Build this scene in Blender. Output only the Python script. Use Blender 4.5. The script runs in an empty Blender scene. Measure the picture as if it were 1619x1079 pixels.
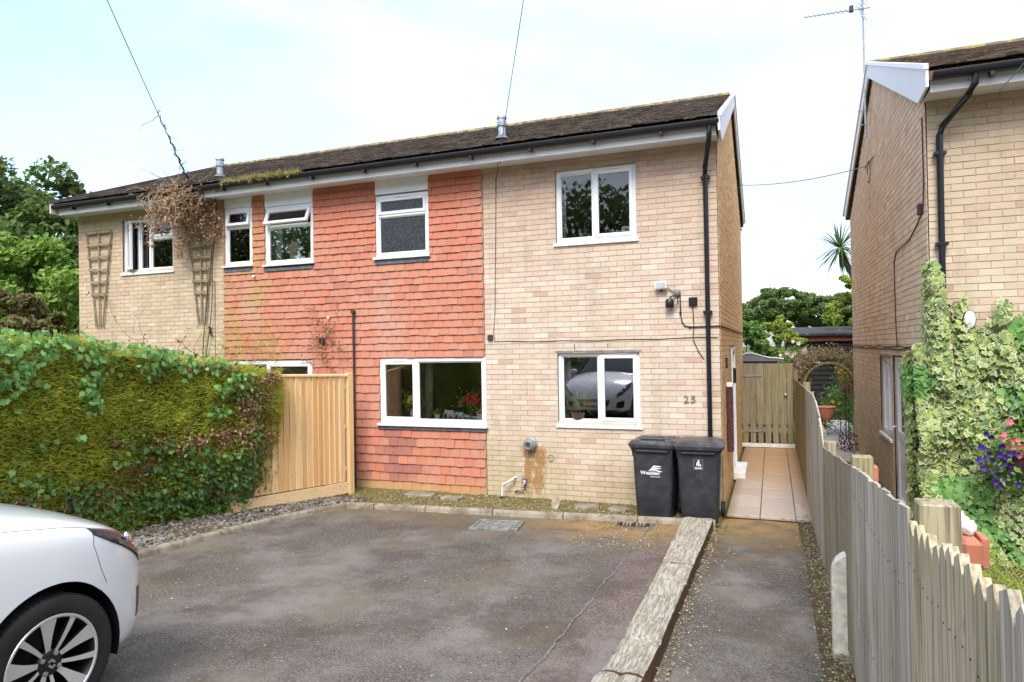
import bpy, bmesh, math, random
import numpy as np
from mathutils import Vector, Matrix, noise
R = math.radians
random.seed(7); NP = np.random.default_rng(11)
sc = bpy.context.scene
col = sc.collection

# ------------------------------------------------------------------ camera
cam_d = bpy.data.cameras.new("camera")
cam_d.sensor_width = 36.0
cam_d.lens = 1075.0 / 1619.0 * 36.0
cam_d.clip_end = 2000
cam = bpy.data.objects.new("camera", cam_d)
col.objects.link(cam)
cr = Vector((0.93364558, 0.35781001, -0.01667151))
cu = Vector((0.01939934, -0.00403531, 0.99980367))
cf = Vector((-0.35767248, 0.93378569, 0.01070883))
CAM = Vector((0.6485, -9.3578, 2.186))
cam.matrix_world = Matrix(((cr.x, cu.x, -cf.x, CAM.x), (cr.y, cu.y, -cf.y, CAM.y), (cr.z, cu.z, -cf.z, CAM.z), (0, 0, 0, 1)))
sc.camera = cam

# ------------------------------------------------------------------ world, sun, exposure
SUN_EL, SUN_AZ = R(50), R(174)          # azimuth clockwise from +Y
w = bpy.data.worlds.new("World"); sc.world = w; w.use_nodes = True
nt = w.node_tree; nt.nodes.clear()
def wn(t, **k):
    n = nt.nodes.new(t)
    for a, b in k.items(): setattr(n, a, b)
    return n
out = wn('ShaderNodeOutputWorld')
bg = wn('ShaderNodeBackground'); bg.inputs['Strength'].default_value = 0.13
sky = wn('ShaderNodeTexSky', sky_type='NISHITA', sun_disc=False, sun_elevation=SUN_EL, sun_rotation=SUN_AZ)
sky.air_density = 1.0; sky.dust_density = 2.0; sky.ozone_density = 1.0
tc = wn('ShaderNodeTexCoord')
mp = wn('ShaderNodeMapping'); mp.inputs['Scale'].default_value = (1.0, 1.0, 2.6); mp.inputs['Location'].default_value = (0.35, 0.1, 0.0)
nz = wn('ShaderNodeTexNoise'); nz.inputs['Scale'].default_value = 1.5; nz.inputs['Detail'].default_value = 6; nz.inputs['Roughness'].default_value = 0.5
nz.inputs['Distortion'].default_value = 0.3
rp = wn('ShaderNodeValToRGB')
rp.color_ramp.elements[0].position = 0.42; rp.color_ramp.elements[0].color = (0.36, 0.36, 0.36, 1)
rp.color_ramp.elements[1].position = 0.66; rp.color_ramp.elements[1].color = (1, 1, 1, 1)
sep = wn('ShaderNodeSeparateXYZ')
ma = wn('ShaderNodeMath', operation='MULTIPLY_ADD'); ma.inputs[1].default_value = 0.35; ma.inputs[2].default_value = 0.0
mad = wn('ShaderNodeMath', operation='ADD'); mad.use_clamp = True
mix = wn('ShaderNodeMix', data_type='RGBA')
nt.links.new(tc.outputs['Generated'], mp.inputs[0]); nt.links.new(mp.outputs[0], nz.inputs['Vector'])
nt.links.new(tc.outputs['Generated'], sep.inputs[0]); nt.links.new(sep.outputs['X'], ma.inputs[0])
nt.links.new(nz.outputs['Fac'], rp.inputs[0])
nt.links.new(rp.outputs[0], mad.inputs[0]); nt.links.new(ma.outputs[0], mad.inputs[1])
nt.links.new(mad.outputs[0], mix.inputs['Factor'])
nt.links.new(sky.outputs[0], mix.inputs['A'])
# bright overcast cloud, brighter towards the zenith as a real overcast sky is
zf = wn('ShaderNodeMath', operation='MULTIPLY_ADD'); zf.use_clamp = False; zf.inputs[1].default_value = 1.5; zf.inputs[2].default_value = 1.0
zc_ = wn('ShaderNodeMath', operation='MAXIMUM'); zc_.inputs[1].default_value = 0.0
cl_ = wn('ShaderNodeVectorMath', operation='SCALE'); cl_.inputs[0].default_value = (1.66, 1.80, 2.06)
nt.links.new(sep.outputs['Z'], zc_.inputs[0]); nt.links.new(zc_.outputs[0], zf.inputs[0]); nt.links.new(zf.outputs[0], cl_.inputs['Scale'])
nt.links.new(cl_.outputs[0], mix.inputs['B'])
nt.links.new(mix.outputs['Result'], bg.inputs['Color']); nt.links.new(bg.outputs[0], out.inputs[0])
sl = bpy.data.lights.new("sun", 'SUN'); sl.energy = 1.1; sl.angle = R(24); sl.color = (1.0, 0.96, 0.90)
so = bpy.data.objects.new("sun", sl); col.objects.link(so)
sd = Vector((math.sin(SUN_AZ) * math.cos(SUN_EL), math.cos(SUN_AZ) * math.cos(SUN_EL), math.sin(SUN_EL)))
so.rotation_euler = (-sd).to_track_quat('-Z', 'Y').to_euler(); so.location = (0, -20, 25)
sc.view_settings.view_transform = 'Standard'; sc.view_settings.look = 'None'
sc.view_settings.gamma = 1; sc.view_settings.use_curve_mapping = False
sc.view_settings.exposure = 1.78
sc.cycles.max_bounces = 7; sc.cycles.transparent_max_bounces = 12

# ------------------------------------------------------------------ node material helper
class G:
    def __init__(s, name, rough=0.8, metallic=0.0, spec=0.3, coat=0.0):
        s.m = bpy.data.materials.new(name); s.m.use_nodes = True
        s.t = s.m.node_tree; s.b = s.t.nodes['Principled BSDF']
        s.b.inputs['Roughness'].default_value = rough
        s.b.inputs['Metallic'].default_value = metallic
        s.b.inputs['Specular IOR Level'].default_value = spec
        s.b.inputs['Coat Weight'].default_value = coat
        s._pos = None
    def n(s, typ, ins=None, **k):
        n = s.t.nodes.new(typ)
        for a, b in k.items(): setattr(n, a, b)
        for a, b in (ins or {}).items():
            s.put(n.inputs[a], b)
        return n
    def put(s, sock, v):
        if hasattr(v, 'links') or isinstance(v, bpy.types.NodeSocket): s.t.links.new(v, sock)
        else:
            if isinstance(v, tuple) and len(v) == 3 and sock.type == 'RGBA': v = v + (1,)
            sock.default_value = v
    def math(s, op, a, b=0.0, c=0.0, clamp=False):
        n = s.n('ShaderNodeMath', operation=op, use_clamp=clamp)
        for i, v in enumerate((a, b, c)): s.put(n.inputs[i], v)
        return n.outputs[0]
    def pos(s):
        if s._pos is None: s._pos = s.n('ShaderNodeNewGeometry')
        return s._pos.outputs['Position']
    def island(s):
        s.pos(); return s._pos.outputs['Random Per Island']
    def rnd(s):
        o = s.n('ShaderNodeObjectInfo').outputs['Random']
        return s.math('FRACT', s.math('ADD', s.island(), s.math('MULTIPLY', o, 7.31)))
    def orand(s): return s.n('ShaderNodeObjectInfo').outputs['Random']
    def vec(s, scale=(1, 1, 1), src=None, add=None):
        v = s.n('ShaderNodeVectorMath', {0: src or s.pos(), 1: scale}, operation='MULTIPLY').outputs[0]
        if add is not None: v = s.n('ShaderNodeVectorMath', {0: v, 1: add}, operation='ADD').outputs[0]
        return v
    def noise(s, scale, detail=3, rough=0.55, src=None, dist=0.0):
        return s.n('ShaderNodeTexNoise', {'Vector': src or s.pos(), 'Scale': scale, 'Detail': detail, 'Roughness': rough, 'Distortion': dist}).outputs['Fac']
    def ramp(s, fac, stops, interp='LINEAR'):
        n = s.n('ShaderNodeValToRGB', {0: fac}); r = n.color_ramp; r.interpolation = interp
        while len(r.elements) < len(stops): r.elements.new(0.5)
        for e, (p, c) in zip(r.elements, stops):
            e.position = p
            e.color = (c, c, c, 1) if isinstance(c, (int, float)) else tuple(c) + (1,)
        return n.outputs[0]
    def mix(s, f, a, b, blend='MIX'):
        n = s.n('ShaderNodeMix', data_type='RGBA', blend_type=blend)
        s.put(n.inputs['Factor'], f); s.put(n.inputs['A'], a); s.put(n.inputs['B'], b)
        return n.outputs['Result']
    def smooth(s, v, a, b):   # 0 at a, 1 at b
        n = s.n('ShaderNodeMapRange', {'Value': v, 'From Min': a, 'From Max': b}, interpolation_type='SMOOTHSTEP')
        return n.outputs[0]
    def xyz(s, src=None):
        return s.n('ShaderNodeSeparateXYZ', {0: src or s.pos()}).outputs
    def color(s, c): s.put(s.b.inputs['Base Color'], c); return s
    def rough(s, c): s.put(s.b.inputs['Roughness'], c); return s
    def bump(s, h, strength=0.3, dist=0.01):
        n = s.n('ShaderNodeBump', {'Height': h, 'Strength': strength, 'Distance': dist})
        s.t.links.new(n.outputs[0], s.b.inputs['Normal']); return s
    def translucent(s, c, f=0.3):
        t = s.n('ShaderNodeBsdfTranslucent', {'Color': c})
        mx = s.n('ShaderNodeMixShader', {0: f, 1: s.b.outputs[0], 2: t.outputs[0]})
        s.t.links.new(mx.outputs[0], s.t.nodes['Material Output'].inputs[0]); return s

def plain(name, c, rough=0.6, metallic=0.0, var=0.12, scale=8, spec=0.4, bump=0.0, bs=60, coat=0.0):
    g = G(name, rough, metallic, spec, coat)
    n = g.noise(scale, 4)
    a = tuple(x * (1 - var) for x in c); b = tuple(min(1, x * (1 + var)) for x in c)
    g.color(g.mix(g.smooth(n, 0.3, 0.7), a, b))
    if bump: g.bump(g.noise(bs, 4), bump, 0.004)
    return g.m

# ------------------------------------------------------------------ geometry helpers
class MB:
    def __init__(s): s.v = []; s.f = []; s.mi = []; s.cur = 0; s.sm = False
    def add(s, vs, fs):
        k = len(s.v); s.v += [tuple(v) for v in vs]; s.f += [tuple(i + k for i in f) for f in fs]; s.mi += [s.cur] * len(fs)
        return s
    def box(s, x0, y0, z0, x1, y1, z1, M=None):
        vs = [Vector(p) for p in ((x0, y0, z0), (x1, y0, z0), (x1, y1, z0), (x0, y1, z0), (x0, y0, z1), (x1, y0, z1), (x1, y1, z1), (x0, y1, z1))]
        if M: vs = [M @ v for v in vs]
        return s.add(vs, ((0, 3, 2, 1), (4, 5, 6, 7), (0, 1, 5, 4), (1, 2, 6, 5), (2, 3, 7, 6), (3, 0, 4, 7)))
    def bbox(s, x0, y0, z0, x1, y1, z1, b=0.005, M=None):      # box with chamfered vertical+horizontal edges
        bm = bmesh.new(); bmesh.ops.create_cube(bm, size=1)
        for v in bm.verts: v.co = Vector(((x0 + x1) / 2 + v.co.x * (x1 - x0), (y0 + y1) / 2 + v.co.y * (y1 - y0), (z0 + z1) / 2 + v.co.z * (z1 - z0)))
        bmesh.ops.bevel(bm, geom=bm.edges[:], offset=b, segments=1, affect='EDGES')
        return s.bm(bm, M)
    def bm(s, bm, M=None):
        bm.verts.index_update()
        vs = [(M @ v.co) if M else v.co.copy() for v in bm.verts]
        s.add(vs, [[v.index for v in f.verts] for f in bm.faces]); bm.free(); return s
    def prism(s, pts, d, M=None):           # pts 3D polygon, extruded by vector d
        n = len(pts); a = [Vector(p) for p in pts]; b = [p + Vector(d) for p in a]
        vs = a + b
        if M: vs = [M @ v for v in vs]
        return s.add(vs, [tuple(range(n))[::-1], tuple(range(n, 2 * n))] + [(i, (i + 1) % n, (i + 1) % n + n, i + n) for i in range(n)])
    def tube(s, pts, r, n=8, caps=True, M=None):
        pts = [Vector(p) for p in pts]; rr = r if isinstance(r, (list, tuple)) else [r] * len(pts)
        vs = []; up = None
        for i, p in enumerate(pts):
            d = (pts[min(i + 1, len(pts) - 1)] - pts[max(i - 1, 0)]).normalized()
            if up is None: up = Vector((0, 0, 1)) if abs(d.z) < 0.9 else Vector((1, 0, 0))
            a = d.cross(up).normalized(); b = d.cross(a).normalized(); up = b.cross(d).normalized() if b.cross(d).length > .1 else up
            for k in range(n):
                t = 2 * math.pi * k / n
                vs.append(p + (a * math.cos(t) + b * math.sin(t)) * rr[i])
        fs = []
        for i in range(len(pts) - 1):
            for k in range(n):
                fs.append((i * n + k, i * n + (k + 1) % n, (i + 1) * n + (k + 1) % n, (i + 1) * n + k))
        if caps: fs += [tuple(range(n))[::-1], tuple(range((len(pts) - 1) * n, len(pts) * n))]
        if M: vs = [M @ v for v in vs]
        return s.add(vs, fs)
    def lathe(s, prof, n=24, M=None, axis='z'):
        vs = []
        for r, h in prof:
            for k in range(n):
                t = 2 * math.pi * k / n
                p = Vector((r * math.cos(t), r * math.sin(t), h))
                if axis == 'y': p = Vector((p.x, p.z, p.y))
                if axis == 'x': p = Vector((p.z, p.x, p.y))
                vs.append(M @ p if M else p)
        fs = [(i * n + k, i * n + (k + 1) % n, (i + 1) * n + (k + 1) % n, (i + 1) * n + k) for i in range(len(prof) - 1) for k in range(n)]
        return s.add(vs, fs)
    def build(s, name, mats, parent=None, smooth=None, local=False):
        me = bpy.data.meshes.new(name)
        o3 = origin(parent) if (parent and not local) else Vector((0, 0, 0))
        vs = [(v[0] - o3.x, v[1] - o3.y, v[2] - o3.z) for v in s.v] if o3.length else s.v
        me.from_pydata(vs, [], s.f)
        for m in (mats if isinstance(mats, (list, tuple)) else [mats]): me.materials.append(m)
        if any(s.mi): me.polygons.foreach_set('material_index', s.mi)
        if smooth or (smooth is None and s.sm):
            me.polygons.foreach_set('use_smooth', [True] * len(me.polygons))
            if isinstance(smooth, (int, float)) and smooth is not True: me.set_sharp_from_angle(angle=R(smooth))
        me.update()
        return link(name, me, parent)
ORI = {}
def origin(o):
    while o.parent: o = o.parent
    return ORI.get(o.name, Vector((0, 0, 0)))
def link(name, me, parent=None):
    o = bpy.data.objects.new(name, me); col.objects.link(o)
    if parent: o.parent = parent
    return o
def tag(o, label=None, cat=None, group=None, kind=None):
    if label: o['label'] = label
    if cat: o['category'] = cat
    if group: o['group'] = group
    if kind: o['kind'] = kind
    return o
def thing(name, label, cat, loc=(0, 0, 0), group=None, rz=0.0):
    o = bpy.data.objects.new(name, None); col.objects.link(o); o.empty_display_size = 0.1
    o.location = loc; o.rotation_euler = (0, 0, rz); ORI[o.name] = Vector(loc) if not rz else Vector((0, 0, 0))
    return tag(o, label, cat, group)
def inst(proto, name, M, parent):
    o = bpy.data.objects.new(name, proto); col.objects.link(o); o.parent = parent
    Mt = M.copy(); Mt.translation = M.translation - origin(parent); o.matrix_local = Mt
    return o
def mesh_of(mb, name, mats, smooth=None):
    o = mb.build(name, mats, None, smooth); me = o.data; bpy.data.objects.remove(o); return me
def TR(x, y, z, rz=0, rx=0, ry=0, s=1):
    return Matrix.Translation((x, y, z)) @ Matrix.Rotation(rz, 4, 'Z') @ Matrix.Rotation(ry, 4, 'Y') @ Matrix.Rotation(rx, 4, 'X') @ Matrix.Scale(s, 4)

# many copies of a small template in one mesh, numpy fast
def rots(n, dirs=None, spread=1.0, rng=NP):
    """random 3x3 frames whose Z axis leans to dirs"""
    d = rng.normal(size=(n, 3)) * spread
    if dirs is not None: d = d + dirs
    d /= np.linalg.norm(d, axis=1, keepdims=True) + 1e-9
    r = rng.normal(size=(n, 3)); a = np.cross(d, r); a /= np.linalg.norm(a, axis=1, keepdims=True) + 1e-9
    b = np.cross(d, a)
    return np.stack([a, b, d], axis=2)
def frames(zdir, ydir):
    z = zdir / (np.linalg.norm(zdir, axis=1, keepdims=True) + 1e-9)
    x = np.cross(ydir, z); x /= np.linalg.norm(x, axis=1, keepdims=True) + 1e-9
    y = np.cross(z, x)
    return np.stack([x, y, z], axis=2)
def scatter(name, tv, tf, rim, P, RM, S, mats, parent=None, kind=None):
    tv = np.array(tv, float); n = len(P); k = len(tv)
    O = origin(parent) if parent else Vector((0, 0, 0))
    V = np.einsum('nij,nkj->nki', RM, tv[None] * np.asarray(S)[:, None, None]) + P[:, None, :] - np.array(O)
    me = bpy.data.meshes.new(name)
    me.vertices.add(n * k); me.vertices.foreach_set('co', V.reshape(-1).astype(np.float32))
    ls = np.concatenate([np.array(f) for f in tf]); cnt = np.array([len(f) for f in tf])
    idx = (ls[None, :] + (np.arange(n) * k)[:, None]).reshape(-1)
    tot = np.tile(cnt, n); st = np.concatenate([[0], np.cumsum(tot)[:-1]])
    me.loops.add(len(idx)); me.loops.foreach_set('vertex_index', idx.astype(np.int32))
    me.polygons.add(len(tot)); me.polygons.foreach_set('loop_start', st.astype(np.int32)); me.polygons.foreach_set('loop_total', tot.astype(np.int32))
    if rim is not None:
        a = me.attributes.new('rim', 'FLOAT', 'POINT'); a.data.foreach_set('value', np.tile(np.array(rim, np.float32), n))
    me.materials.append(mats); me.update(calc_edges=True)
    o = link(name, me, parent)
    if kind: o['kind'] = kind
    return o
# leaf templates
BLADE = ([(-.09, 0, 0), (0, 1, .06), (.09, 0, 0), (0, .35, .03)], [(0, 3, 1), (3, 2, 1)], None)
OVAL = ([(0, -.5, 0), (.28, -.1, .06), (.2, .3, .05), (0, .55, -.03), (-.2, .3, .05), (-.28, -.1, .06)], [(0, 1, 2, 3), (0, 3, 4, 5)], None)
def ivy_template():
    pts = [(0, -.32), (.2, -.45), (.42, -.38), (.34, -.1), (.5, .12), (.26, .22), (.0, .62), (-.26, .22), (-.5, .12), (-.34, -.1), (-.42, -.38), (-.2, -.45)]
    v = [(0, -.02, .0)] + [(x, y, -.10 * abs(x) - .05 * abs(y)) for x, y in pts]
    f = [(0, 1 + i, 1 + (i + 1) % len(pts)) for i in range(len(pts))]
    return v, f, [0.0] + [1.0] * len(pts)
IVY = ivy_template()

def gz(y):      # ground height: level by the houses, rising to the street
    return float(np.interp(-y, [0.7, 5.2, 7.2, 9.4, 14, 30, 60], [0, .21, .45, .62, .8, 1.2, 1.6]))
def sub(a, b, cuts):            # interval [a,b] minus cut intervals
    segs = [(a, b)]
    for c, d in cuts:
        segs = [t for s0, s1 in segs for t in (((s0, min(s1, c)), (max(s0, d), s1))) if t[1] - t[0] > 1e-4] if True else segs
    return segs
# ------------------------------------------------------------------ materials
def brick_mat(name, top_warm=0.0, green=0.5, warm=(1, 1, 1)):
    g = G(name, 0.9, spec=0.15)
    r = g.rnd()
    c = g.ramp(r, [(0, (.56, .46, .345)), (.18, (.61, .53, .415)), (.36, (.53, .43, .31)), (.52, (.59, .48, .375)), (.66, (.57, .425, .345)), (.76, (.64, .57, .46)), (.86, (.58, .47, .37)), (.97, (.52, .36, .29)), (1, (.46, .30, .23))], 'LINEAR')
    P = g.xyz()
    hi = g.smooth(P[2], 3.0, 4.9)
    c = g.mix(g.math('MULTIPLY', hi, top_warm), c, g.mix(g.math('FRACT', g.math('MULTIPLY', r, 13.7)), (.50, .33, .22), (.36, .23, .17)))
    n = g.noise(2.2, 5)
    c = g.mix(g.math('MULTIPLY', g.smooth(n, .42, .7), .35), c, (.40, .33, .24))
    # algae creeping up from the ground and in blotches
    z = g.math('ADD', P[2], g.math('MULTIPLY', g.math('SUBTRACT', g.noise(1.4, 4), .5), 2.2))
    al = g.math('MULTIPLY', g.math('SUBTRACT', 1.0, g.smooth(z, -.1, 1.3)), green)
    c = g.mix(al, c, (.34, .29, .10))
    f = g.noise(70, 3)
    c = g.mix(g.math('MULTIPLY', g.smooth(f, .35, .75), .25), c, (.75, .68, .55))
    st = g.noise(1.0, 6, .7, src=g.vec((3.2, 3.2, .5)))
    c = g.mix(g.math('MULTIPLY', g.smooth(st, .5, .7), .28), c, (.30, .25, .17))
    c = g.mix(1.0, c, warm, 'MULTIPLY')
    c = g.mix(g.math('MULTIPLY', g.smooth(g.noise(9, 4, .7), .5, .75), .3), c, (.66, .60, .50))
    g.color(c).bump(g.math('ADD', g.noise(110, 4), g.math('MULTIPLY', g.noise(18, 2), .5)), .6, .004)
    return g.m
def mortar_mat(name, c=(.50, .43, .34)):
    g = G(name, .95, spec=.1)
    n = g.noise(3, 4)
    P = g.xyz(); z = g.math('ADD', P[2], g.math('MULTIPLY', g.noise(1.4, 4), 1.2))
    cc = g.mix(g.smooth(n, .3, .7), tuple(x * .7 for x in c), c)
    cc = g.mix(g.math('MULTIPLY', g.math('SUBTRACT', 1.0, g.smooth(z, .4, 1.6)), .6), cc, (.22, .20, .08))
    g.color(cc).bump(g.noise(200, 3), .4, .003); return g.m
def wallside(name, warm):   # gable brick, multiplied by one even tint
    return brick_mat(name, 0, .35, warm)
m_brick = brick_mat('brick_front', 0.8, .5, (1.07, 1.035, 1.05))
m_brick_side = brick_mat('brick_gable', 0.0, .35, (1.28, 1.02, .68))
m_brick_n = brick_mat('brick_next_door', 0.35, .35, (1.02, .98, .90))
m_brick_ns = brick_mat('brick_next_gable', 0.15, .45, (1.24, 1.16, 1.06))
m_brick_l = brick_mat('brick_left', 0.4, .9, (.98, .93, .82))
m_mortar = mortar_mat('mortar'); m_mortar_d = mortar_mat('mortar_gable', (.45, .37, .27))

def tile_mat(name='clay_tile', plum=False):
    g = G(name, .85, spec=.2)
    r = g.rnd()
    P = g.xyz()
    c = g.ramp(r, [(0, (.49, .155, .08)), (.25, (.55, .20, .11)), (.5, (.52, .215, .135)), (.7, (.57, .245, .155)), (.88, (.59, .16, .085)), (.97, (.42, .15, .105)), (1, (.36, .13, .10))])
    if plum: c = g.mix(r, (.25, .08, .075), (.31, .11, .10))
    hi = g.smooth(g.math('ADD', P[2], g.math('MULTIPLY', g.noise(1.5), .6)), 3.9, 4.6)
    c = g.mix(g.math('MULTIPLY', hi, .55), c, (.56, .13, .06))
    c = g.mix(.38, c, (.47, .235, .175))
    # pale grey lime bloom
    n = g.noise(1.1, 5, src=g.vec((1, 1, .55)))
    c = g.mix(g.math('MULTIPLY', g.smooth(n, .5, .72), .5), c, (.50, .33, .26))
    # green on the sheltered left side
    lx = g.math('SUBTRACT', 1.0, g.smooth(g.math('ADD', P[0], g.math('MULTIPLY', g.noise(.9, 3), 2.4)), -6.9, -5.2))
    c = g.mix(g.math('MULTIPLY', g.math('MULTIPLY', lx, g.smooth(g.noise(2.3, 4), .42, .62)), .5), c, (.38, .31, .10))
    # plum coloured replacement tiles below the window
    bx = g.math('MULTIPLY', g.smooth(P[0], -5.5, -5.42), g.math('SUBTRACT', 1.0, g.smooth(P[0], -4.92, -4.84)))
    bz = g.math('MULTIPLY', g.smooth(P[2], .12, .2), g.math('SUBTRACT', 1.0, g.smooth(P[2], .98, 1.06)))
    c = g.mix(g.math('MULTIPLY', g.smooth(g.noise(60, 4), .4, .8), .3), c, (.30, .13, .08))
    gr = g.math('SUBTRACT', 1.0, g.smooth(P[2], .0, .25))
    c = g.mix(g.math('MULTIPLY', gr, .5), c, (.42, .34, .12))
    g.color(c).bump(g.noise(90, 4), .4, .004); return g.m
m_tile = tile_mat(); m_tile_plum = tile_mat('plum_tile', True)
def roof_mat(name, moss=.5, c0=(.13, .105, .09), c1=(.035, .028, .025)):
    g = G(name, .92, spec=.15)
    r = g.rnd()
    c = g.mix(r, c0, c1)
    n = g.noise(9, 5, .7)
    c = g.mix(g.math('MULTIPLY', g.smooth(n, .56, .68), moss), c, (.22, .16, .06))
    n2 = g.noise(26, 4, .7)
    c = g.mix(g.math('MULTIPLY', g.smooth(n2, .58, .68), .7), c, (.36, .33, .28))
    n3 = g.noise(14, 3, .6, src=g.vec(add=(7, 3, 1)))
    c = g.mix(g.math('MULTIPLY', g.smooth(n3, .60, .7), .6), c, (.11, .10, .03))
    g.color(c).bump(g.math('ADD', g.noise(45, 4), g.noise(160, 2)), .6, .008); return g.m
m_roof = roof_mat('roof_tile'); m_roof_n = roof_mat('roof_tile_next', .8, (.17, .12, .09), (.04, .03, .025))
g = G('ridge', .92, spec=.1); g.color(g.mix(g.smooth(g.noise(8, 5), .45, .6), (.16, .13, .10), (.34, .26, .08))).bump(g.noise(60), .5, .006); m_ridge = g.m

g = G('upvc_white', .25, spec=.5); g.color(g.mix(g.math('MULTIPLY', g.smooth(g.noise(7, 6, .7), .5, .75), .35), g.mix(g.smooth(g.noise(1.5, 3), .3, .8), (.84, .85, .87), (.76, .77, .78)), (.50, .50, .46))); m_upvc = g.m
g = G('painted_white', .5, spec=.4)
g.color(g.mix(g.math('MULTIPLY', g.smooth(g.noise(3, 5, .7, src=g.vec((1, 1, 3))), .55, .75), .5), (.80, .81, .83), (.42, .42, .38))); m_fascia = g.m
m_black = plain('black_plastic', (.012, .012, .016), .35, spec=.5)
m_lead = plain('lead_flashing', (.14, .15, .17), .55, .2, .3, 14)
m_seal = plain('grey_seal', (.05, .05, .05), .7)
m_lining = plain('room_plaster', (.34, .32, .29), .9)
m_curtain = plain('net_curtain', (.55, .55, .55), .9, bump=.1)
def glass(name, tint=(.85, .87, .87), mult=1.6):
    m = bpy.data.materials.new(name); m.use_nodes = True; t = m.node_tree; t.nodes.clear()
    o = t.nodes.new('ShaderNodeOutputMaterial'); mx = t.nodes.new('ShaderNodeMixShader')
    a = t.nodes.new('ShaderNodeBsdfTransparent'); a.inputs[0].default_value = tint + (1,)
    b = t.nodes.new('ShaderNodeBsdfGlossy'); b.inputs['Roughness'].default_value = 0.0; b.inputs[0].default_value = (1, 1, 1, 1)
    f = t.nodes.new('ShaderNodeFresnel'); f.inputs[0].default_value = 1.5
    k = t.nodes.new('ShaderNodeMath'); k.operation = 'MULTIPLY'; k.inputs[1].default_value = mult; k.use_clamp = True
    t.links.new(f.outputs[0], k.inputs[0]); t.links.new(k.outputs[0], mx.inputs[0]); t.links.new(a.outputs[0], mx.inputs[1]); t.links.new(b.outputs[0], mx.inputs[2]); t.links.new(mx.outputs[0], o.inputs[0])
    return m
m_glass = glass('window_glass', (.96, .97, .97), 1.7)
m_glass_coated = glass('coated_window_glass', (.95, .95, .96), 3.2)
g = G('patterned_glass', .15, spec=.6); g.color(g.mix(g.smooth(g.noise(60, 2, src=g.vec((1, 1, .4))), .4, .6), (.016, .018, .02), (.05, .055, .06))).bump(g.noise(70, 2), .35, .01); m_obscure = g.m

def wood(name, a, b, dark, grain=1.0, rough=.85, green=0.0, axis='z', knots=True):
    g = G(name, rough, spec=.15)
    r = g.rnd()
    sc_ = {'z': (75, 75, 2.0), 'y': (75, 2.0, 75), 'x': (2.0, 75, 75)}[axis]
    tx = g.n('ShaderNodeTexCoord').outputs['Object']
    v = g.n('ShaderNodeVectorMath', {0: g.vec(sc_, src=tx), 1: g.n('ShaderNodeCombineXYZ', {0: g.math('MULTIPLY', r, 91), 1: g.math('MULTIPLY', r, 37), 2: 0.0}).outputs[0]}, operation='ADD').outputs[0]
    n = g.noise(1.0, 4, .6, src=v, dist=.3)
    c = g.mix(g.math('FRACT', g.math('MULTIPLY', r, 5.3)), a, b)
    c = g.mix(g.math('MULTIPLY', g.smooth(n, .42, .66), .75 * grain, clamp=True), c, dark)
    n_b = g.noise(1.0, 3, .6, src=g.vec((.28, .28, .28), src=v), dist=.4)
    c = g.mix(g.math('MULTIPLY', g.smooth(n_b, .48, .66), .5 * grain, clamp=True), c, dark)
    if green:
        gn = g.noise(2.0, 4)
        c = g.mix(g.math('MULTIPLY', g.smooth(gn, .42, .65), green), c, (.24, .23, .07))
    if knots:
        kn = g.n('ShaderNodeTexVoronoi', {'Vector': g.vec({'z': (7, 7, 2.4), 'y': (7, 2.4, 7), 'x': (2.4, 7, 7)}[axis]), 'Scale': 1.0}).outputs['Distance']
        c = g.mix(g.math('MULTIPLY', g.math('SUBTRACT', 1.0, g.smooth(kn, .05, .10)), .6), c, dark)
    g.color(c).bump(n, .5, .006); return g.m
m_newwood = wood('new_fence_timber', (.80, .50, .22), (.97, .76, .44), (.55, .30, .12), .55)
m_newwood_x = wood('new_fence_rail', (.84, .60, .33), (.88, .66, .38), (.55, .35, .17), .5, axis='y')
m_grey = wood('weathered_board', (.46, .41, .33), (.60, .54, .44), (.16, .13, .10), .9, green=.22)
m_grey_light = wood('weathered_picket', (.56, .49, .37), (.60, .50, .33), (.19, .15, .10), .95, green=.22)
m_grey_dark = wood('weathered_dark_board', (.32, .27, .19), (.40, .33, .23), (.11, .09, .06), 1.0, green=.3)
m_gate = wood('gate_board', (.36, .32, .21), (.31, .265, .18), (.13, .105, .07), .9, green=.5)
m_post = wood('fence_post', (.42, .35, .22), (.44, .38, .26), (.13, .105, .07), 1.1, green=.35)
g = G('sleeper_timber', .92, spec=.1)
_n = g.noise(1, 6, .7, src=g.vec((70, 4, 70)), dist=.25); _m = g.noise(4.0, 5, .6)
_c = g.mix(g.smooth(_n, .35, .65), (.50, .46, .38), (.20, .17, .13)); _c = g.mix(g.math('MULTIPLY', g.smooth(_m, .62, .74), .5), _c, (.12, .10, .08)); _c = g.mix(g.math('MULTIPLY', g.smooth(g.noise(9, 4), .56, .66), .5), _c, (.27, .25, .09))
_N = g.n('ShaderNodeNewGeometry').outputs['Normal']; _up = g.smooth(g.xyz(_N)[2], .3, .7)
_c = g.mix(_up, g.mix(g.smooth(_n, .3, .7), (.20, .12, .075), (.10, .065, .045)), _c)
g.color(_c).bump(g.math('ADD', _n, _m), .9, .015); m_sleeper = g.m

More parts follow.
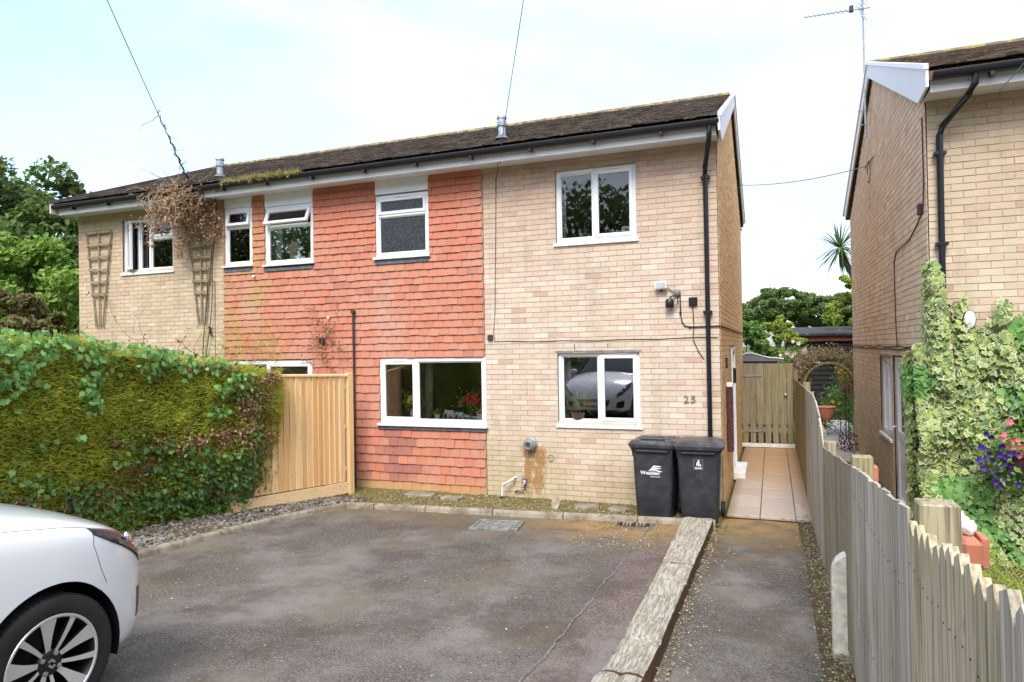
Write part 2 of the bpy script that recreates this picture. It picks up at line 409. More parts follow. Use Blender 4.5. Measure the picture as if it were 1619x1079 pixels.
# asphalt
def asphalt(name, base, pink=(.15, .11, .115)):
    g = G(name, .93, spec=.2)
    P = g.xyz()
    sp = g.n('ShaderNodeTexVoronoi', {'Vector': g.pos(), 'Scale': 130.0}).outputs['Color']
    spv = g.xyz(sp)[0]
    c = g.mix(g.smooth(spv, .1, .9), tuple(x * .62 for x in base), tuple(x * 1.5 for x in base))
    c = g.mix(g.math('GREATER_THAN', spv, .945), c, tuple(x * 2.3 for x in base))
    big = g.noise(.8, 10, .68, src=g.vec((1, .8, 1)))
    c = g.mix(g.math('MULTIPLY', g.smooth(big, .42, .64), .65), c, (.235, .215, .195))      # worn pale patches
    b2 = g.noise(1.3, 9, .7, src=g.vec(add=(5, 9, 0)))
    c = g.mix(g.math('MULTIPLY', g.smooth(b2, .48, .64), .6), c, (.078, .058, .045))
    b4 = g.noise(.9, 4, .6, src=g.vec(add=(15, 2, 0)))
    c = g.mix(g.math('MULTIPLY', g.smooth(b4, .50, .66), .45), c, (.155, .13, .08))
    # moss near the kerb by the house
    near = g.smooth(g.math('ADD', P[1], g.math('MULTIPLY', g.math('SUBTRACT', g.noise(1.7, 4), .5), 2.0)), -2.6, -1.0)
    b3 = g.noise(2.4, 5, .65, src=g.vec((1, 1.4, 1), add=(2, 4, 0)))
    c = g.mix(g.math('MULTIPLY', g.math('MULTIPLY', near, g.smooth(b3, .36, .56)), .9), c, (.17, .125, .06))
    # rust orange sediment by the right hand corner
    ox = g.smooth(g.math('ADD', P[0], g.math('MULTIPLY', g.noise(1.9, 4), 1.6)), -1.9, -.3)
    oy = g.math('MULTIPLY', g.smooth(g.math('ADD', P[1], g.math('MULTIPLY', g.noise(3, 4), .9)), g.math('ADD', -1.9, g.math('MULTIPLY', g.smooth(P[0], -.4, 0.0), .8)), g.math('ADD', -.9, g.math('MULTIPLY', g.smooth(P[0], -.4, 0.0), .9))), g.math('SUBTRACT', 1.0, g.smooth(P[1], .9, 1.2)))
    b5 = g.noise(2.6, 5, .6, src=g.vec(add=(1, 1, 5)))
    c = g.mix(g.math('MULTIPLY', g.math('MULTIPLY', ox, oy), g.math('MULTIPLY', g.smooth(b5, .34, .56), .9)), c, (.33, .20, .085))
    # fine speckle
    g.color(c).bump(spv, .7, .006)
    return g.m
m_asphalt = asphalt('asphalt', (.108, .092, .080)); m_asphalt2 = asphalt('reddish_asphalt', (.132, .102, .090)); m_asphalt3 = asphalt('path_asphalt', (.096, .083, .073))
def soil(name, a, b, c, s=9):
    g = G(name, .97, spec=.1)
    x = g.mix(g.smooth(g.noise(s, 6, .7), .35, .6), a, b); x = g.mix(g.smooth(g.noise(s * 4, 4, .7), .55, .7), x, c)
    g.color(x).bump(g.noise(s * 6, 5, .8), .9, .03); return g.m
m_bed = soil('mossy_soil', (.16, .12, .06), (.22, .20, .08), (.34, .27, .14))
m_soil = soil('brown_soil', (.10, .075, .05), (.15, .11, .07), (.24, .19, .12))
m_lawn = soil('garden_ground', (.07, .09, .03), (.10, .12, .04), (.14, .13, .06), 3)
g = G('slab', .55, spec=.45)
_r = g.rnd(); _P = g.xyz()
_c = g.mix(_r, (.50, .42, .36), (.42, .345, .29)); _c = g.mix(g.smooth(g.noise(45, 3, src=g.vec((.5, 3, 1))), .5, .7), _c, (.30, .22, .17))
_o = g.smooth(g.math('ADD', _P[1], g.math('MULTIPLY', g.noise(2, 4), 3)), 2.3, 5.0)
_c = g.mix(g.math('MULTIPLY', _o, .75), _c, (.42, .24, .10))
_e = g.math('ADD', g.smooth(g.math('ADD', _P[0], g.math('MULTIPLY', g.noise(6), .1)), .98, 1.1), g.math('SUBTRACT', 1.0, g.smooth(_P[0], .08, .2)), clamp=True)
_c = g.mix(g.math('MULTIPLY', _e, .5), _c, (.20, .15, .06)); g.color(_c).bump(g.noise(40, 4), .25, .004); m_slab = g.m
m_slab_g = plain('grey_slab', (.36, .33, .30), .8, var=.25, scale=5, bump=.3)
g = G('kerb_concrete', .92, spec=.15); _c = g.mix(g.smooth(g.noise(5, 6, .7), .35, .65), (.33, .29, .23), (.19, .155, .11)); _c = g.mix(g.math('MULTIPLY', g.smooth(g.noise(14, 5), .55, .7), .7), _c, (.10, .085, .05))
g.color(_c).bump(g.noise(80, 4), .6, .006); m_kerb = g.m
m_conc = plain('concrete_post', (.60, .57, .49), .9, var=.2, scale=20, bump=.4, bs=120)
g = G('manhole', .55, metallic=.4); g.color(g.mix(g.smooth(g.noise(14, 5), .4, .6), (.30, .31, .32), (.17, .17, .15))).bump(g.noise(60), .4, .005); m_manhole = g.m
m_drain = plain('drain_iron', (.035, .03, .028), .7, .3)
m_slate = plain('slate_chip', (.17, .16, .155), .6, var=.5, scale=3)
g = G('litter', .9); g.color(g.ramp(g.rnd(), [(0, (.28, .21, .11)), (.35, (.36, .30, .18)), (.6, (.16, .10, .05)), (.85, (.30, .28, .12)), (.96, (.55, .50, .38)), (1, (.22, .25, .07))])); m_litter = g.m

# foliage
def leaf(name, cols, rough=.55, tr=.25, spec=.35, patch=None, ps=.5):
    g = G(name, rough, spec=spec)
    r = g.rnd()
    st = [(i / (len(cols) - 1), c) for i, c in enumerate(cols)]
    c = g.ramp(r, st)
    n = g.noise(ps * 3, 3)
    if patch: c = g.mix(g.math('MULTIPLY', g.smooth(n, .45, .65), .7), c, patch)
    g.color(c).translucent(c, tr); return g.m
m_hedge = leaf('conifer_hedge', [(.26, .33, .025), (.38, .45, .035), (.50, .54, .05), (.60, .58, .08), (.40, .34, .06)], .6, .5, patch=(.34, .42, .04), ps=1.2)
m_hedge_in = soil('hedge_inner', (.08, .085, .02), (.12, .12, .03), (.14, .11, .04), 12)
m_dead = leaf('dead_foliage', [(.28, .15, .09), (.42, .25, .14), (.52, .36, .23), (.18, .11, .07), (.44, .19, .08)], .8, .1)
m_ivy = leaf('dark_ivy', [(.045, .11, .035), (.09, .19, .05), (.14, .28, .07), (.06, .13, .05), (.21, .37, .08)], .55, .2, .22)
m_ivy_b = leaf('bright_ivy', [(.10, .23, .05), (.17, .34, .09), (.26, .46, .14), (.13, .27, .09)], .55, .25, .22)
def varieg(name, greens, cream, w=.55):
    g = G(name, .45, spec=.4); r = g.rnd()
    a = g.n('ShaderNodeAttribute', attribute_name='rim').outputs['Fac']
    gc = g.ramp(r, [(i / (len(greens) - 1), c) for i, c in enumerate(greens)])
    thr = g.math('ADD', w, g.math('MULTIPLY', g.math('SUBTRACT', g.math('FRACT', g.math('MULTIPLY', r, 9.1)), .5), .5))
    f = g.smooth(g.math('SUBTRACT', g.math('ADD', a, g.math('MULTIPLY', g.math('SUBTRACT', g.noise(25, 2), .5), .5)), thr), -.06, .06)
    c = g.mix(f, gc, cream); g.color(c).translucent(c, .2); return g.m
m_vivy = varieg('variegated_ivy', [(.08, .15, .045), (.13, .23, .07), (.20, .30, .11), (.30, .38, .08), (.38, .44, .12)], (.50, .53, .25), .76)
m_tree_d = leaf('oak_leaf', [(.05, .10, .02), (.09, .16, .035), (.13, .21, .05), (.18, .26, .07)], .5, .4, patch=(.13, .17, .045), ps=.25)
m_tree_b = leaf('bright_leaf', [(.13, .24, .03), (.19, .32, .04), (.27, .41, .07), (.14, .26, .04)], .5, .4)
m_tree_r = leaf('russet_leaf', [(.10, .12, .03), (.16, .15, .04), (.20, .14, .06), (.09, .11, .02)], .6, .3)
m_shrub = leaf('shrub_leaf', [(.07, .17, .03), (.13, .26, .045), (.20, .34, .07), (.25, .36, .09)], .5, .35)
m_lime = leaf('lime_leaf', [(.25, .33, .04), (.33, .40, .06), (.20, .28, .03)], .5, .35)
m_palm = leaf('palm_leaf', [(.05, .10, .03), (.10, .17, .05), (.17, .24, .08)], .4, .2)
m_climber = leaf('climber_leaf', [(.34, .24, .16), (.44, .33, .20), (.28, .17, .13), (.36, .34, .14), (.22, .13, .09)], .7, .25)
m_bark = soil('bark', (.09, .07, .05), (.13, .10, .07), (.06, .05, .035), 14)
m_twig = plain('dead_twig', (.30, .22, .15), .9, var=.4, scale=9)
m_weed = leaf('weed_leaf', [(.08, .16, .03), (.14, .24, .05), (.20, .28, .08)], .6, .3)
def petal(n, c, tr=.2): return leaf(n, [tuple(x * .75 for x in c), c, tuple(min(1, x * 1.15) for x in c)], .5, tr)
m_purple = petal('purple_petal', (.045, .012, .17)); m_pinkp = petal('pink_petal', (.68, .17, .20)); m_rosy = petal('pale_rose', (.85, .62, .62)); m_yellow = petal('yellow_petal', (.80, .62, .04)); m_red = petal('red_petal', (.55, .012, .03)); m_fuch = petal('fuchsia_petal', (.50, .02, .14)); m_orangep = petal('coral_petal', (.75, .22, .12))

g = G('bin_plastic', .5, spec=.4); g.color(g.mix(g.smooth(g.noise(9, 5), .35, .7), (.026, .027, .033), (.045, .047, .056))).bump(g.noise(300, 2), .15, .002); m_bin = g.m
g = G('bin_lid', .38, spec=.5); g.color(g.mix(g.smooth(g.noise(12, 5), .4, .7), (.035, .036, .042), (.075, .077, .085))); m_binlid = g.m
m_print = plain('white_print', (.80, .80, .82), .6); m_print_g = plain('grey_print', (.24, .24, .27), .6)
g = G('car_white', .22, spec=.5, coat=1.0); g.b.inputs['Coat Roughness'].default_value = .03; g.color((.80, .81, .82)); m_car = g.m
m_tyre = plain('tyre_rubber', (.018, .017, .017), .75, var=.2, bump=.2)
m_alloy = plain('cut_alloy', (.72, .71, .71), .35, .6, .03); m_alloy_d = plain('dark_alloy', (.03, .03, .032), .4, .5)
m_chrome = plain('chrome', (.75, .75, .77), .12, 1.0, .02)
m_carglass = plain('car_glass', (.015, .018, .02), .04, 0, .05, spec=.8)
m_lens = glass('lamp_lens', (.85, .87, .9), 1.2)
m_terra = plain('terracotta', (.47, .17, .10), .75, var=.15); m_white = plain('white_plastic', (.80, .80, .79), .45); m_pot = plain('dark_pot', (.09, .05, .045), .4)
m_metalg = plain('galvanised', (.42, .44, .46), .4, .7, .25, 20); m_brown = plain('brown_cable', (.055, .035, .03), .7); m_wire = plain('overhead_wire', (.10, .20, .24), .6)
m_fluff = plain('white_foam', (.85, .85, .86), .9, var=.04)
m_tan = plain('tan_disc', (.50, .36, .17), .7); m_cat = plain('orange_ornament', (.60, .22, .05), .6); m_wallpaper = plain('dark_door', (.07, .03, .022), .6)
m_shedblack = plain('black_shiplap', (.018, .016, .016), .8, var=.3); m_shedroof = plain('felt_roof', (.035, .034, .036), .9, var=.3); m_shedred = plain('red_brown_board', (.17, .05, .035), .8, var=.3)
m_greyroof = plain('grey_shed_roof', (.16, .17, .19), .6)
m_orn = plain('ornament', (.62, .60, .58), .4); m_teal = plain('teal_ornament', (.03, .22, .20), .4)
# ------------------------------------------------------------------ ground, drive, path, beds
def sheet(name, xs, ys, mat, dz, label=None, wob=0.0, kind='structure', parent=None, warp=None):
    mb = MB(); nx, ny = len(xs), len(ys)
    for y in ys:
        for x in xs:
            X, Y = warp(x, y) if warp else (x, y)
            q = noise.noise(Vector((X * 1.3, Y * 1.3, 3))) * wob + noise.noise(Vector((X * 5, Y * 5, 1))) * wob * .3
            mb.v.append((X, Y, gz(Y) + dz + q))
    for j in range(ny - 1):
        for i in range(nx - 1):
            a = j * nx + i; mb.f.append((a, a + 1, a + nx + 1, a + nx)); mb.mi.append(0)
    o = mb.build(name, mat, parent, True)
    if kind: o['kind'] = kind
    return o
def lin(a, b, n): return [a + (b - a) * i / (n - 1) for i in range(n)]
gy = [-70, -30, -14, -9.4, -7.2, -5.2, -3, -.7, 2, 8, 20, 60, 200, 700]
sheet('ground', [-700, -200, -60, -20, -8, 0, 4, 10, 30, 100, 300, 700], gy, m_lawn, -.06)
def kerb_x(y): return float(np.interp(-y, [1.45, 2.3, 3.2, 4.6, 6, 9], [-4.88, -5.09, -5.19, -5.28, -5.32, -5.34]))
def kerb_y(x): return -.83 - .12 * max(0, -x)
sheet('house_bed', lin(-5.6, .02, 40), lin(0, 1, 14), m_bed, .006, wob=.03, warp=lambda x, t: (x, kerb_y(x) * (1 - t)))
sheet('side_bed', lin(0, 1, 16), lin(-9.0, -.7, 70), m_soil, .016, wob=.03, warp=lambda t, y: (-7.2 * (1 - t) + kerb_x(y) * t, y))
sheet('drive', lin(-5.36, -.735, 60), lin(-9.6, -.84, 110), m_asphalt, 0, wob=.012)
sheet('drive_edge', lin(-.745, -.25, 10), lin(-9.6, -.72, 110), m_asphalt2, .005, wob=.012)
sheet('path', lin(-.06, .97, 14), lin(-9.6, -.22, 100), m_asphalt3, -.035, wob=.014)
sheet('path_edge_soil', lin(.90, 1.16, 6), lin(-9.6, 6, 110), m_soil, -.028, wob=.03)
sheet('street', [-40, -20, -8, 0, 8, 20, 40], [-20, -14, -9.8, -9.4], m_asphalt3, .03)
sheet('next_garden', lin(1.1, 9, 12), lin(-9.4, 6.5, 40), m_soil, -.03, wob=.04)
m_seamgrey = plain('seam_grey', (.155, .14, .13), .9, var=.4, scale=30)
# ragged lip where the old surface meets the newer strip
mb = MB(); rr = random.Random(3)
ys = lin(-6.6, -1.0, 90); L = []
for i, y in enumerate(ys):
    c = -.745 + .03 * noise.noise(Vector((0, y * 2.3, 0))) + .03 * noise.noise(Vector((0, y * 9, 4)))
    wd = .004 + .012 * max(0, noise.noise(Vector((5, y * 3, 0))) + .35)
    L.append((c - wd, c + wd, y))
for a, b, y in L:
    z = gz(y) + .012 + .012 * noise.noise(Vector((-.74 * 1.3, y * 1.3, 3))); mb.v += [(a, y, z - .002), ((a + b) / 2, y, z + .006), (b, y, z - .002)]
for i in range(len(L) - 1):
    k = i * 3
    for j in (0, 1): mb.f.append((k + j, k + j + 1, k + j + 4, k + j + 3)); mb.mi.append(0)
o = mb.build('drive_seam', m_seamgrey, None, True); o['kind'] = 'structure'

# slab path beside the house: each slab is a piece
base = sheet('side_path', lin(.04, 1.12, 4), lin(-.24, 6.1, 14), m_soil, -.02)
def slab_mesh(w_, d_, h_=.04): return mesh_of(MB().bbox(0, 0, -h_, w_, d_, 0, .006), 'slab', m_slab)
cols_ = [(.06, .455), (.463, .875), (.883, 1.09)]
yy = -.22; row = 0
while yy < 5.75:
    d_ = .61
    for (a, b) in cols_:
        off = .30 if a > .8 else 0
        y0 = yy + (0 if row == 0 else off); d2 = d_ + (off if row == 0 else 0)
        y1 = min(y0 + d2 - .008, 5.93)
        if y1 - y0 < .05: continue
        inst(slab_mesh(b - a, y1 - y0), 'slab', TR(a, y0, .012 + random.uniform(-.002, .003), random.uniform(-.004, .004)), base)
    yy += d_; row += 1

# kerbs: round topped edging stones
kb = thing('drive_kerb', 'rounded grey concrete edging round the back and left side of the drive', 'kerb')
def kerb_stone(x0, y0, x1, y1, h=.075, w_=.05):
    mb = MB(); n = 9; d = Vector((x1 - x0, y1 - y0, 0)); Ln = d.length; d.normalize(); s_ = Vector((-d.y, d.x, 0))
    prof = [(-w_, -.1), (-w_, h * .6), (-w_ * .75, h * .88), (-w_ * .3, h), (w_ * .3, h), (w_ * .75, h * .88), (w_, h * .6), (w_, -.1)]
    m = len(prof)
    for i in range(n + 1):
        t = .006 + (Ln - .012) * i / n; p = Vector((x0, y0, 0)) + d * t
        for u, z in prof:
            q = noise.noise(Vector((p.x * 9, p.y * 9, u * 40 + z * 20))) * .006
            mb.v.append((p.x + s_.x * (u + q), p.y + s_.y * (u + q), gz(p.y) + z + (q if z > 0 else 0)))
    for i in range(n):
        for k in range(m - 1): mb.f.append((i * m + k, (i + 1) * m + k, (i + 1) * m + k + 1, i * m + k + 1)); mb.mi.append(0)
    mb.f += [tuple(range(m)), tuple(range(n * m, n * m + m))[::-1]]; mb.mi += [0, 0]
    return mb.build('kerb_stone', m_kerb, kb, 50)
xs = [-.03, -.95, -1.87, -2.79, -3.71, -4.45]
for i in range(5):
    kerb_stone(xs[i], -.83 - .12 * -xs[i], xs[i + 1], -.83 - .12 * -xs[i + 1])
kerb_stone(-4.45, -1.364, -4.87, -1.42)
ysk = [-1.46, -2.37, -3.28, -4.19, -5.1, -6.0, -6.9, -7.8]
for i in range(7): kerb_stone(kerb_x(ysk[i]), ysk[i], kerb_x(ysk[i + 1]), ysk[i + 1])

# railway sleepers
def sleeper(x0a, x1a, ya, x0b, x1b, yb, label, seed):
    mb = MB(); n = 60; m = 9; H = .105; rr = random.Random(seed)
    cx = [rr.uniform(.3, .7) for _ in range(3)]
    for i in range(n + 1):
        t = i / n; y = ya + (yb - ya) * t; x0 = x0a + (x0b - x0a) * t; x1 = x1a + (x1b - x1a) * t
        g0 = gz(y)
        row = [(x0, -.1)]
        for k in range(m):
            u = k / (m - 1); x = x0 + (x1 - x0) * u
            q = noise.noise(Vector((x * 7, y * 4.5, seed))) * .008 + noise.noise(Vector((x * 60, y * 3, seed))) * .005
            q += .012 * (noise.noise(Vector((x * 2.0, y * 22, seed + 9))) ** 2) * -4
            ck = abs(u - (.45 + .28 * noise.noise(Vector((seed, y * .8, 2))))); q -= .028 * max(0, 1 - ck / .09) * (1 if noise.noise(Vector((1, y * .9, seed))) > -.05 else 0)
            if k in (0, m - 1): q -= .012 + .012 * abs(noise.noise(Vector((x, y * 8, seed))))
            row.append((x, H + q))
        row.append((x1 + .004 * math.sin(y * 9), -.1))
        for x, z in row: mb.v.append((x, y, g0 + z))
    M_ = m + 2
    for i in range(n):
        for k in range(M_ - 1): mb.f.append((i * M_ + k, i * M_ + k + 1, (i + 1) * M_ + k + 1, (i + 1) * M_ + k)); mb.mi.append(0)
    mb.f += [tuple(range(M_)), tuple(range(n * M_, n * M_ + M_))]; mb.mi += [0, 0]
    o = mb.build('railway_sleeper', m_sleeper, None, 40); bmx = bmesh.new(); bmx.from_mesh(o.data); bmesh.ops.recalc_face_normals(bmx, faces=bmx.faces); bmx.to_mesh(o.data); bmx.free()
    tag(o, label, 'sleeper', 'weathered sleepers between drive and path'); return o
sleeper(-.41, -.055, -.88, -.335, -.058, -3.05, 'far weathered timber sleeper reaching the kerb corner by the bins', 2)
sleeper(-.335, -.058, -3.07, -.295, -.06, -5.55, 'near cracked timber sleeper running out at the bottom of the photo', 5)
sleeper(-.31, -.06, -5.57, -.30, -.06, -8.0, 'timber sleeper nearest the street, just outside the photo', 8)

# manhole cover and gully
mh = thing('manhole_cover', 'square pale metal inspection cover set in the asphalt near the kerb', 'manhole cover', (-2.49, -1.76, gz(-1.76)))
Mm = TR(-2.49, -1.76, gz(-1.76) + .012, R(9), rx=R(-2.4))
mb = MB()
for a in ((-.29, -.25, .29, -.215), (-.29, .215, .29, .25), (-.29, -.214, -.25, .214), (.25, -.214, .29, .214)): mb.bbox(a[0], a[1], -.03, a[2], a[3], .008, .003, Mm)
mb.build('frame', m_manhole, mh)
mb = MB().bbox(-.243, -.208, -.03, .243, .208, .004, .003, Mm)
for i in range(7):
    for j in range(6): mb.box(-.21 + i * .065, -.18 + j * .065, .004, -.18 + i * .065, -.15 + j * .065, .0075, Mm)
for sx in (-.2, .2): mb.box(sx - .02, -.01, .0045, sx + .02, .01, .01, Mm)
mb.build('lid', m_manhole, mh)
gd = thing('drain_grating', 'small slotted iron drain grating in the drive by the bins', 'drain', (-.96, -1.12, .03))
Mm = TR(-.96, -1.16, gz(-1.16) + .016, R(4), rx=R(-2))
MB().bbox(-.20, -.085, -.04, .20, .085, -.004, .003, Mm).build('tray', m_drain, gd)
for i in range(9):
    MB().box(-.165 + i * .04, -.07, -.004, -.145 + i * .04, .07, .010, Mm @ Matrix.Shear('XY', 4, (.25, 0)) if False else Mm).build('bar', m_kerb if i in (1, 2, 3, 5, 6, 7) else m_drain, gd)

# slate chips, litter, moss, weeds
def tri_blob(): return ([(-.5, -.3, 0), (.4, -.45, 0), (.55, .2, .05), (-.1, .5, .0), (-.05, 0, .28)], [(0, 1, 4), (1, 2, 4), (2, 3, 4), (3, 0, 4)], None)
def put_on(n, x0, x1, y0, y1, dz=.01, rng=NP, dens=None):
    P = np.stack([rng.uniform(x0, x1, n), rng.uniform(y0, y1, n), np.zeros(n)], 1)
    if dens is not None: P = P[[dens(p) for p in P]]
    P[:, 2] = [gz(p[1]) + dz for p in P]; return P
t = tri_blob()
P = put_on(3600, -6.3, -4.9, -6.8, -.9, .02); P = P[[p[0] < kerb_x(p[1]) - .07 for p in P]]
o = scatter('slate_chips', t[0], t[1], None, P, rots(len(P), np.array([0, 0, 1.0]) * 3, 1), NP.uniform(.02, .075, len(P)), m_slate, kind='stuff')
tag(o, 'dark slate chippings between the left kerb and the hedge', 'gravel')
P = np.concatenate([put_on(900, -5.4, .95, -7, -.75, .014), put_on(1400, -1.5, -.5, -2.4, -1.0, .014), put_on(900, -4.8, -.2, -1.8, -.85, .014, dens=lambda p: kerb_y(p[0]) - .35 < p[1] < kerb_y(p[0]) - .05), put_on(900, .85, 1.08, -6.5, -.3, .03), put_on(500, -.05, .2, -6.5, -.8, .012)])
o = scatter('leaf_litter', OVAL[0], OVAL[1], None, P, rots(len(P), np.array([0, 0, 1.0]) * 5, 1), NP.uniform(.007, .024, len(P)), m_litter, kind='stuff')
tag(o, 'dry leaves and petals scattered over drive and path', 'litter')
P = np.concatenate([put_on(4000, -5.0, 0, -1.35, -.02, .022, dens=lambda p: p[1] > kerb_y(p[0]) + .05), put_on(3600, -6.4, -5.0, -6.5, -.7, .03, dens=lambda p: p[0] < kerb_x(p[1]) - .06)])
o = scatter('bed_litter', OVAL[0], OVAL[1], None, P, rots(len(P), np.array([0, 0, 1.0]) * 1.5, 1), NP.uniform(.008, .035, len(P)), m_litter, kind='stuff')
tag(o, 'moss, straw and dead leaves in the strips below the house wall and hedge', 'litter')
# gravelly moss line along sleeper foot and fence foot
P = np.concatenate([put_on(900, -.055, .03, -6.8, -.8, -.02), put_on(1500, .94, 1.07, -6.8, -.2, -.01)])
o = scatter('grit', t[0], t[1], None, P, rots(len(P), np.array([0, 0, 1.0]), 1), NP.uniform(.005, .017, len(P)) * (1 + (NP.uniform(size=len(P)) < .06)), m_litter, kind='stuff')
tag(o, 'sandy grit along the foot of the sleepers and the fence', 'grit')
W = []
for (x, y, n, s) in [(.02, -1.0, 60, .09), (.05, -.85, 30, .06), (1.02, -.5, 60, .07), (.98, -2.6, 60, .07), (1.0, -3.1, 60, .06), (.96, -3.9, 40, .06), (1.0, -4.4, 50, .08), (.94, -4.9, 40, .06), (1.0, -1.4, 40, .07),
                     (-5.5, -.3, 80, .09), (-5.2, -.25, 50, .10), (-4.6, -.3, 40, .07), (-3.9, -.35, 30, .06), (-2.6, -.3, 60, .07), (-1.9, -.35, 50, .06), (-1.6, -.3, 40, .06), (-5.5, -1.3, 50, .07), (-5.7, -2.3, 60, .09), (-3.7, -1.4, 14, .04), (.98, .5, 30, .05), (.98, -.2, 50, .08),
                     (-4.2, -.2, 40, .07), (-3.3, -.15, 40, .07), (-3.1, -1.32, 30, .04)]:
    for _ in range(n):
        a = NP.normal(0, s, 2); W.append((x + a[0], y + a[1] * 1.2, gz(y) + .01, NP.uniform(.03, s)))
W = np.array(W)
o = scatter('weeds', BLADE[0], BLADE[1], None, W[:, :3], rots(len(W), np.array([0, 0, 1.0]) * .3, 1)[:, :, [0, 2, 1]], W[:, 3] * .9, m_weed, kind='stuff')
tag(o, 'small green weeds sprouting along kerb, fence foot and wall base', 'weeds')
# loose stones and slabs in the bed
for (x, y, sx, sy, rz) in ((-4.3, -.35, .45, .22, .05), (-3.75, -.42, .3, .18, -.1), (-1.75, -.38, .33, .2, .3), (-1.3, -.42, .26, .18, -.2)):
    tag(MB().bbox(-sx / 2, -sy / 2, -.02, sx / 2, sy / 2, .035, .01, TR(x, y, .01, rz)).build('paving_piece', m_kerb), {-.35: 'wide broken slab lying flat under the red tile wall', -.42: 'smaller broken slab beside the white overflow pipe' if x < -2 else 'short flat stone tight against the left bin', -.38: 'tilted sandy stone in the bed below the kitchen window'}[y], 'stone')
ws = thing('wooden_stump', 'splintered grey piece of wood standing in the bed by the tap', 'wood', (-2.15, -.5, 0))
MB().prism([(-2.2, -.55, 0), (-2.1, -.55, 0), (-2.08, -.52, .09), (-2.12, -.53, .15), (-2.15, -.54, .10), (-2.19, -.55, .13)], (0, .05, .01)).build('stump', m_grey, ws)
# ------------------------------------------------------------------ houses
BL, BH = .225, .075
_bk = MB(); _bk.bbox(.004, -.012, .0042, BL - .004, .012, BH - .0042, .0018)
def brick_proto(mat): return mesh_of(_bk, 'brick', mat)
def wall(house, name, P0, ud, nd, W, ztop, openings, mat, mortar, mb_back=None, full=300, topfn=None, seed=0, zmin=0.0, view=True):
    """brick skin with real recessed joints. P0 origin, ud direction along the wall, nd outward normal."""
    ud = Vector(ud); nd = Vector(nd); P0 = Vector(P0); rr = random.Random(seed)
    Mw = Matrix(((ud.x, -nd.x, 0, P0.x), (ud.y, -nd.y, 0, P0.y), (0, 0, 1, P0.z), (0, 0, 0, 1)))
    # backing wall with real openings
    us = sorted({0, W} | {o[0] for o in openings} | {o[1] for o in openings})
    mb = MB()
    for a, b in zip(us[:-1], us[1:]):
        cuts = [(o[2], o[3]) for o in openings if o[0] < b - 1e-4 and o[1] > a + 1e-4]
        for z0, z1 in sub(zmin, ztop, cuts): mb.box(a, -.0065, z0, b, .26, z1, Mw)
    if topfn:
        pk = topfn[1]; pts = [(0, -.0065, ztop), (W, -.0065, ztop), (W, -.0065, topfn[0](W)), (pk, -.0065, topfn[0](pk)), (0, -.0065, topfn[0](0))]
        mb.prism([Mw @ Vector(p) for p in pts], -nd * .25)
    back = mb.build(name, mortar, house)
    cand = []; rest = MB()
    zt = topfn[0](topfn[1]) if topfn else ztop
    for r in range(int((zt - zmin) / BH) + 1):
        z0 = zmin + r * BH; z1 = z0 + BH
        lo, hi = 0, W
        if topfn and z1 > ztop:
            while lo < W and topfn[0](lo) < z1: lo += .03
            while hi > 0 and topfn[0](hi) < z1: hi -= .03
            if hi - lo < .1: continue
        elif z1 > zt + .02: continue
        zc = (z0 + z1) / 2
        cuts = [(o[0], o[1]) for o in openings if o[2] < zc < o[3]]
        spans = sub(lo, hi, cuts)
        off = -BL * (.5 if r % 2 else 0) - .02
        k = 0
        while off + k * BL < W:
            a0 = off + k * BL; b0 = a0 + BL; k += 1
            for s0, s1 in spans:
                a = max(a0, s0); b = min(b0, s1)
                if b - a < .008: continue
                jy = rr.uniform(-.002, .002)
                if abs(b - a - BL) < 1e-4: cand.append((a, z0, jy, rr.uniform(-.004, .004)))
                else: rest.box(a + (.004 if a == a0 else -.0), jy - .012, z0 + .0042, b - (.004 if b == b0 else 0), jy + .012, z1 - .0042, Mw)
    if view:
        def score(c):
            p = P0 + ud * (c[0] + .11) + Vector((0, 0, c[1])); v = CAM - p
            return -(abs(v.normalized().dot(nd)) / v.length_squared)
        cand.sort(key=score)
    pr = brick_proto(mat)
    for c in cand[:full]: inst(pr, 'brick', Mw @ TR(c[0], c[2], c[1], rx=0, ry=c[3] * .6), back)
    for c in cand[full:]: rest.box(c[0] + .004, c[2] - .012, c[1] + .0042, c[0] + BL - .004, c[2] + .012, c[1] + BH - .0042, Mw)
    o = rest.build('bricks', mat, back); o['kind'] = 'stuff'
    return back

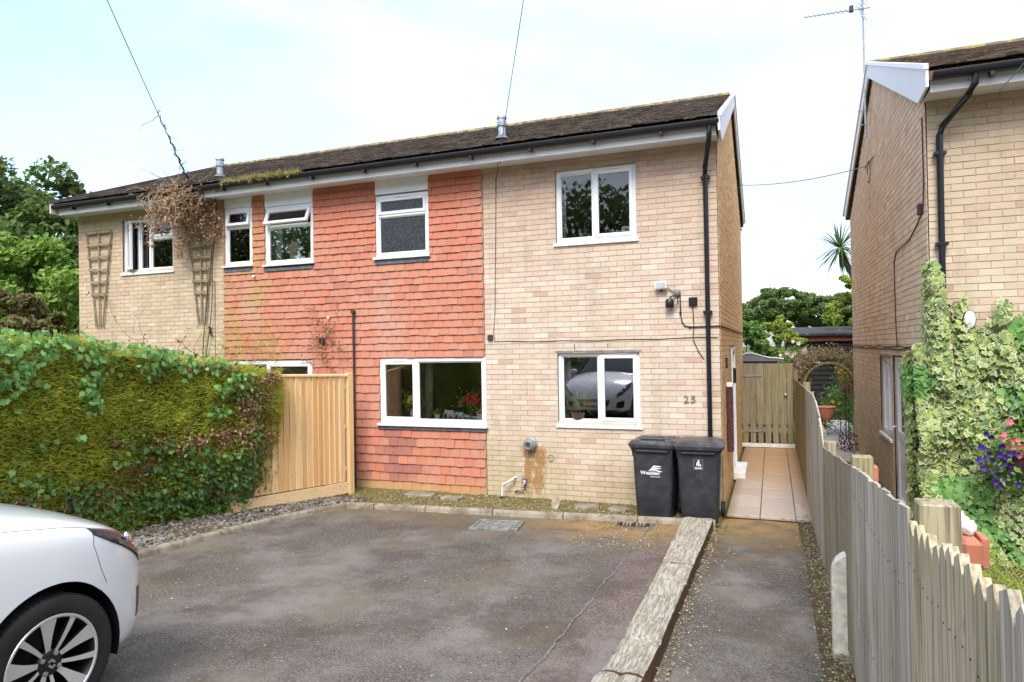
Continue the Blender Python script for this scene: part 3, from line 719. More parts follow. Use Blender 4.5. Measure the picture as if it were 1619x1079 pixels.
def frame_bars(mb, x0, x1, z0, z1, t, y0, y1, b=.006):
    mb.bbox(x0, y0, z0, x1, y1, z0 + t, b); mb.bbox(x0, y0, z1 - t, x1, y1, z1, b)
    mb.bbox(x0, y0 + .0015, z0 + t - .004, x0 + t, y1 - .0015, z1 - t + .004, b); mb.bbox(x1 - t, y0 + .0015, z0 + t - .004, x1, y1 - .0015, z1 - t + .004, b)
def window(house, x0, x1, z0, z1, y, lights, cill=.045, gl=None, label=None, frame_t=.06, cill_over=.03):
    """lights: (xa, xb, za, zb, kind) kind f fixed, s sash proud; lights tile the inside of the frame"""
    mb = MB(); F0, F1 = y, y + .07
    frame_bars(mb, x0, x1, z0, z1, frame_t, F0, F1)
    xs_ = sorted({l[0] for l in lights} | {l[1] for l in lights}); 
    for l in lights:
        for e, s_ in ((l[0], 1), (l[1], -1)):
            if x0 + frame_t + .02 < e < x1 - frame_t - .02 and s_ == 1: mb.bbox(e - .025, F0 + .0006, l[2] - .002, e + .025, F1 - .001, l[3] + .002, .005)
        for e, s_ in ((l[2], 1), (l[3], -1)):
            if z0 + frame_t + .02 < e < z1 - frame_t - .02 and s_ == 1: mb.bbox(l[0] - .002, F0 + .0012, e - .025, l[1] + .002, F1 - .0015, e + .025, .005)
    if cill:
        mb.bbox(x0 - cill_over, y - .07, z0 - cill, x1 + cill_over, y + .06, z0 - .001, .006)
    win = mb.build('window', m_upvc, house)
    if label: win['label'] = label
    ML = MB(); gl = gl or m_glass
    panes = []
    for l in lights:
        xa, xb, za, zb, kind = l[:5]
        if xa > x0 + frame_t + .02: xa += .025
        if xb < x1 - frame_t - .02: xb -= .025
        if za > z0 + frame_t + .02: za += .025
        if zb < z1 - frame_t - .02: zb -= .025
        g_ = l[5] if len(l) > 5 else gl
        if kind == 'f':
            m2 = MB(); frame_bars(m2, xa - .002, xb + .002, za - .002, zb + .002, .018, y + .018, y + .055, .003); m2.build('bead', m_upvc, win)
            MB().box(xa, y + .034, za, xb, y + .038, zb).build('pane', g_, win)
        else:
            M_ = Matrix(); yo = y - .012
            m2 = MB(); frame_bars(m2, xa - .012, xb + .012, za - .012, zb + .012, .052, yo, yo + .05, .006)
            mg = MB().box(xa + .035, yo + .024, za + .035, xb - .035, yo + .028, zb - .035)
            if kind == 'vent':      # faint trickle vent line at the sash head
                mv = MB().bbox((xa + xb) / 2 - .14, yo - .008, zb + .014, (xa + xb) / 2 + .14, yo + .012, zb + .03, .003); mv.build('trickle_vent', m_upvc, win)
            if kind.startswith('open'):
                ang = R(float(kind[5:])); top = kind[4] == 'T'
                if top: M_ = Matrix.Translation((0, yo, zb + .012)) @ Matrix.Rotation(-ang, 4, 'X') @ Matrix.Translation((0, -yo, -zb - .012))
                else: M_ = Matrix.Translation((xa - .012, yo, 0)) @ Matrix.Rotation(-ang, 4, 'Z') @ Matrix.Translation((-xa + .012, -yo, 0))
                m2.v = [tuple(M_ @ Vector(v)) for v in m2.v]; mg.v = [tuple(M_ @ Vector(v)) for v in mg.v]
                if top: MB().tube([(xb - .06, yo + .03, za + .02), M_ @ Vector((xb - .06, yo + .04, za + .03))], .006, 6).build('stay', m_metalg, win)
            m2.build('sash', m_upvc, win); mg.build('pane', g_, win)
    return win

def tile_proto(w_, h_, mat, th=.013):
    # hung tile: top tucked in, bottom standing proud, slightly cambered, lower edge uneven
    mb = MB(); n = 4
    for j, (z, y) in enumerate(((h_ * 1.02, .0), (0, -.019))):
        for i in range(n + 1):
            u = i / n; x = .0015 + (w_ - .003) * u; c = -.003 * (1 - (2 * u - 1) ** 2)
            mb.v.append((x, y + c, z)); mb.v.append((x, y + c + th, z))
    def vi(j, i, k): return j * (n + 1) * 2 + i * 2 + k
    for i in range(n):
        mb.f += [(vi(0, i, 0), vi(1, i, 0), vi(1, i + 1, 0), vi(0, i + 1, 0)), (vi(1, i, 0), vi(1, i, 1), vi(1, i + 1, 1), vi(1, i + 1, 0))]
    mb.f += [(vi(0, 0, 0), vi(0, 0, 1), vi(1, 0, 1), vi(1, 0, 0)), (vi(0, n, 0), vi(1, n, 0), vi(1, n, 1), vi(0, n, 1))]
    mb.mi = [0] * len(mb.f); return mb
def tile_hanging(house, x0, x1, rows, openings, full, seed=1):
    """rows: list of (zbottom, gauge)"""
    rr = random.Random(seed); TWd = .165
    mb = MB()
    us = sorted({x0, x1} | {o[0] for o in openings} | {o[1] for o in openings})
    us = [u for u in us if x0 <= u <= x1]
    zb, zt = rows[0][0] + .03, rows[-1][0] + rows[-1][1]
    for a, b in zip(us[:-1], us[1:]):
        cuts = [(o[2], o[3]) for o in openings if o[0] < b - 1e-4 and o[1] > a + 1e-4]
        for z0, z1 in sub(zb, zt, cuts): mb.box(a, -.018, z0, b, .003, z1)
    back = mb.build('tile_cladding', m_mortar_d, house)
    cand = []; rest = MB(); protos = {}
    for r, (z0, gge) in enumerate(rows):
        zc = z0 + gge * .5
        bx = -34 * TWd if r % 2 == 0 else -34.5 * TWd
        spans = sub(bx if abs(x0 - XS) < .02 else x0, bx if abs(x1 - XS) < .02 else x1, [(o[0], o[1]) for o in openings if o[2] - .01 < zc < o[3] + .0])
        base = math.floor(x0 / TWd) * TWd + (TWd / 2 if r % 2 else 0) - TWd
        x = base - TWd
        while x < x1 + TWd:
            for s0, s1 in spans:
                a = max(x, s0); b = min(x + TWd, s1)
                if b - a < .03: continue
                jz = rr.gauss(0, .0028); jr = rr.gauss(0, .012); jx = rr.gauss(0, .02); sag = .004 * noise.noise(Vector((x * .7, z0, 0)))
                if rr.random() < .025: jr += rr.choice((-1, 1)) * rr.uniform(.02, .05); jz -= .006
                M_ = TR(a, -.022 - abs(rr.gauss(0, .0025)), z0 + jz + sag, ry=jr, rx=jx * .5)
                if abs(b - a - TWd) < 1e-4: cand.append((M_, round(gge, 3)))
                else:
                    pm_ = tile_proto(b - a, gge, m_tile); rest.add([M_ @ Vector(v) for v in pm_.v], pm_.f)
            x += TWd
    cand.sort(key=lambda c: (c[0].translation - CAM).length)
    for M_, gg in cand[:full]:
        t_ = M_.translation; r_ = round(t_.z / .138)
        pl = .10 < t_.z < .9 and -5.22 + .08 * (r_ % 2) < t_.x < (-4.9 + .16 * ((r_ * 7) % 3)) and not (r_ == 5 and t_.x < -5.1)
        if (gg, pl) not in protos: protos[gg, pl] = mesh_of(tile_proto(TWd, gg, m_tile), 'tile', m_tile_plum if pl else m_tile)
        inst(protos[gg, pl], 'tile', M_, back)
    for M_, gg in cand[full:]:
        pm_ = tile_proto(TWd, gg, m_tile); rest.add([M_ @ Vector(v) for v in pm_.v], pm_.f)
    o = rest.build('tiles', m_tile, back); o['kind'] = 'stuff'
    return back

def roof(house, x0, x1, yf, yr, yb, ze, zr, mat, full=300, seed=4, detail_back=False, split='none'):
    """pitched roof with lapped plain tiles; yf front eave, yr ridge, yb rear eave"""
    rr = random.Random(seed)
    mb = MB()
    mb.add([(x0, yf, ze - .03), (x1, yf, ze - .03), (x1, yr, zr - .03), (x0, yr, zr - .03), (x0, yb, ze - .03), (x1, yb, ze - .03),
            (x0, yf, ze - .12), (x1, yf, ze - .12), (x1, yr, zr - .12), (x0, yr, zr - .12), (x0, yb, ze - .12), (x1, yb, ze - .12)],
           [(0, 1, 2, 3), (3, 2, 5, 4), (6, 9, 8, 7), (9, 10, 11, 8), (0, 3, 9, 6), (3, 4, 10, 9), (1, 7, 8, 2), (2, 8, 11, 5), (0, 6, 7, 1), (4, 5, 11, 10)])
    deck = mb.build('roof', mat, house)
    TW_, GA = .165, .125
    cand = []; rest = MB()
    for side in (0, 1):
        ys0 = yf if side == 0 else yb
        L = math.hypot(yr - ys0, zr - ze); n = int(L / GA)
        a = math.atan2(zr - ze, abs(yr - ys0))
        for r in range(n + 1):
            t = r * L / (n + 1) / L
            y = ys0 + (yr - ys0) * t; z = ze + (zr - ze) * t
            if side == 1:   # back slope: one strip per course
                rest.add([(x0, y + .02, z + .012), (x1, y + .02, z + .012), (x1, y + (yr - ys0) * GA / L, z + (zr - ze) * GA / L + .002), (x0, y + (yr - ys0) * GA / L, z + (zr - ze) * GA / L + .002), (x0, y + .02, z - .01), (x1, y + .02, z - .01)], [(0, 3, 2, 1), (0, 1, 5, 4)])
                continue
            x = x0 - (TW_ / 2 if r % 2 else 0)
            while x < x1 - .02:
                xa = max(x, x0); xb = min(x + TW_, x1)
                sl_ = a - .12 + rr.gauss(0, .02)
                M_ = TR(xa, y - .018, z + .020 + abs(rr.gauss(0, .005)), rz=rr.gauss(0, .015), rx=sl_, ry=rr.gauss(0, .014))
                if abs(xb - xa - TW_) < 1e-3: cand.append((M_, TW_))
                elif xb - xa > .02: pp = MB().box(.002, 0, -.018, xb - xa - .002, .15, 0); rest.add([M_ @ Vector(v) for v in pp.v], pp.f)
                x += TW_
    cand.sort(key=lambda c: (c[0].translation - CAM).length)
    pp = MB().box(.002, 0, -.018, TW_ - .002, .15, 0)
    pr = mesh_of(pp, 'roof_tile', mat)
    for M_, _ in cand[:full]: inst(pr, 'roof_tile', M_, deck)
    for M_, _ in cand[full:]: rest.add([M_ @ Vector(v) for v in pp.v], pp.f)
    o = rest.build('roof_tiles', mat, deck); o['kind'] = 'stuff'
    # ridge: half round tiles
    x = x0; m_ = MB()
    for a_ in range(9):
        t = math.pi * a_ / 8; m_.v += [(0, math.cos(t) * .115, math.sin(t) * .075 - .02), (.43, math.cos(t) * .12, math.sin(t) * .08 - .02)]
    for a_ in range(8): m_.f.append((a_ * 2, a_ * 2 + 2, a_ * 2 + 3, a_ * 2 + 1)); m_.mi.append(0)
    m_.f += [tuple(range(0, 18, 2))[::-1], tuple(range(1, 18, 2))]; m_.mi += [0, 0]
    pr = mesh_of(m_, 'ridge_tile', m_ridge, 40)
    while x < x1 - .1:
        M_ = TR(x, yr, zr + .0, 0, ry=rr.gauss(0, .006))
        if x + .43 > x1: M_ = TR(x1 - .43, yr, zr + .006)
        inst(pr, 'ridge_tile', M_, deck); x += .435
    return deck

def gutter(house, x0, x1, y, z, name='gutter', endcap=True):
    mb = MB(); n = 8; Rr = .058
    prof = [(y - Rr * math.cos(math.pi * k / n), z - Rr * math.sin(math.pi * k / n) * 1.15) for k in range(n + 1)]
    prof = [(prof[0][0], prof[0][1] + .012)] + prof
    prof2 = [(p[0] * .0 + y + (p[0] - y) * .86, z + (p[1] - z) * .86 + .004) for p in prof]
    pr = prof + prof2[::-1]
    for x in (x0, x1): mb.v += [(x, a, b) for a, b in pr]
    k = len(pr)
    for i in range(k): mb.f.append((i, (i + 1) % k, k + (i + 1) % k, k + i)); mb.mi.append(0)
    mb.f += [tuple(range(len(prof)))[::-1], tuple(range(k, k + len(prof)))]; mb.mi += [0, 0]
    g_ = mb.build(name, m_black, house, 40)
    x = x0 + .5
    while x < x1 - .1:
        MB().bbox(x - .02, y - .03, z - .10, x + .02, y + .055, z - .02, .004).build('bracket', m_black, g_); x += .9
    return g_
def eaves(house, x0, x1, yw, zs, ov=.35):
    MB().box(x0, yw - ov, zs, x1, yw + .02, zs + .02).build('soffit', m_fascia, house)
    MB().bbox(x0, yw - ov - .022, zs - .025, x1, yw - ov - .001, zs + .15, .003).build('fascia', m_fascia, house)

def downpipe(house, pts, r=.034, clips=(), mat=None):
    p = MB().tube(pts, r, 12).build('downpipe', mat or m_black, house, 50)
    for c in clips:
        x, y, z = c
        MB().bbox(x - .058, y - .03, z - .018, x + .058, y + .045, z + .018, .004).build('pipe_clip', m_black, p)
    return p

def shell(house, x0, x1, y0, y1, zt):
    """floors, ceilings and partitions so that the rooms behind the glass are real"""
    mb = MB()
    for z in (0.02, 2.42, 4.86): mb.box(x0 + .26, y0 + .262, z, x1 - .26, y1 - .26, z + .18 if z < 4 else z + .06)
    mb.box(x0 + .26, y0 + 3.9, .2, x1 - .26, y0 + 4.0, 4.86)
    o = mb.build('floor_slab', m_lining, house)
    m2 = MB()
    m2.box(x0 + .262, y0 + .262, .2, x0 + .275, y1 - .26, 4.86); m2.box(x1 - .275, y0 + .262, .2, x1 - .262, y1 - .26, 4.86)
    m2.build('room_wall', m_lining, house)

def gable_barge(house, xg, sgn, yf, yr, yb, ze, zr, boxend=True):
    """white bargeboards on a gable; sgn +1 board faces +X"""
    for (ya, yb_, nm) in ((yf, yr, 'front'), (yb, yr, 'rear')):
        mb = MB(); d = .20
        pts = [(xg, ya, ze - .005), (xg, yr, zr + .0), (xg, yr, zr - d), (xg, ya + (.30 if nm == 'front' else -.28), ze - d + .0 + (zr - ze) * .30 / abs(yr - ya) - .02)]
        if nm == 'front': pts = [(xg, ya - .05, ze - .02), (xg, yr, zr), (xg, yr, zr - d), (xg, ya + .36, ze - .23), (xg, ya - .05, ze - .20)]
        mb.prism(pts, (sgn * .025, 0, 0))
        mb.build('bargeboard', m_fascia, house)
        mb = MB(); s_ = 1 if nm == 'front' else -1
        mb.prism([(xg, ya - .06 * s_, ze - .025), (xg, yr, zr + .005), (xg, yr, zr + .05), (xg, ya - .06 * s_, ze + .028)], (sgn * .045, 0, 0))
        mb.build('verge_trim', m_roof if xg < -5 else m_upvc, house)

# ---- right hand semi, number 25
YR, YB, ZE, ZR = 3.6, 7.2 + .42, 5.08, 6.72
XS = -5.65
hA = thing('house', 'cream brick and red tile hung semi with house number 25 beside the bins', 'house', (-2.8, 0, 0), 'houses')
tile_x0, tile_x1 = -8.33, -3.36
wUR = (-2.23, -1.07, 3.68, 4.72); wLR = (-2.24, -1.06, 1.09, 2.12)
wall(hA, 'front_wall', (tile_x1, 0, 0), (1, 0, 0), (0, -1, 0), -tile_x1, 4.9, [(w_[0] - tile_x1, w_[1] - tile_x1, w_[2], w_[3]) for w_ in (wUR, wLR)], m_brick, m_mortar, full=300, seed=1, zmin=-.15)
def gab(W, pk, ze_, zr_):
    return (lambda u: ze_ - .15 + (zr_ - ze_) * (1 - abs(u - pk) / pk), pk)
wall(hA, 'side_wall', (0, 0.0125, 0), (0, 1, 0), (1, 0, 0), 7.19, 4.9, [(2.4, 3.3, -.05, 2.14)], m_brick_side, m_mortar_d, full=0, topfn=gab(7.19, 3.6, 5.08, ZR), seed=2, zmin=-.15)
wUM = (-5.22, -4.27, 3.66, 4.64); wLL = (-5.18, -3.36, 1.04, 2.06)
rowsA = [(-.0 + .138 * i, .138) for i in range(15)]; zz = rowsA[-1][0] + .138
while zz < 4.86: rowsA.append((zz, .1135)); zz += .1135
opA = [(wUM[0], wUM[1], 3.60, 5.2), (wLL[0], wLL[1], .98, 2.06)]
MBb = MB()
for z0, z1 in sub(-.15, 4.9, [(1.04, 2.06)]): MBb.box(-5.18, .004, z0, -4.27, .26, min(z1, 3.6 if z0 > 2 else z1))
MBb.box(XS, .004, -.15, -5.22, .26, 4.9); MBb.box(-4.27, .004, 2.06, tile_x1 - .001, .26, 4.9); MBb.box(-4.27, .004, -.15, tile_x1 - .001, .26, 1.04); MBb.box(-5.22, .004, -.15, -5.18, .26, 3.6)
MBb.build('tile_backing_wall', m_mortar, hA)
tile_hanging(hA, XS, tile_x1 - .005, rowsA, opA, 300, 1)
MB().box(tile_x1 - 0.9, -.02, 4.855, tile_x1 - .006, .0, 4.9).build('timber_trim', m_fascia, hA)
MB().bbox(wUM[0], -.035, 4.66, wUM[1], .03, 4.898, .004).build('upvc_panel', m_upvc, hA)
MB().box(XS, -.30, -.14, tile_x1, .0, -.01).build('plinth', m_kerb, hA)
window(hA, *wUR, .03, [(-2.17, -1.67, 3.74, 4.66, 'f'), (-1.67, -1.13, 3.74, 4.66, 'vent')], cill=.05, label='upper right white window with a fixed pane and an opening sash')
window(hA, *wLR, .03, [(-2.18, -1.63, 1.15, 2.06, 'f', m_glass_coated), (-1.63, -1.12, 1.15, 2.06, 'vent', m_glass_coated)], cill=.05, label='lower right white window reflecting the parked car')
window(hA, *wUM, -.02, [(-5.16, -4.33, 3.72, 4.32, 'f', m_obscure), (-5.16, -4.33, 4.32, 4.58, 'vent', m_obscure)], cill=.04, label='bathroom window with patterned glass and a top light')
window(hA, *wLL, -.02, [(-5.12, -4.53, 1.10, 2.0, 'vent'), (-4.53, -3.42, 1.10, 2.0, 'f')], cill=.04, label='wide lower window with flowers and ornaments on its sill')
MB().bbox(wUM[0] - .0, -.05, 3.545, wUM[1] + .0, -.005, 3.618, .004).build('lead_flashing', m_lead, hA)
MB().bbox(wLL[0] - .04, -.055, .945, wLL[1] + .0, -.005, .998, .004).build('lead_flashing', m_lead, hA)
MB().box(wLR[0] - .03, -.02, 2.121, wLR[1] + .03, .03, 2.14).build('lintel', m_metalg, hA)
for x in (-1.98, -1.5): MB().box(x - .006, -.012, 2.145, x + .006, .0, 2.23).build('weep_vent', m_seal, hA)
shell(hA, XS - .26, 0, 0, 7.2, 4.86)
MB().box(XS - .13, .26, -.1, XS + .12, 7.19, 6.3 - 1.3).build('party_wall', m_lining, hA)
MB().box(XS, 7.0, -.1, -.262, 7.199, 4.9).build('rear_wall', m_mortar_d, hA)
roof(hA, XS + .0, .06, -.44, YR, YB, ZE, ZR, m_roof, 300, 4)
eaves(hA, XS, .03, 0, 4.88); MB().box(XS, 7.2, 4.88, .03, 7.62, 4.9).build('soffit', m_fascia, hA)
gutter(hA, XS, .075, -.445, 5.015)
gable_barge(hA, .062, 1, -.44, YR, YB, ZE, ZR)
downpipe(hA, [(-.05, -.445, 4.97), (-.05, -.445, 4.86), (-.06, -.42, 4.78), (-.135, -.12, 4.52), (-.14, -.07, 4.44), (-.14, -.065, .1)], .034, [(-.14, -.065, z) for z in (4.40, 2.62, .9)])
# side door with white frame and step
sd_ = MB(); sd_.bbox(.012 - .06, 2.402, .0, .03, 2.47, 2.13, .004); sd_.bbox(-.048, 3.23, .0, .03, 3.298, 2.13, .004); sd_.bbox(-.046, 2.471, 2.06, .028, 3.229, 2.128, .004)
sdo = sd_.build('side_door', m_upvc, hA); MB().bbox(-.06, 2.475, .06, -.01, 3.225, 2.055, .006).build('door_leaf', m_upvc, sdo)
MB().bbox(-.01, 2.54, .95, .03, 2.62, 1.12, .004).build('door_handle', m_white, sdo)
MB().bbox(.012, 2.42, 1.55, .075, 2.55, 1.80, .005).build('letter_box', m_black, hA)
MB().bbox(.012, 2.30, -.02, .20, 3.35, .11, .01).build('door_step', m_white, hA)
# chimney cowl flue on the roof
def flue(parent, x, y, z, label):
    f = thing('roof_flue', label, 'flue', (x, y, z - .1), 'grey flue terminals on the roof')
    MB().lathe([(.055, -.1), (.055, .20), (.0, .20)], 20, TR(x, y, z)).build('pipe', m_metalg, f, 40)
    MB().lathe([(.075, .185), (.078, .24), (.062, .25), (.062, .29), (.078, .30), (.072, .335), (.0, .345)], 20, TR(x, y, z)).build('cowl', m_metalg, f, 40)
    MB().lathe([(.11, -.01), (.07, .04), (.056, .05)], 20, TR(x, y, z)).build('flashing', m_lead, f, 40)
flue(hA, -3.08, .1, 5.33, 'grey flue terminal on the roof above the join of tile and brick')
flue(hA, -8.5, .1, 5.33, 'grey flue terminal on the roof above the narrow upstairs window')
v = thing('soil_vent_cap', 'small dark vent cap just showing over the ridge', 'vent', (-4.1, 3.9, 6.5))
MB().lathe([(.10, 0), (.10, .22), (.15, .24), (.15, .28), (0, .30)], 18, TR(-4.1, 3.9, 6.5)).build('cap', m_drain, v, 40)

# ---- left hand semi
XL = -11.94
hB = thing('house', 'left semi with trellises, open casement and dead climber under the eaves', 'house', (-8.8, 0, 0), 'houses')
wUL = (-10.77, -9.51, 3.72, 4.72)
wall(hB, 'front_wall', (XL, 0, 0), (1, 0, 0), (0, -1, 0), tile_x0 - XL, 4.9, [(wUL[0] - XL, wUL[1] - XL, wUL[2], wUL[3])], m_brick_l, m_mortar, full=300, seed=5, zmin=-.15)
wall(hB, 'side_wall', (XL, 7.19, 0), (0, -1, 0), (-1, 0, 0), 7.18, 4.9, [], m_brick_l, m_mortar_d, full=0, topfn=gab(7.18, 3.59, 5.08, ZR), seed=6, zmin=-.15, view=False)
w2 = (-8.29, -7.69, 3.70, 4.71); w3 = (-7.41, -6.42, 3.67, 4.66); w4 = (-8.32, -6.47, 1.0, 2.04)
opB = [(w2[0], w2[1], 3.64, 5.2), (w3[0], w3[1], 3.61, 5.2), (w4[0], w4[1], .95, 2.04)]
mbk = MB(); us = sorted({tile_x0 + .001, XS} | {o[0] for o in opB} | {o[1] for o in opB})
for a, b in zip(us[:-1], us[1:]):
    for z0, z1 in sub(-.15, 4.9, [(o[2], o[3]) for o in opB if o[0] < b - 1e-4 and o[1] > a + 1e-4]): mbk.box(a, .004, z0, b, .26, z1)
mbk.build('tile_backing_wall', m_mortar, hB)
tile_hanging(hB, tile_x0 + .005, XS, rowsA, opB, 300, 2)
window(hB, *wUL, .03, [(-10.71, -10.39, 3.78, 4.66, 'openL28'), (-10.39, -10.12, 3.78, 4.66, 'f'), (-10.12, -9.57, 3.78, 4.34, 'f'), (-10.12, -9.57, 4.34, 4.66, 'sash')], cill=.05, label='upstairs window with its left casement standing open')
window(hB, *w2, -.02, [(-8.23, -7.75, 3.76, 4.38, 'f'), (-8.23, -7.75, 4.38, 4.65, 'openT9')], cill=.03, label='narrow upstairs window with a fern behind it')
window(hB, *w3, -.02, [(-7.35, -6.48, 3.73, 4.32, 'f'), (-7.35, -6.48, 4.32, 4.60, 'openT24')], cill=.03, label='upstairs window with open top light and ship wheel ornament')
window(hB, *w4, -.02, [(-8.26, -7.4, 1.06, 1.98, 'f'), (-7.4, -6.53, 1.06, 1.98, 'sash')], cill=.03, label='ground floor window half hidden behind hedge and fence')
for w_, z in ((w2, 3.66), (w3, 3.63)): MB().bbox(w_[0], -.05, z - .07, w_[1], -.005, z - .012, .004).build('lead_flashing', m_lead, hB)
for w_ in (w2, w3): MB().bbox(w_[0], -.035, w_[3] + .002, w_[1], .03, 4.898, .004).build('upvc_panel', m_upvc, hB)
MB().box(XS - .14, 7.0, -.1, XL + .262, 7.199, 4.9).build('rear_wall', m_mortar_d, hB)
shell(hB, XL, XS + .13, 0, 7.2, 4.86)
roof(hB, XL - .1, XS - .0, -.44, YR, YB, ZE, ZR, m_roof, 300, 9)
eaves(hB, XL - .05, XS, 0, 4.88); gutter(hB, XL - .08, XS, -.445, 5.015)
gable_barge(hB, XL - .10, -1, -.44, YR, YB, ZE, ZR)
# clear seam pipe running up the tiles between the two houses
c = thing('boundary_strip', 'thin brown upright strip on the red tiles marking where the semis meet', 'strip', (-5.63, -.08, 0))
MB().tube([(-5.63, -.075, -.02), (-5.63, -.078, 2.80)], .018, 8).build('strip', m_brown, c, 40)
MB().bbox(-5.66, -.11, 2.79, -5.60, -.05, 2.84, .005).build('bracket', m_brown, c)

# ---- next door house on the right
XN, YN, DN = 2.22, -1.05, 7.43; ZO = -.15
hC = thing('house', 'neighbouring cream brick house with variegated ivy and white gable boards', 'house', (XN + 3, YN, 0), 'houses')
XN2 = 8.2
wall(hC, 'front_wall', (XN, YN, ZO), (1, 0, 0), (0, -1, 0), XN2 - XN, 4.9, [(4.2, 5.3, 3.65, 4.7), (2.2, 3.6, 1.0, 2.1)], m_brick_n, m_mortar, full=300, seed=11, zmin=-.15)
wn0, wn1 = 2.63 - YN - .0, 1.50 - YN
wall(hC, 'side_wall', (XN, YN + DN, ZO), (0, -1, 0), (-1, 0, 0), DN - .0125, 4.9, [(DN - 3.72, DN - 2.60, .80 - ZO, 1.97 - ZO), (DN - 2.48, DN - 1.62, 0.0, 2.0 - ZO)], m_brick_ns, m_mortar_d, full=300, topfn=gab(DN - .0125, DN / 2 - .006, 5.08, ZR), seed=12, zmin=-.1)
yrN = YN + DN / 2
roof(hC, XN - .06, XN2, YN - .44, yrN, YN + DN + .42, ZE + ZO, ZR + ZO, m_roof_n, 300, 14)
MB().box(XN - .03, YN - .35, 4.88 + ZO, XN2, YN + .02, 4.9 + ZO).build('soffit', m_fascia, hC)
MB().bbox(XN - .03, YN - .372, 4.855 + ZO, XN2, YN - .351, 5.03 + ZO, .003).build('fascia', m_fascia, hC)
gutter(hC, XN - .02, XN2, YN - .445, 5.015 + ZO)
gable_barge(hC, XN - .065, -1, YN - .44, yrN, YN + DN + .42, ZE + ZO, ZR + ZO)
downpipe(hC, [(2.56, YN - .445, 4.83), (2.56, YN - .44, 4.72), (2.52, YN - .36, 4.64), (2.34, YN - .10, 4.42), (2.32, YN - .075, 4.34), (2.32, YN - .075, .1)], .034, [(2.32, YN - .075, z) for z in (4.15, 3.2, 2.55)])
MB().box(XN + .262, YN + DN - .2, -.1, XN2, YN + DN - .001, 4.9 + ZO).build('rear_wall', m_mortar_d, hC)
MB().box(XN2 - .25, YN + .262, -.1, XN2 - .001, YN + DN - .21, 4.9 + ZO).build('party_wall', m_mortar_d, hC)
m_ = MB()
for z in (-.1, 2.3, 4.72): m_.box(XN + .262, YN + .262, z, XN2 - .26, YN + DN - .21, z + .1)
m_.box(XN + 2.6, YN + .262, 0, XN + 2.7, YN + DN - .21, 4.7); m_.build('floor_slab', m_lining, hC)
# windows of the next door house on its gable (facing -X): build facing -Y then turn
def turned(house, fn, M_):
    n0 = set(bpy.data.objects); fn(); new = [o for o in bpy.data.objects if o not in n0]
    off = origin(house)
    for o in new:
        me = o.data; me.transform(Matrix.Translation(-off) @ M_ @ Matrix.Translation(off))
# local x -> world -y, local y -> world +x
Mt = Matrix(((0, 1, 0, XN), (-1, 0, 0, 0), (0, 0, 1, 0), (0, 0, 0, 1)))
turned(hC, lambda: window(hC, -2.66, -1.56, .80, 1.96, .03, [(-2.60, -2.12, .86, 1.90, 'f'), (-2.12, -1.62, .86, 1.90, 'vent')], cill=.05, label='side window of the neighbouring house beside its back door'), Mt)
def ndoor():
    mb = MB(); frame_bars(mb, -1.42, -.58, -.08, 1.98, .06, .02, .09); d = mb.build('door', m_upvc, hC)
    m2 = MB(); frame_bars(m2, -1.355, -.645, -.02, 1.915, .10, .015, .065); m2.bbox(-1.26, .02, .85, -.74, .06, .97, .005); m2.bbox(-1.25, .03, .09, -.75, .055, .846, .01); m2.build('door_leaf', m_upvc, d)
    MB().box(-1.25, .038, .975, -.75, .042, 1.81).build('pane', m_glass, d)
    MB().tube([(-1.30, .0, 1.02), (-1.30, -.04, 1.02), (-1.18, -.045, 1.02)], .009, 8).build('door_handle', m_white, d)
    MB().bbox(-1.5, -.35, -.12, -.5, -.0, -.01, .01).build('door_step', m_white, hC)
turned(hC, ndoor, Mt)
window(hC, XN + 4.2, XN + 5.3, 3.65 + ZO, 4.7 + ZO, YN + .03, [(XN + 4.26, XN + 4.75, 3.71 + ZO, 4.64 + ZO, 'f'), (XN + 4.75, XN + 5.24, 3.71 + ZO, 4.64 + ZO, 'sash')])
window(hC, XN + 2.2, XN + 3.6, 1.0 + ZO, 2.1 + ZO, YN + .03, [(XN + 2.26, XN + 2.9, 1.06 + ZO, 2.04 + ZO, 'f'), (XN + 2.9, XN + 3.54, 1.06 + ZO, 2.04 + ZO, 'sash')])
# ------------------------------------------------------------------ fixtures on the house front
def text_mesh(name, body, size, mat, M_, parent=None, ext=.0006, bold=0.0, align='CENTER'):
    cu_ = bpy.data.curves.new(name, 'FONT'); cu_.body = body; cu_.size = size; cu_.extrude = ext; cu_.offset = bold; cu_.align_x = align
    t_ = bpy.data.objects.new(name, cu_); col.objects.link(t_)
    me = bpy.data.meshes.new_from_object(t_.evaluated_get(bpy.context.evaluated_depsgraph_get())); bpy.data.objects.remove(t_)
    O = origin(parent) if parent else Vector((0, 0, 0))
    me.transform(Matrix.Translation(-O) @ M_); me.materials.clear(); me.materials.append(mat); me.name = name
    return link(name, me, parent)
FR = Matrix.Rotation(R(90), 4, 'X')       # text plane to face -Y
m_numstone = plain('weathered_number', (.22, .19, .15), .8)
n_ = thing('house_number', 'weathered metal number 25 fixed on the cream brick wall above the bins', 'house number', (-.40, -.012, 1.48))
text_mesh('numeral', '2', .135, m_numstone, Matrix.Translation((-.445, -.018, 1.42)) @ FR, n_, .005, .004)
text_mesh('numeral', '5', .135, m_numstone, Matrix.Translation((-.355, -.018, 1.42)) @ FR, n_, .005, .004)
f = thing('security_light', 'small square white floodlight high on the brick wall left of the camera', 'light', (-.745, -.03, 3.0))
MB().bbox(-.825, -.10, 2.95, -.665, -.05, 3.055, .008).build('housing', m_white, f)
mb = MB(); mb.box(-.808, -.104, 2.965, -.682, -.1005, 3.04); mb.build('lens', plain('floodlight_lens', (.45, .47, .48), .2), f)
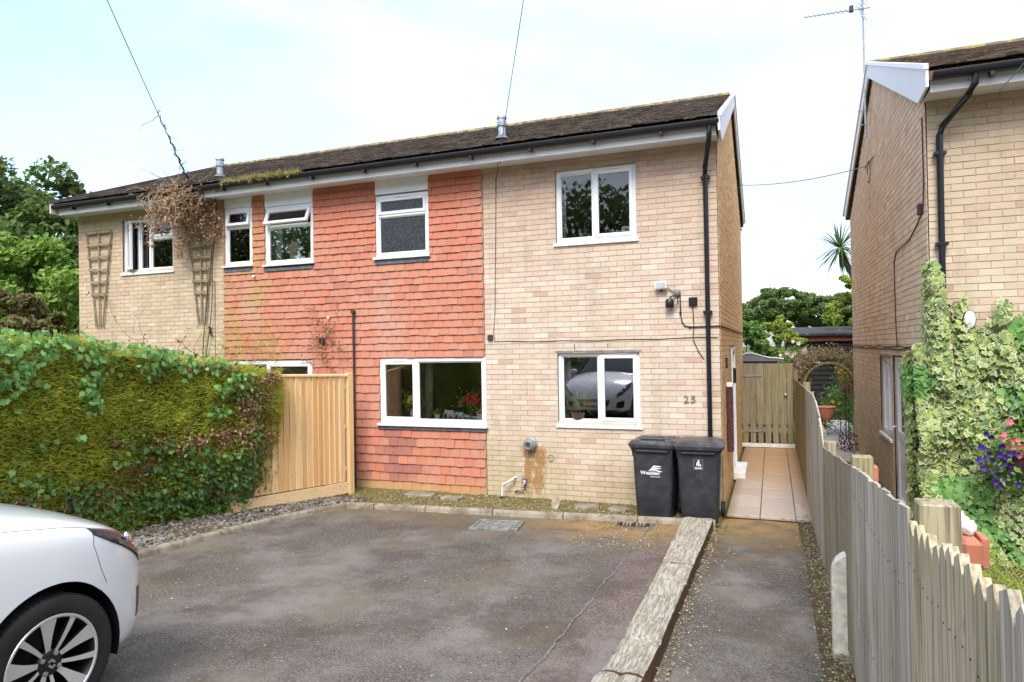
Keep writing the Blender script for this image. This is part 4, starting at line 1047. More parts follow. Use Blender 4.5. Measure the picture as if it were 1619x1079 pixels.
MB().tube([(-.745, -.05, 2.955), (-.745, -.03, 2.93), (-.745, -.012, 2.93)], .012, 8).build('bracket', m_seal, f)
c = thing('security_camera', 'small black round security camera with looped cable below the white floodlight', 'camera', (-.6, -.03, 2.78))
MB().lathe([(.0, -.05), (.05, -.05), (.058, -.02), (.058, .04), (.04, .07), (0, .075)], 18, TR(-.63, -.085, 2.745)).build('body', m_black, c, 40)
MB().lathe([(.048, -.012), (.048, .012), (.02, .03), (0, .03)], 18, TR(-.535, -.03, 2.895, rx=R(90))).build('wall_plate', m_lead, c, 40)
MB().tube([(-.63, -.08, 2.82), (-.60, -.06, 2.85), (-.56, -.04, 2.86), (-.535, -.035, 2.87)], .012, 8).build('arm', m_black, c)
MB().tube([(-.60, -.06, 2.74), (-.56, -.06, 2.72), (-.525, -.05, 2.76), (-.53, -.045, 2.85)], .009, 8).build('lead_loop', m_black, c)
c = thing('wall_cable', 'black conduit running from the security camera past the drainpipe round the corner', 'cable', (-.3, -.02, 2.5))
MB().tube([(-.66, -.04, 2.96), (-.62, -.03, 2.93), (-.56, -.03, 2.88)], .006, 6).build('lead', m_black, c)
MB().tube([(-.50, -.022, 2.87), (-.495, -.022, 2.60), (-.48, -.022, 2.50), (-.44, -.022, 2.445), (-.36, -.022, 2.43), (0.0, -.022, 2.435), (.018, -.02, 2.435), (.02, .05, 2.435), (.022, 7.15, 2.44)], .010, 8).build('conduit', m_brown, c)
for x, z in ((-.497, 2.62), (-.38, 2.43)): MB().bbox(x - .014, -.04, z - .012, x + .014, -.01, z + .012, .003).build('clip', m_black, c)
c = thing('junction_box', 'flat black square box on the brick wall with a cable hanging below', 'box', (-.33, -.02, 2.77))
MB().bbox(-.385, -.05, 2.715, -.275, -.012, 2.825, .006).build('box', m_black, c)
MB().tube([(-.335, -.03, 2.72), (-.33, -.02, 2.55), (-.325, -.02, 2.42), (-.34, -.02, 2.3), (-.335, -.02, 2.25), (-.27, -.03, 2.1), (-.20, -.02, 1.99)], .006, 6).build('lead', m_brown, c)
c = thing('phone_cable', 'thin dark cable sagging along the brick course above the lower window', 'cable', (-1.6, -.02, 2.3))
MB().tube([(-3.22 + 3.2 * t / 12, -.018, 2.29 + .006 * math.sin(t * 1.9) - .012 * math.sin(math.pi * t / 12)) for t in range(13)], .005, 6).build('run', m_brown, c)
MB().tube([(-2.92, -.34, 4.86), (-3.0, -.30, 4.84), (-3.10, -.05, 4.80), (-3.14, -.02, 4.72), (-3.16, -.018, 3.9), (-3.18, -.018, 3.2), (-3.19, -.018, 2.75), (-3.22, -.018, 2.42), (-3.20, -.018, 2.29)], .005, 6).build('drop', m_brown, c)
MB().bbox(-3.31, -.05, 2.31, -3.23, -.012, 2.39, .006).build('joint_box', m_brown, c)
fl = thing('boiler_flue', 'round metal boiler flue jutting from the wall above an orange rust stain', 'flue', (-2.66, -.02, .79))
MB().lathe([(.105, .0), (.105, -.012), (.085, -.016), (.085, -.11), (.075, -.125), (.075, -.11)], 26, TR(-2.66, -.012, .79) @ Matrix.Identity(4), axis='y').build('collar', m_metalg, fl, 40)
MB().lathe([(.075, -.12), (.055, -.15), (.045, -.15), (.045, -.135), (0, -.135)], 26, TR(-2.66, -.012, .79), axis='y').build('outlet', m_metalg, fl, 40)
mb = MB()
for i in range(4): mb.box(-2.695, -.155, .762 + i * .018, -2.625, -.145, .768 + i * .018)
mb.build('grille', m_drain, fl)
tag(MB().lathe([(.045, -.02), (.045, -.004), (.0, -.004)], 20, TR(-2.36, -.005, .60), axis='y').build('wall_plug', plain('brown_disc', (.20, .11, .08), .7)), 'small brown round plug in the brick right of the boiler flue', 'plug')
p = thing('overflow_pipe', 'white plastic waste pipe bent out of the brick wall left of the tap', 'pipe', (-3.06, -.06, 0))
MB().tube([(-2.90, .0, .30), (-2.92, -.08, .29), (-3.06, -.16, .19), (-3.065, -.165, .15), (-3.065, -.165, -.0)], .016, 10).build('pipe', m_white, p, 40)
MB().lathe([(.035, 0), (.035, .03), (.018, .04)], 14, TR(-3.065, -.165, .0)).build('socket', m_drain, p, 40)
t = thing('garden_tap', 'brass and grey outdoor tap with pipework low on the wall', 'tap', (-2.75, -.03, .2))
MB().tube([(-2.90, -.0, .09), (-2.905, -.05, .09), (-2.88, -.055, .105), (-2.78, -.055, .11), (-2.755, -.055, .13), (-2.752, -.055, .24)], .011, 8).build('pipe', m_lead, t, 40)
MB().lathe([(.028, 0), (.034, .03), (.02, .05), (.03, .07), (.03, .085), (0, .09)], 14, TR(-2.755, -.065, .215)).build('valve', m_metalg, t, 40)
MB().tube([(-2.755, -.06, .24), (-2.745, -.11, .25), (-2.742, -.12, .21)], .013, 8).build('spout', m_metalg, t, 40)
MB().bbox(-2.80, -.085, .30, -2.71, -.06, .312, .003).build('tap_handle', m_metalg, t)
MB().tube([(-2.74, -.09, .12), (-2.71, -.11, .02), (-2.69, -.12, -.01)], .007, 6).build('hose_end', m_tan, t)
# rust stain: iron staining below the flue (a stain with its own shape, thin proud layer of deposit)
g = G('rust_stain', .9, spec=.1)
_P = g.xyz(); _f = g.math('MULTIPLY', g.smooth(g.noise(16, 4, src=g.vec((1, 1, .35))), .36, .6), g.math('MULTIPLY', g.math('MULTIPLY', g.smooth(_P[0], -2.84, -2.74), g.math('SUBTRACT', 1.0, g.smooth(_P[0], -2.5, -2.40))), g.math('MULTIPLY', g.smooth(_P[2], -.1, .35), g.math('SUBTRACT', 1.0, g.smooth(_P[2], .68, .80)))))
g.color((.50, .26, .09)); g.put(g.b.inputs['Alpha'], g.math('MULTIPLY', _f, .42)); m_rust = g.m
tag(MB().box(-2.86, -.0165, -.05, -2.38, -.0160, .80).build('rust_stain', m_rust, hA), 'orange rust staining on the brick under the flue')

# trellises
def trellis(loc, wt, wb, h, nr, nv, label, rz=0.0):
    t_ = thing('trellis', label, 'trellis', loc, 'fan trellises on the left house')
    O = Vector(loc)
    for i in range(nv):
        u = i / (nv - 1) - .5
        a = O + Vector((u * wb, -.02, 0)); b = O + Vector((u * wt, -.02, h))
        MB().tube([a, (a + b) / 2 + Vector((.004, 0, 0)), b], .016, 5).build('upright', m_grey_dark, t_)
    for j in range(nr):
        f_ = .34 + .66 * j / (nr - 1); ww = wb + (wt - wb) * f_ + .03
        z = O.z + h * f_ - .01; dz = random.uniform(-.012, .012)
        MB().prism([(O.x - ww / 2, O.y - .046, z + dz), (O.x + ww / 2, O.y - .046, z - dz), (O.x + ww / 2, O.y - .046, z - dz + .042), (O.x - ww / 2, O.y - .046, z + dz + .042)], (0, .02, 0)).build('rail', m_grey_dark, t_)
    return t_
trellis((-11.35, -.03, 2.72), .66, .17, 1.80, 6, 3, 'fan shaped wooden trellis by the far left corner of the house')
trellis((-8.82, -.03, 2.72), .58, .14, 1.58, 6, 3, 'fan shaped wooden trellis under the dead climber tangle')
c = thing('door_bell_wire', 'thin wire with a small black sensor hanging on the left house', 'wire', (-8.5, -.03, 2.5))
MB().tube([(-8.62, -.02, 3.50), (-8.54, -.02, 3.45), (-8.53, -.02, 3.35), (-8.55, -.02, 1.9)], .005, 6).build('wire', m_brown, c)
MB().tube([(-8.64, -.05, 2.66), (-8.60, -.05, 2.50)], .022, 8).build('sensor', m_black, c)
b = thing('outside_light', 'small rusty round lamp on red tiles tangled in dry stems', 'light', (-6.25, -.06, 2.36))
MB().lathe([(.05, 0), (.055, -.05), (.03, -.08), (0, -.08)], 14, TR(-6.25, -.03, 2.36), axis='y').build('lamp', m_drain, b, 40)
for (x, z, lab) in ((-6.12, 2.74, 'white pipe stub poking out of the red tiles above the lamp'), (-7.63, 3.50, 'white pipe stub poking out of the red tiles below the upstairs windows')):
    tag(MB().tube([(x, .0, z), (x, -.08, z), (x + .02, -.085, z - .03)], .017, 8).build('pipe_stub', m_white), lab, 'pipe')

# dead climber
def stems(n, start, spread, length, droop, rng, r0=.008, seg=7, bias=(0, 0, 0), ymax=-.03):
    mb = MB(); ends = []
    for _ in range(n):
        p = Vector(start) + Vector([rng.normal(0, s_) for s_ in spread]); d = Vector([rng.normal(0, 1) for _ in range(3)]) + Vector(bias); d.normalize()
        pts = [p.copy()]; L_ = length * rng.uniform(.5, 1.2) / seg
        for i in range(seg):
            d = (d + Vector([rng.normal(0, .35) for _ in range(3)]) + Vector((0, 0, -droop))).normalized(); p = p + d * L_
            p.y = min(p.y, ymax)
            pts.append(p.copy()); ends.append(p.copy())
        mb.tube(pts, [r0 * (1 - .7 * i / seg) for i in range(seg + 1)], 4, False)
    return mb, ends
cl = thing('dead_climber', 'brown dead climber tangled over the gutter and down onto the second trellis', 'climber', (-8.9, -.4, 4.9))
mb, en = stems(150, (-8.86, -.36, 4.95), (.24, .08, .08), .80, .28, NP, .011, bias=(0, -.4, -.3)); mb.build('stems', m_twig, cl)['kind'] = 'stuff'
mb2, en2 = stems(40, (-9.2, -.45, 5.02), (.22, .05, .04), .42, .3, NP, .006, bias=(-.3, -.5, 0)); mb2.build('straw', plain('straw', (.48, .38, .24), .9), cl)['kind'] = 'stuff'
mb3, en3 = stems(24, (-9.0, -.30, 5.15), (.12, .12, .05), .6, -.05, NP, .005, bias=(0, .8, .35)); mb3.build('roof_stems', m_twig, cl)['kind'] = 'stuff'
mbw = MB()
for k in (3, 4):
    x0 = -8.82 + (k - 2) * .05; mbw.tube([(x0 + .03 * math.sin(t * 1.1 + k) + (k - 2) * .018 * t, -.07 - .03 * max(0, t - 7), 1.7 + t * .33 + .02 * k) for t in range(11)], [.011 - .0006 * t for t in range(11)], 6)
mbw.build('woody_stem', m_bark, cl)
E_ = np.array([tuple(e) for e in en]); E_ = E_[E_[:, 2] < 4.95]
P = np.repeat(E_, 2, 0) + NP.normal(0, .07, (len(E_) * 2, 3)); P[:, 1] = np.minimum(P[:, 1], -.03)
Q = np.stack([NP.normal(-9.75, .07, 120), NP.normal(-.30, .05, 120), NP.uniform(4.1, 4.75, 120)], 1); Q2 = np.stack([NP.normal(-9.10, .07, 260), NP.normal(-.20, .07, 260), NP.uniform(3.9, 4.7, 260)], 1)
Q3 = np.stack([NP.normal(-8.45, .09, 300), NP.normal(-.2, .08, 300), NP.uniform(4.1, 4.7, 300)], 1)
P = np.concatenate([P, Q, Q2, Q3])
scatter('dead_leaves', OVAL[0], OVAL[1], None, P, rots(len(P)), NP.uniform(.03, .065, len(P)), m_dead, cl, 'stuff')
# grass and moss growing in the gutter of the left semi
P = np.concatenate([np.stack([NP.uniform(-7.9, -6.3, 1400), NP.normal(-.46, .03, 1400), NP.normal(5.03, .012, 1400)], 1), np.stack([NP.normal(-7.0, .3, 300), NP.normal(-.47, .03, 300), NP.normal(5.04, .02, 300)], 1)])
o = scatter('gutter_moss', BLADE[0], BLADE[1], None, P, rots(len(P), np.array([0, -.6, .5]), .6)[:, :, [0, 2, 1]], NP.uniform(.04, .11, len(P)), leaf('gutter_grass', [(.45, .36, .12), (.55, .45, .22), (.26, .27, .05), (.38, .30, .10)]), kind='stuff')
tag(o, 'yellow moss and straw growing along the gutter of the left semi', 'moss')

# small dry creeper round the lamp
cr_ = thing('dry_creeper', 'sparse orange dry creeper clinging to the red tiles round the small lamp', 'creeper', (-6.25, -.06, 2.3))
mb, en = stems(26, (-6.2, -.05, 2.35), (.15, .01, .25), .55, .15, NP, .004); mb.build('stems', m_twig, cr_)['kind'] = 'stuff'
E_ = np.array([tuple(e) for e in en]); P = np.repeat(E_, 3, 0) + NP.normal(0, .03, (len(E_) * 3, 3)); P[:, 1] = np.minimum(P[:, 1], -.05)
scatter('leaves', OVAL[0], OVAL[1], None, P, rots(len(P)), NP.uniform(.02, .045, len(P)), leaf('creeper_leaf', [(.50, .25, .12), (.60, .38, .2), (.40, .16, .08)]), cr_, 'stuff')
# ------------------------------------------------------------------ wheelie bins
def rrect(w_, d_, r, n=5):
    pts = []
    for cx, cy, a0 in ((w_ / 2 - r, d_ / 2 - r, 0), (-w_ / 2 + r, d_ / 2 - r, 90), (-w_ / 2 + r, -d_ / 2 + r, 180), (w_ / 2 - r, -d_ / 2 + r, 270)):
        for k in range(n + 1):
            a = R(a0 + 90 * k / n); pts.append((cx + r * math.cos(a), cy + r * math.sin(a)))
    return pts
def loft(mb, rings, capb=True, capt=True):
    k0 = len(mb.v); n = len(rings[0])
    for rg in rings: mb.v += [tuple(p) for p in rg]
    for j in range(len(rings) - 1):
        for i in range(n): mb.f.append((k0 + j * n + i, k0 + j * n + (i + 1) % n, k0 + (j + 1) * n + (i + 1) % n, k0 + (j + 1) * n + i)); mb.mi.append(0)
    if capb: mb.f.append(tuple(range(k0, k0 + n))[::-1]); mb.mi.append(0)
    if capt: mb.f.append(tuple(range(k0 + (len(rings) - 1) * n, k0 + len(rings) * n))); mb.mi.append(0)
    return mb
def bin_(loc, rz, label, lid, wd=.56):
    b = thing('wheelie_bin', label, 'wheelie bin', loc, 'black wheelie bins by the wall', rz)
    mb = MB(); rg = []
    for z, w_, d_ in ((.035, .42, .46), (.06, .44, .48), (.45, .475, .53), (.90, .505, .575)): rg.append([(x, y, z) for x, y in rrect(w_, d_, .055)])
    for z, w_, d_ in ((.905, .53, .60), (.93, .55, .62), (.965, .56, .63)): rg.append([(x, y, z) for x, y in rrect(w_, d_, .05)])
    loft(mb, rg); 
    mb.build('body', m_bin, b, 35)
    # vertical rib and front comb bar
    MB().bbox(-.20, -.322, .895, .20, -.290, .925, .008).build('comb_bar', m_bin, b)
    for s_ in (-1, 1):
        MB().prism([(s_ * .215, -.30, .93), (s_ * .255, -.30, .93), (s_ * .25, -.275, .83), (s_ * .225, -.272, .83)], (0, .03, 0)).build('lifting_rib', m_bin, b)
    mb = MB()
    if lid == 'flat':
        rg = [[(x, y, z) for x, y in rrect(w_, d_, .06)] for z, w_, d_ in ((.955, .58, .66), (.985, .60, .675), (1.0, .60, .675), (1.004, .585, .66), (1.03, .55, .62), (1.036, .54, .61), (1.034, .47, .53), (1.022, .45, .50))]
        loft(mb, rg)
        mb.bbox(-.20, -.06, 1.02, .20, -.03, 1.045, .006); mb.bbox(.15, -.27, 1.02, .25, -.17, 1.05, .01); mb.bbox(-.25, -.27, 1.02, -.17, -.17, 1.045, .01)
    else:
        rg = [[(x, y, z) for x, y in rrect(w_, d_, .07)] for z, w_, d_ in ((.955, .59, .67), (.985, .61, .685), (1.0, .61, .685), (1.012, .58, .65), (1.035, .52, .58), (1.052, .44, .48), (1.06, .30, .32))]
        loft(mb, rg)
    mb.build('lid', m_binlid, b, 35)
    MB().tube([(-.22, .33, .965), (-.22, .385, .985), (.22, .385, .985), (.22, .33, .965)], .016, 8).build('handle', m_bin, b, 40)
    for s_ in (-1, 1):
        wl = MB().lathe([(.0, -.026), (.088, -.026), (.10, -.018), (.10, .018), (.088, .026), (.04, .026), (.035, .016), (0, .016)], 22, TR(s_ * .262, .235, .10), axis='x').build('wheel', m_tyre, b, 40)
    MB().tube([(-.24, .235, .10), (.24, .235, .10)], .012, 8).build('axle', m_metalg, b)
    b.scale = (1, 1, .955)
    return b
def on_front(z):   # y of the front face at height z (body local)
    return -float(np.interp(z, [.06, .45, .90], [.24, .265, .2875]))
b1 = bin_((-.775, -.49, .0), R(-3), 'black wheelie bin with white hill logo and lettering, left of the two', 'flat')
b2 = bin_((-.235, -.52, .0), R(2), 'black wheelie bin with domed lid and small square emblem, by the path', 'dome')
tl = math.atan2(.0225, .45)
def face(u, z): return Matrix.Translation((u, on_front(z) - .0025, z)) @ Matrix.Rotation(R(90) + tl, 4, 'X')
text_mesh('logo_text', 'Wealden', .066, m_print, face(-.03, .600), b1, .0008, .0015)
text_mesh('logo_small_text', 'District Council', .019, m_print, face(.035, .568), b1, .0008, .0004)
def flat(pts, mat, u, z, parent, name, s=1.0):
    M_ = face(u, z); mb = MB(); mb.prism([M_ @ Vector((x * s, y * s, 0)) for x, y in pts], M_.to_3x3() @ Vector((0, 0, .0012))); return mb.build(name, mat, parent)
# hill emblem: rising wedge that fans out in three strokes
flat([(-.085, 0), (-.05, .035), (-.015, .078), (.0, .085), (.02, .078), (.045, .080), (.09, .074), (.052, .064), (.015, .060), (-.01, .050), (-.02, .030), (-.05, .014)], m_print, .03, .640, b1, 'logo_stroke')
flat([(-.045, .018), (-.015, .034), (.0, .048), (.03, .055), (.095, .048), (.055, .040), (.02, .032), (-.01, .024)], m_print, .03, .640, b1, 'logo_stroke')
flat([(-.048, .012), (-.01, .020), (.02, .026), (.05, .020), (.10, .004), (.06, -.004), (.03, .008), (.0, .014)], m_print, .03, .640, b1, 'logo_stroke')
def bar(x0, y0, x1, y1, mat, u, z, parent, name): return flat([(x0, y0), (x1, y0), (x1, y1), (x0, y1)], mat, u, z, parent, name)
for a in ((-.056, .0, .056, .004), (-.056, .126, .056, .130), (-.056, .0045, -.052, .1255), (.052, .0045, .056, .1255), (-.0515, .036, .0515, .039)): bar(*a, m_print_g, .0, .70, b2, 'emblem_frame')
flat([(-.022, .048), (-.014, .048), (-.006, .066), (.004, .046), (.012, .048), (.004, .072), (.010, .092), (.018, .084), (.020, .074), (.024, .076), (.020, .092), (.008, .104), (-.006, .104), (-.018, .092), (-.020, .078)], m_print, 0, .70, b2, 'emblem_figure')
flat([(.005 + .010 * math.cos(t * math.pi / 5), .114 + .010 * math.sin(t * math.pi / 5)) for t in range(10)], m_print, 0, .70, b2, 'emblem_head')
flat([(.014, .046), (.030, .046), (.033, .068), (.011, .068)], m_print, 0, .70, b2, 'emblem_basket')
text_mesh('emblem_text', 'ELIWE', .028, m_print, face(0, .709), b2, .0008, .0012)

# ------------------------------------------------------------------ new close board fence panel
def up_board(name, mat, parent, x0, x1, z0, z1, d0, d1, M_, top=None, b=.003):
    """feather edge board, local x along the fence, y depth, tapered from d0 to d1"""
    mb = MB()
    zt0, zt1 = (z1, z1) if top is None else top
    mb.add([M_ @ Vector(p) for p in ((x0, 0, z0), (x1, 0, z0), (x1, -d1, z0), (x0, -d0, z0), (x0, 0, zt0), (x1, 0, zt1), (x1, -d1, zt1), (x0, -d0, zt0))],
           [(0, 1, 2, 3), (7, 6, 5, 4), (3, 2, 6, 7), (2, 1, 5, 6), (1, 0, 4, 5), (0, 3, 7, 4)])
    return mb.build(name, mat, parent)
A = Vector((-5.45, -.50, 0)); B = Vector((-6.03, -2.32, 0))
fp = thing('close_board_fence', 'new golden close boarded fence panel between hedge and red tiles', 'fence', (-5.45, -.5, 0))
d = (B - A).normalized(); ang = math.atan2(d.y, d.x)
Mf = Matrix.Translation(A) @ Matrix.Rotation(ang, 4, 'Z')
# local +x runs from A to B; face towards drive is local +y: flip depth
Mf = Mf @ Matrix.Scale(-1, 4, Vector((0, 1, 0)))
L_ = (B - A).length; nb = 19; step = (L_ - .1) / nb
def zt(u): return 1.80 + .07 * u / L_
for i in range(nb):
    x = .08 + i * step
    up_board('board', m_newwood, fp, x, x + step + .008, .20 + .03 * x, 0, .004, .028 + random.uniform(-.003, .003), Mf, top=(zt(x), zt(x + step)))
for z in (.35, 1.0, 1.6): MB().bbox(.05, .002, z, L_ - .02, .05, z + .07, .004, Mf).build('back_rail', m_newwood_x, fp)
mb = MB(); mb.prism([Mf @ Vector(p) for p in ((.0, -.035, .02), (L_, -.035, .08), (L_, -.035, .235), (.0, -.035, .185))], Mf.to_3x3() @ Vector((0, .03, 0))); mb.build('gravel_board', m_newwood_x, fp)
mb = MB(); mb.prism([Mf @ Vector(p) for p in ((-.03, -.035, 1.795), (L_, -.035, 1.865), (L_, .03, 1.88), (-.03, .03, 1.81))], Mf.to_3x3() @ Vector((0, 0, .022))); mb.build('capping', m_newwood_x, fp)
MB().bbox(-.06, -.045, -.1, .035, .05, 1.85, .006, Mf).build('post', m_newwood, fp)
MB().bbox(L_ - .03, -.043, -.1, L_ + .06, .05, 1.9, .006, Mf).build('post', m_newwood, fp)

# ------------------------------------------------------------------ garden gate at the end of the slab path
gt = thing('garden_gate', 'green tinged wooden boarded gate closing the side path, slotted at the foot', 'gate', (.5, 5.9, 0))
xs_ = [.02 + i * .148 for i in range(8)]
for i in range(7):
    x0, x1 = xs_[i], xs_[i] + .140 - (.0 if i < 6 else .02)
    MB().bbox(x0, 5.88, .50, x1, 5.905, 1.775 + random.uniform(-.004, .004), .003).build('board', m_gate, gt)
    MB().bbox(x0 + .012, 5.88, .10, x1 - .020, 5.905, .499, .003).build('board_foot', m_gate, gt)
MB().bbox(.0, 5.86, .02, 1.045, 5.95, .098, .006).build('threshold', m_white, gt)
for z in (.38, 1.42): MB().bbox(.03, 5.905, z - .05, 1.03, 5.94, z + .05, .004).build('ledge', m_gate, gt)
for z in (.335, 1.50):
    MB().prism([(.0, 5.868, z), (.36, 5.868, z + .005), (.43, 5.868, z + .02), (.36, 5.868, z + .035), (.0, 5.868, z + .05)], (0, .011, 0)).build('strap_hinge', m_metalg, gt)
MB().lathe([(.03, 0), (.03, -.01), (.012, -.02), (.022, -.04), (0, -.045)], 14, TR(.88, 5.87, 1.12), axis='y').build('latch', m_metalg, gt, 40)
MB().lathe([(.022, 0), (.022, -.008), (0, -.01)], 14, TR(.77, 5.875, .80), axis='y').build('lock_plate', m_metalg, gt, 40)
tag(MB().bbox(1.045, 5.83, -.1, 1.12, 5.93, 1.62, .006).build('gate_post', m_gate), 'mossy timber post where gate and boundary fence meet', 'post')

# ------------------------------------------------------------------ weathered boundary fence on the right, local x along -Y
XF = 1.075
Mr = Matrix(((0, -1, 0, XF), (-1, 0, 0, 0), (0, 0, 1, 0), (0, 0, 0, 1)))   # local (u,d,z) -> (XF - d, -u, z): u = -y, d>0 towards the path
def fence_top(u): return float(np.interp(u, [-5.8, -2.5, .9, 1.6, 2.0, 2.3, 2.42], [1.46, 1.52, 1.60, 1.55, 1.47, 1.36, 1.24]))
F1 = thing('boundary_fence', 'long weathered grey board fence panel with sagging end beside the slab path', 'fence', (XF, 1.7, 0))
F2 = thing('boundary_fence', 'short dark streaked fence panel behind the concrete spur post', 'fence', (XF, -3.7, 0))
F3 = thing('boundary_fence', 'pale grey wide board fence panel with a frayed sloping top', 'fence', (XF, -5.9, 0))
F4 = thing('boundary_fence', 'picket fence of narrow yellowish stakes with pointed tops, nearest the street', 'fence', (XF, -8, 0))
def rboard(par, u0, u1, zb, ta, tb, mat, th=.018, jy=0.0, dd=0.0):
    mb = MB(); q = random.uniform(-.003, .003)
    n = 1
    mb.add([Mr @ Vector(p) for p in ((u0, dd, zb), (u1, dd, zb), (u1, dd + th * .5 + q, zb), (u0, dd + th + q, zb), (u0, dd, ta), (u1, dd, tb), (u1, dd + th * .5 + q, tb), (u0, dd + th + q, ta))],
           [(0, 3, 2, 1), (7, 4, 5, 6), (3, 7, 6, 2), (2, 6, 5, 1), (1, 5, 4, 0), (0, 4, 7, 3)])
    return mb.build('board', mat, par)
u = -5.8
while u < 2.40:
    w_ = random.uniform(.118, .135); u1 = min(u + w_, 2.42)
    rboard(F1, u, u1 + .006, gz(-u) + .02, fence_top(u) + random.uniform(-.006, .006), fence_top(u1) + random.uniform(-.006, .006), m_grey if u > -1 else m_gate); u = u1
for z in (.4, 1.25): MB().bbox(-5.8, -.05, z, 2.0, -.003, z + .07, .004, Mr).build('rail', m_grey_dark, F1)
def top2(u): return 1.225 + (u - 2.44) * .095
u = 2.45; i = 0
while u < 4.88:
    w_ = random.uniform(.105, .13); u1 = min(u + w_, 4.90)
    rboard(F2, u, u1 + .005, gz(-u) + .05, top2(u) + random.uniform(-.008, .008), top2(u1) + random.uniform(-.008, .008), m_grey_dark); u = u1; i += 1
for z in (.5, 1.05): MB().bbox(2.45, -.05, z, 4.9, -.003, z + .07, .004, Mr).build('rail', m_grey_dark, F2)
u = 4.92
while u < 6.70:
    w_ = random.uniform(.125, .15); u1 = min(u + w_, 6.72)
    rboard(F3, u, u1 + .004, gz(-u) + .05, 1.47 + (u - 4.92) * .085 + random.uniform(-.01, .012), 1.47 + (u1 - 4.92) * .085 + random.uniform(-.012, .012), m_grey, .02); u = u1
for z in (.7, 1.3): MB().bbox(4.92, -.05, z, 6.72, -.003, z + .07, .004, Mr).build('rail', m_grey_dark, F3)
pk = [6.80, 6.905, 6.99, 7.075, 7.16, 7.245, 7.33, 7.42, 7.51, 7.60, 7.69, 7.78, 7.87, 7.96, 8.05, 8.14, 8.23, 8.32, 8.41, 8.5, 8.6, 8.7, 8.8]
for i, u0 in enumerate(pk):
    w_ = .072 + random.uniform(-.004, .006); zt_ = 1.60 + (u0 - 6.8) * .11 + random.uniform(-.01, .012)
    lean = random.uniform(-.012, .012); th = .022; sh = random.uniform(.25, .7)
    mb = MB(); zb = gz(-u0) + .05
    prof = [(u0, zb), (u0 + w_, zb), (u0 + w_ + lean, zt_ - .03 - .02 * sh), (u0 + w_ * sh + lean, zt_), (u0 + lean, zt_ - .012 - .03 * (1 - sh))]
    mb.prism([Mr @ Vector((a, .0, b)) for a, b in prof], Mr.to_3x3() @ Vector((0, th, 0)))
    mb.build('picket', m_grey_light if random.random() < .7 else m_grey, F4)
for z in (.95, 1.42): MB().bbox(6.8, -.05, z, 8.9, -.003, z + .07, .004, Mr).build('rail', m_grey_dark, F4)
# nail heads along the rails
for F_, u0, u1, zs_ in ((F2, 2.5, 4.85, (.55, 1.08)), (F3, 4.98, 6.68, (.74, 1.34)), (F4, 6.83, 8.85, (.99, 1.46))):
    mb = MB(); u = u0
    while u < u1:
        for z in zs_:
            p_ = Mr @ Vector((u, .0235, z + random.uniform(-.012, .012))); mb.lathe([(.0028, 0), (.0028, .002), (0, .0025)], 6, Matrix.Translation(p_) @ Matrix.Rotation(R(-90), 4, 'Y'))
        u += random.uniform(.055, .075)
    mb.build('nails', m_brown, F_)['kind'] = 'stuff'
# posts
for (u, w_, z, d_, lab) in ((2.30, .09, 1.26, -.11, 'stubby mossy fence post at the step in the fence'), (4.82, .10, 1.51, -.115, 'square topped fence post beside a terracotta bracket'), (6.80, .10, 1.665, -.12, 'thick split fence post with flat grey top by the foam'), (-2.2, .09, 1.58, -.11, 'slim fence post near the terracotta hanging planter')):
    mb = MB(); mb.bbox(u - w_ / 2, d_, -.1, u + w_ / 2, -.004, z, .006, Mr)
    p_ = mb.build('fence_post', m_post); tag(p_, lab, 'post')
cp = thing('concrete_spur', 'pale concrete spur post with rounded top against the boundary fence', 'post', (1.04, -4.35, 0))
mb = MB(); prof = [(-.06, -.1), (.06, -.1), (.06, .62)] + [(-.06 + .12 * math.cos(R(a)), .62 + .10 * math.sin(R(a))) for a in (15, 30, 45, 60, 75, 90)]
# local x -> world x, profile rounded towards the path side
prof = [(.06, -.1), (.06, .72), (.03, .715), (0, .70), (-.03, .67), (-.05, .63), (-.06, .58), (-.06, -.1)]
mb.prism([(1.03 + a * .9, -4.42, gz(-4.3) + b - .06) for a, b in prof], (0, -.12, 0)); o = mb.build('post', m_conc, cp)
MB().bbox(.97, -4.55, gz(-4.5) - .02, 1.07, -4.43, gz(-4.5) + .02, .006).build('foot', m_kerb, cp)
tb = thing('fence_bracket', 'terracotta painted wooden bracket behind the fence by the second post', 'bracket', (1.25, -4.35, 1.3))
mb = MB(); mb.bbox(1.21, -4.40, .9, 1.25, -4.33, 1.39, .004); mb.build('stem', m_terra, tb); MB().bbox(1.19, -4.42, 1.28, 1.27, -4.31, 1.38, .004).build('head', m_terra, tb)
tb = thing('fence_bracket', 'terracotta painted wooden bracket capped with white foam behind the pickets', 'bracket', (1.2, -6.55, 1.4))
MB().bbox(1.275, -6.50, 1.0, 1.305, -6.44, 1.46, .004).build('stem', m_terra, tb); MB().bbox(1.265, -6.53, 1.38, 1.33, -6.42, 1.475, .012).build('head', m_terra, tb); MB().bbox(1.332, -6.49, 1.37, 1.355, -6.38, 1.48, .004).build('side_plate', m_terra, tb)
bm = bmesh.new(); bmesh.ops.create_icosphere(bm, subdivisions=4, radius=.05)
for v_ in bm.verts:
    n0 = noise.noise(v_.co * 45) * .016 + noise.noise(v_.co * 110) * .008; v_.co += v_.co.normalized() * n0; v_.co.x *= 1.1
mb = MB().bm(bm, TR(1.265, -6.42, 1.52, s=.78)); bm = bmesh.new(); bmesh.ops.create_icosphere(bm, subdivisions=3, radius=.032)
for v_ in bm.verts: v_.co += v_.co.normalized() * noise.noise(v_.co * 60) * .012
mb.bm(bm, TR(1.305, -6.44, 1.505, s=.8)); tag(mb.build('foam_lump', m_fluff, None, True), 'lump of white fluffy foam stuck beside the thick fence post', 'foam')
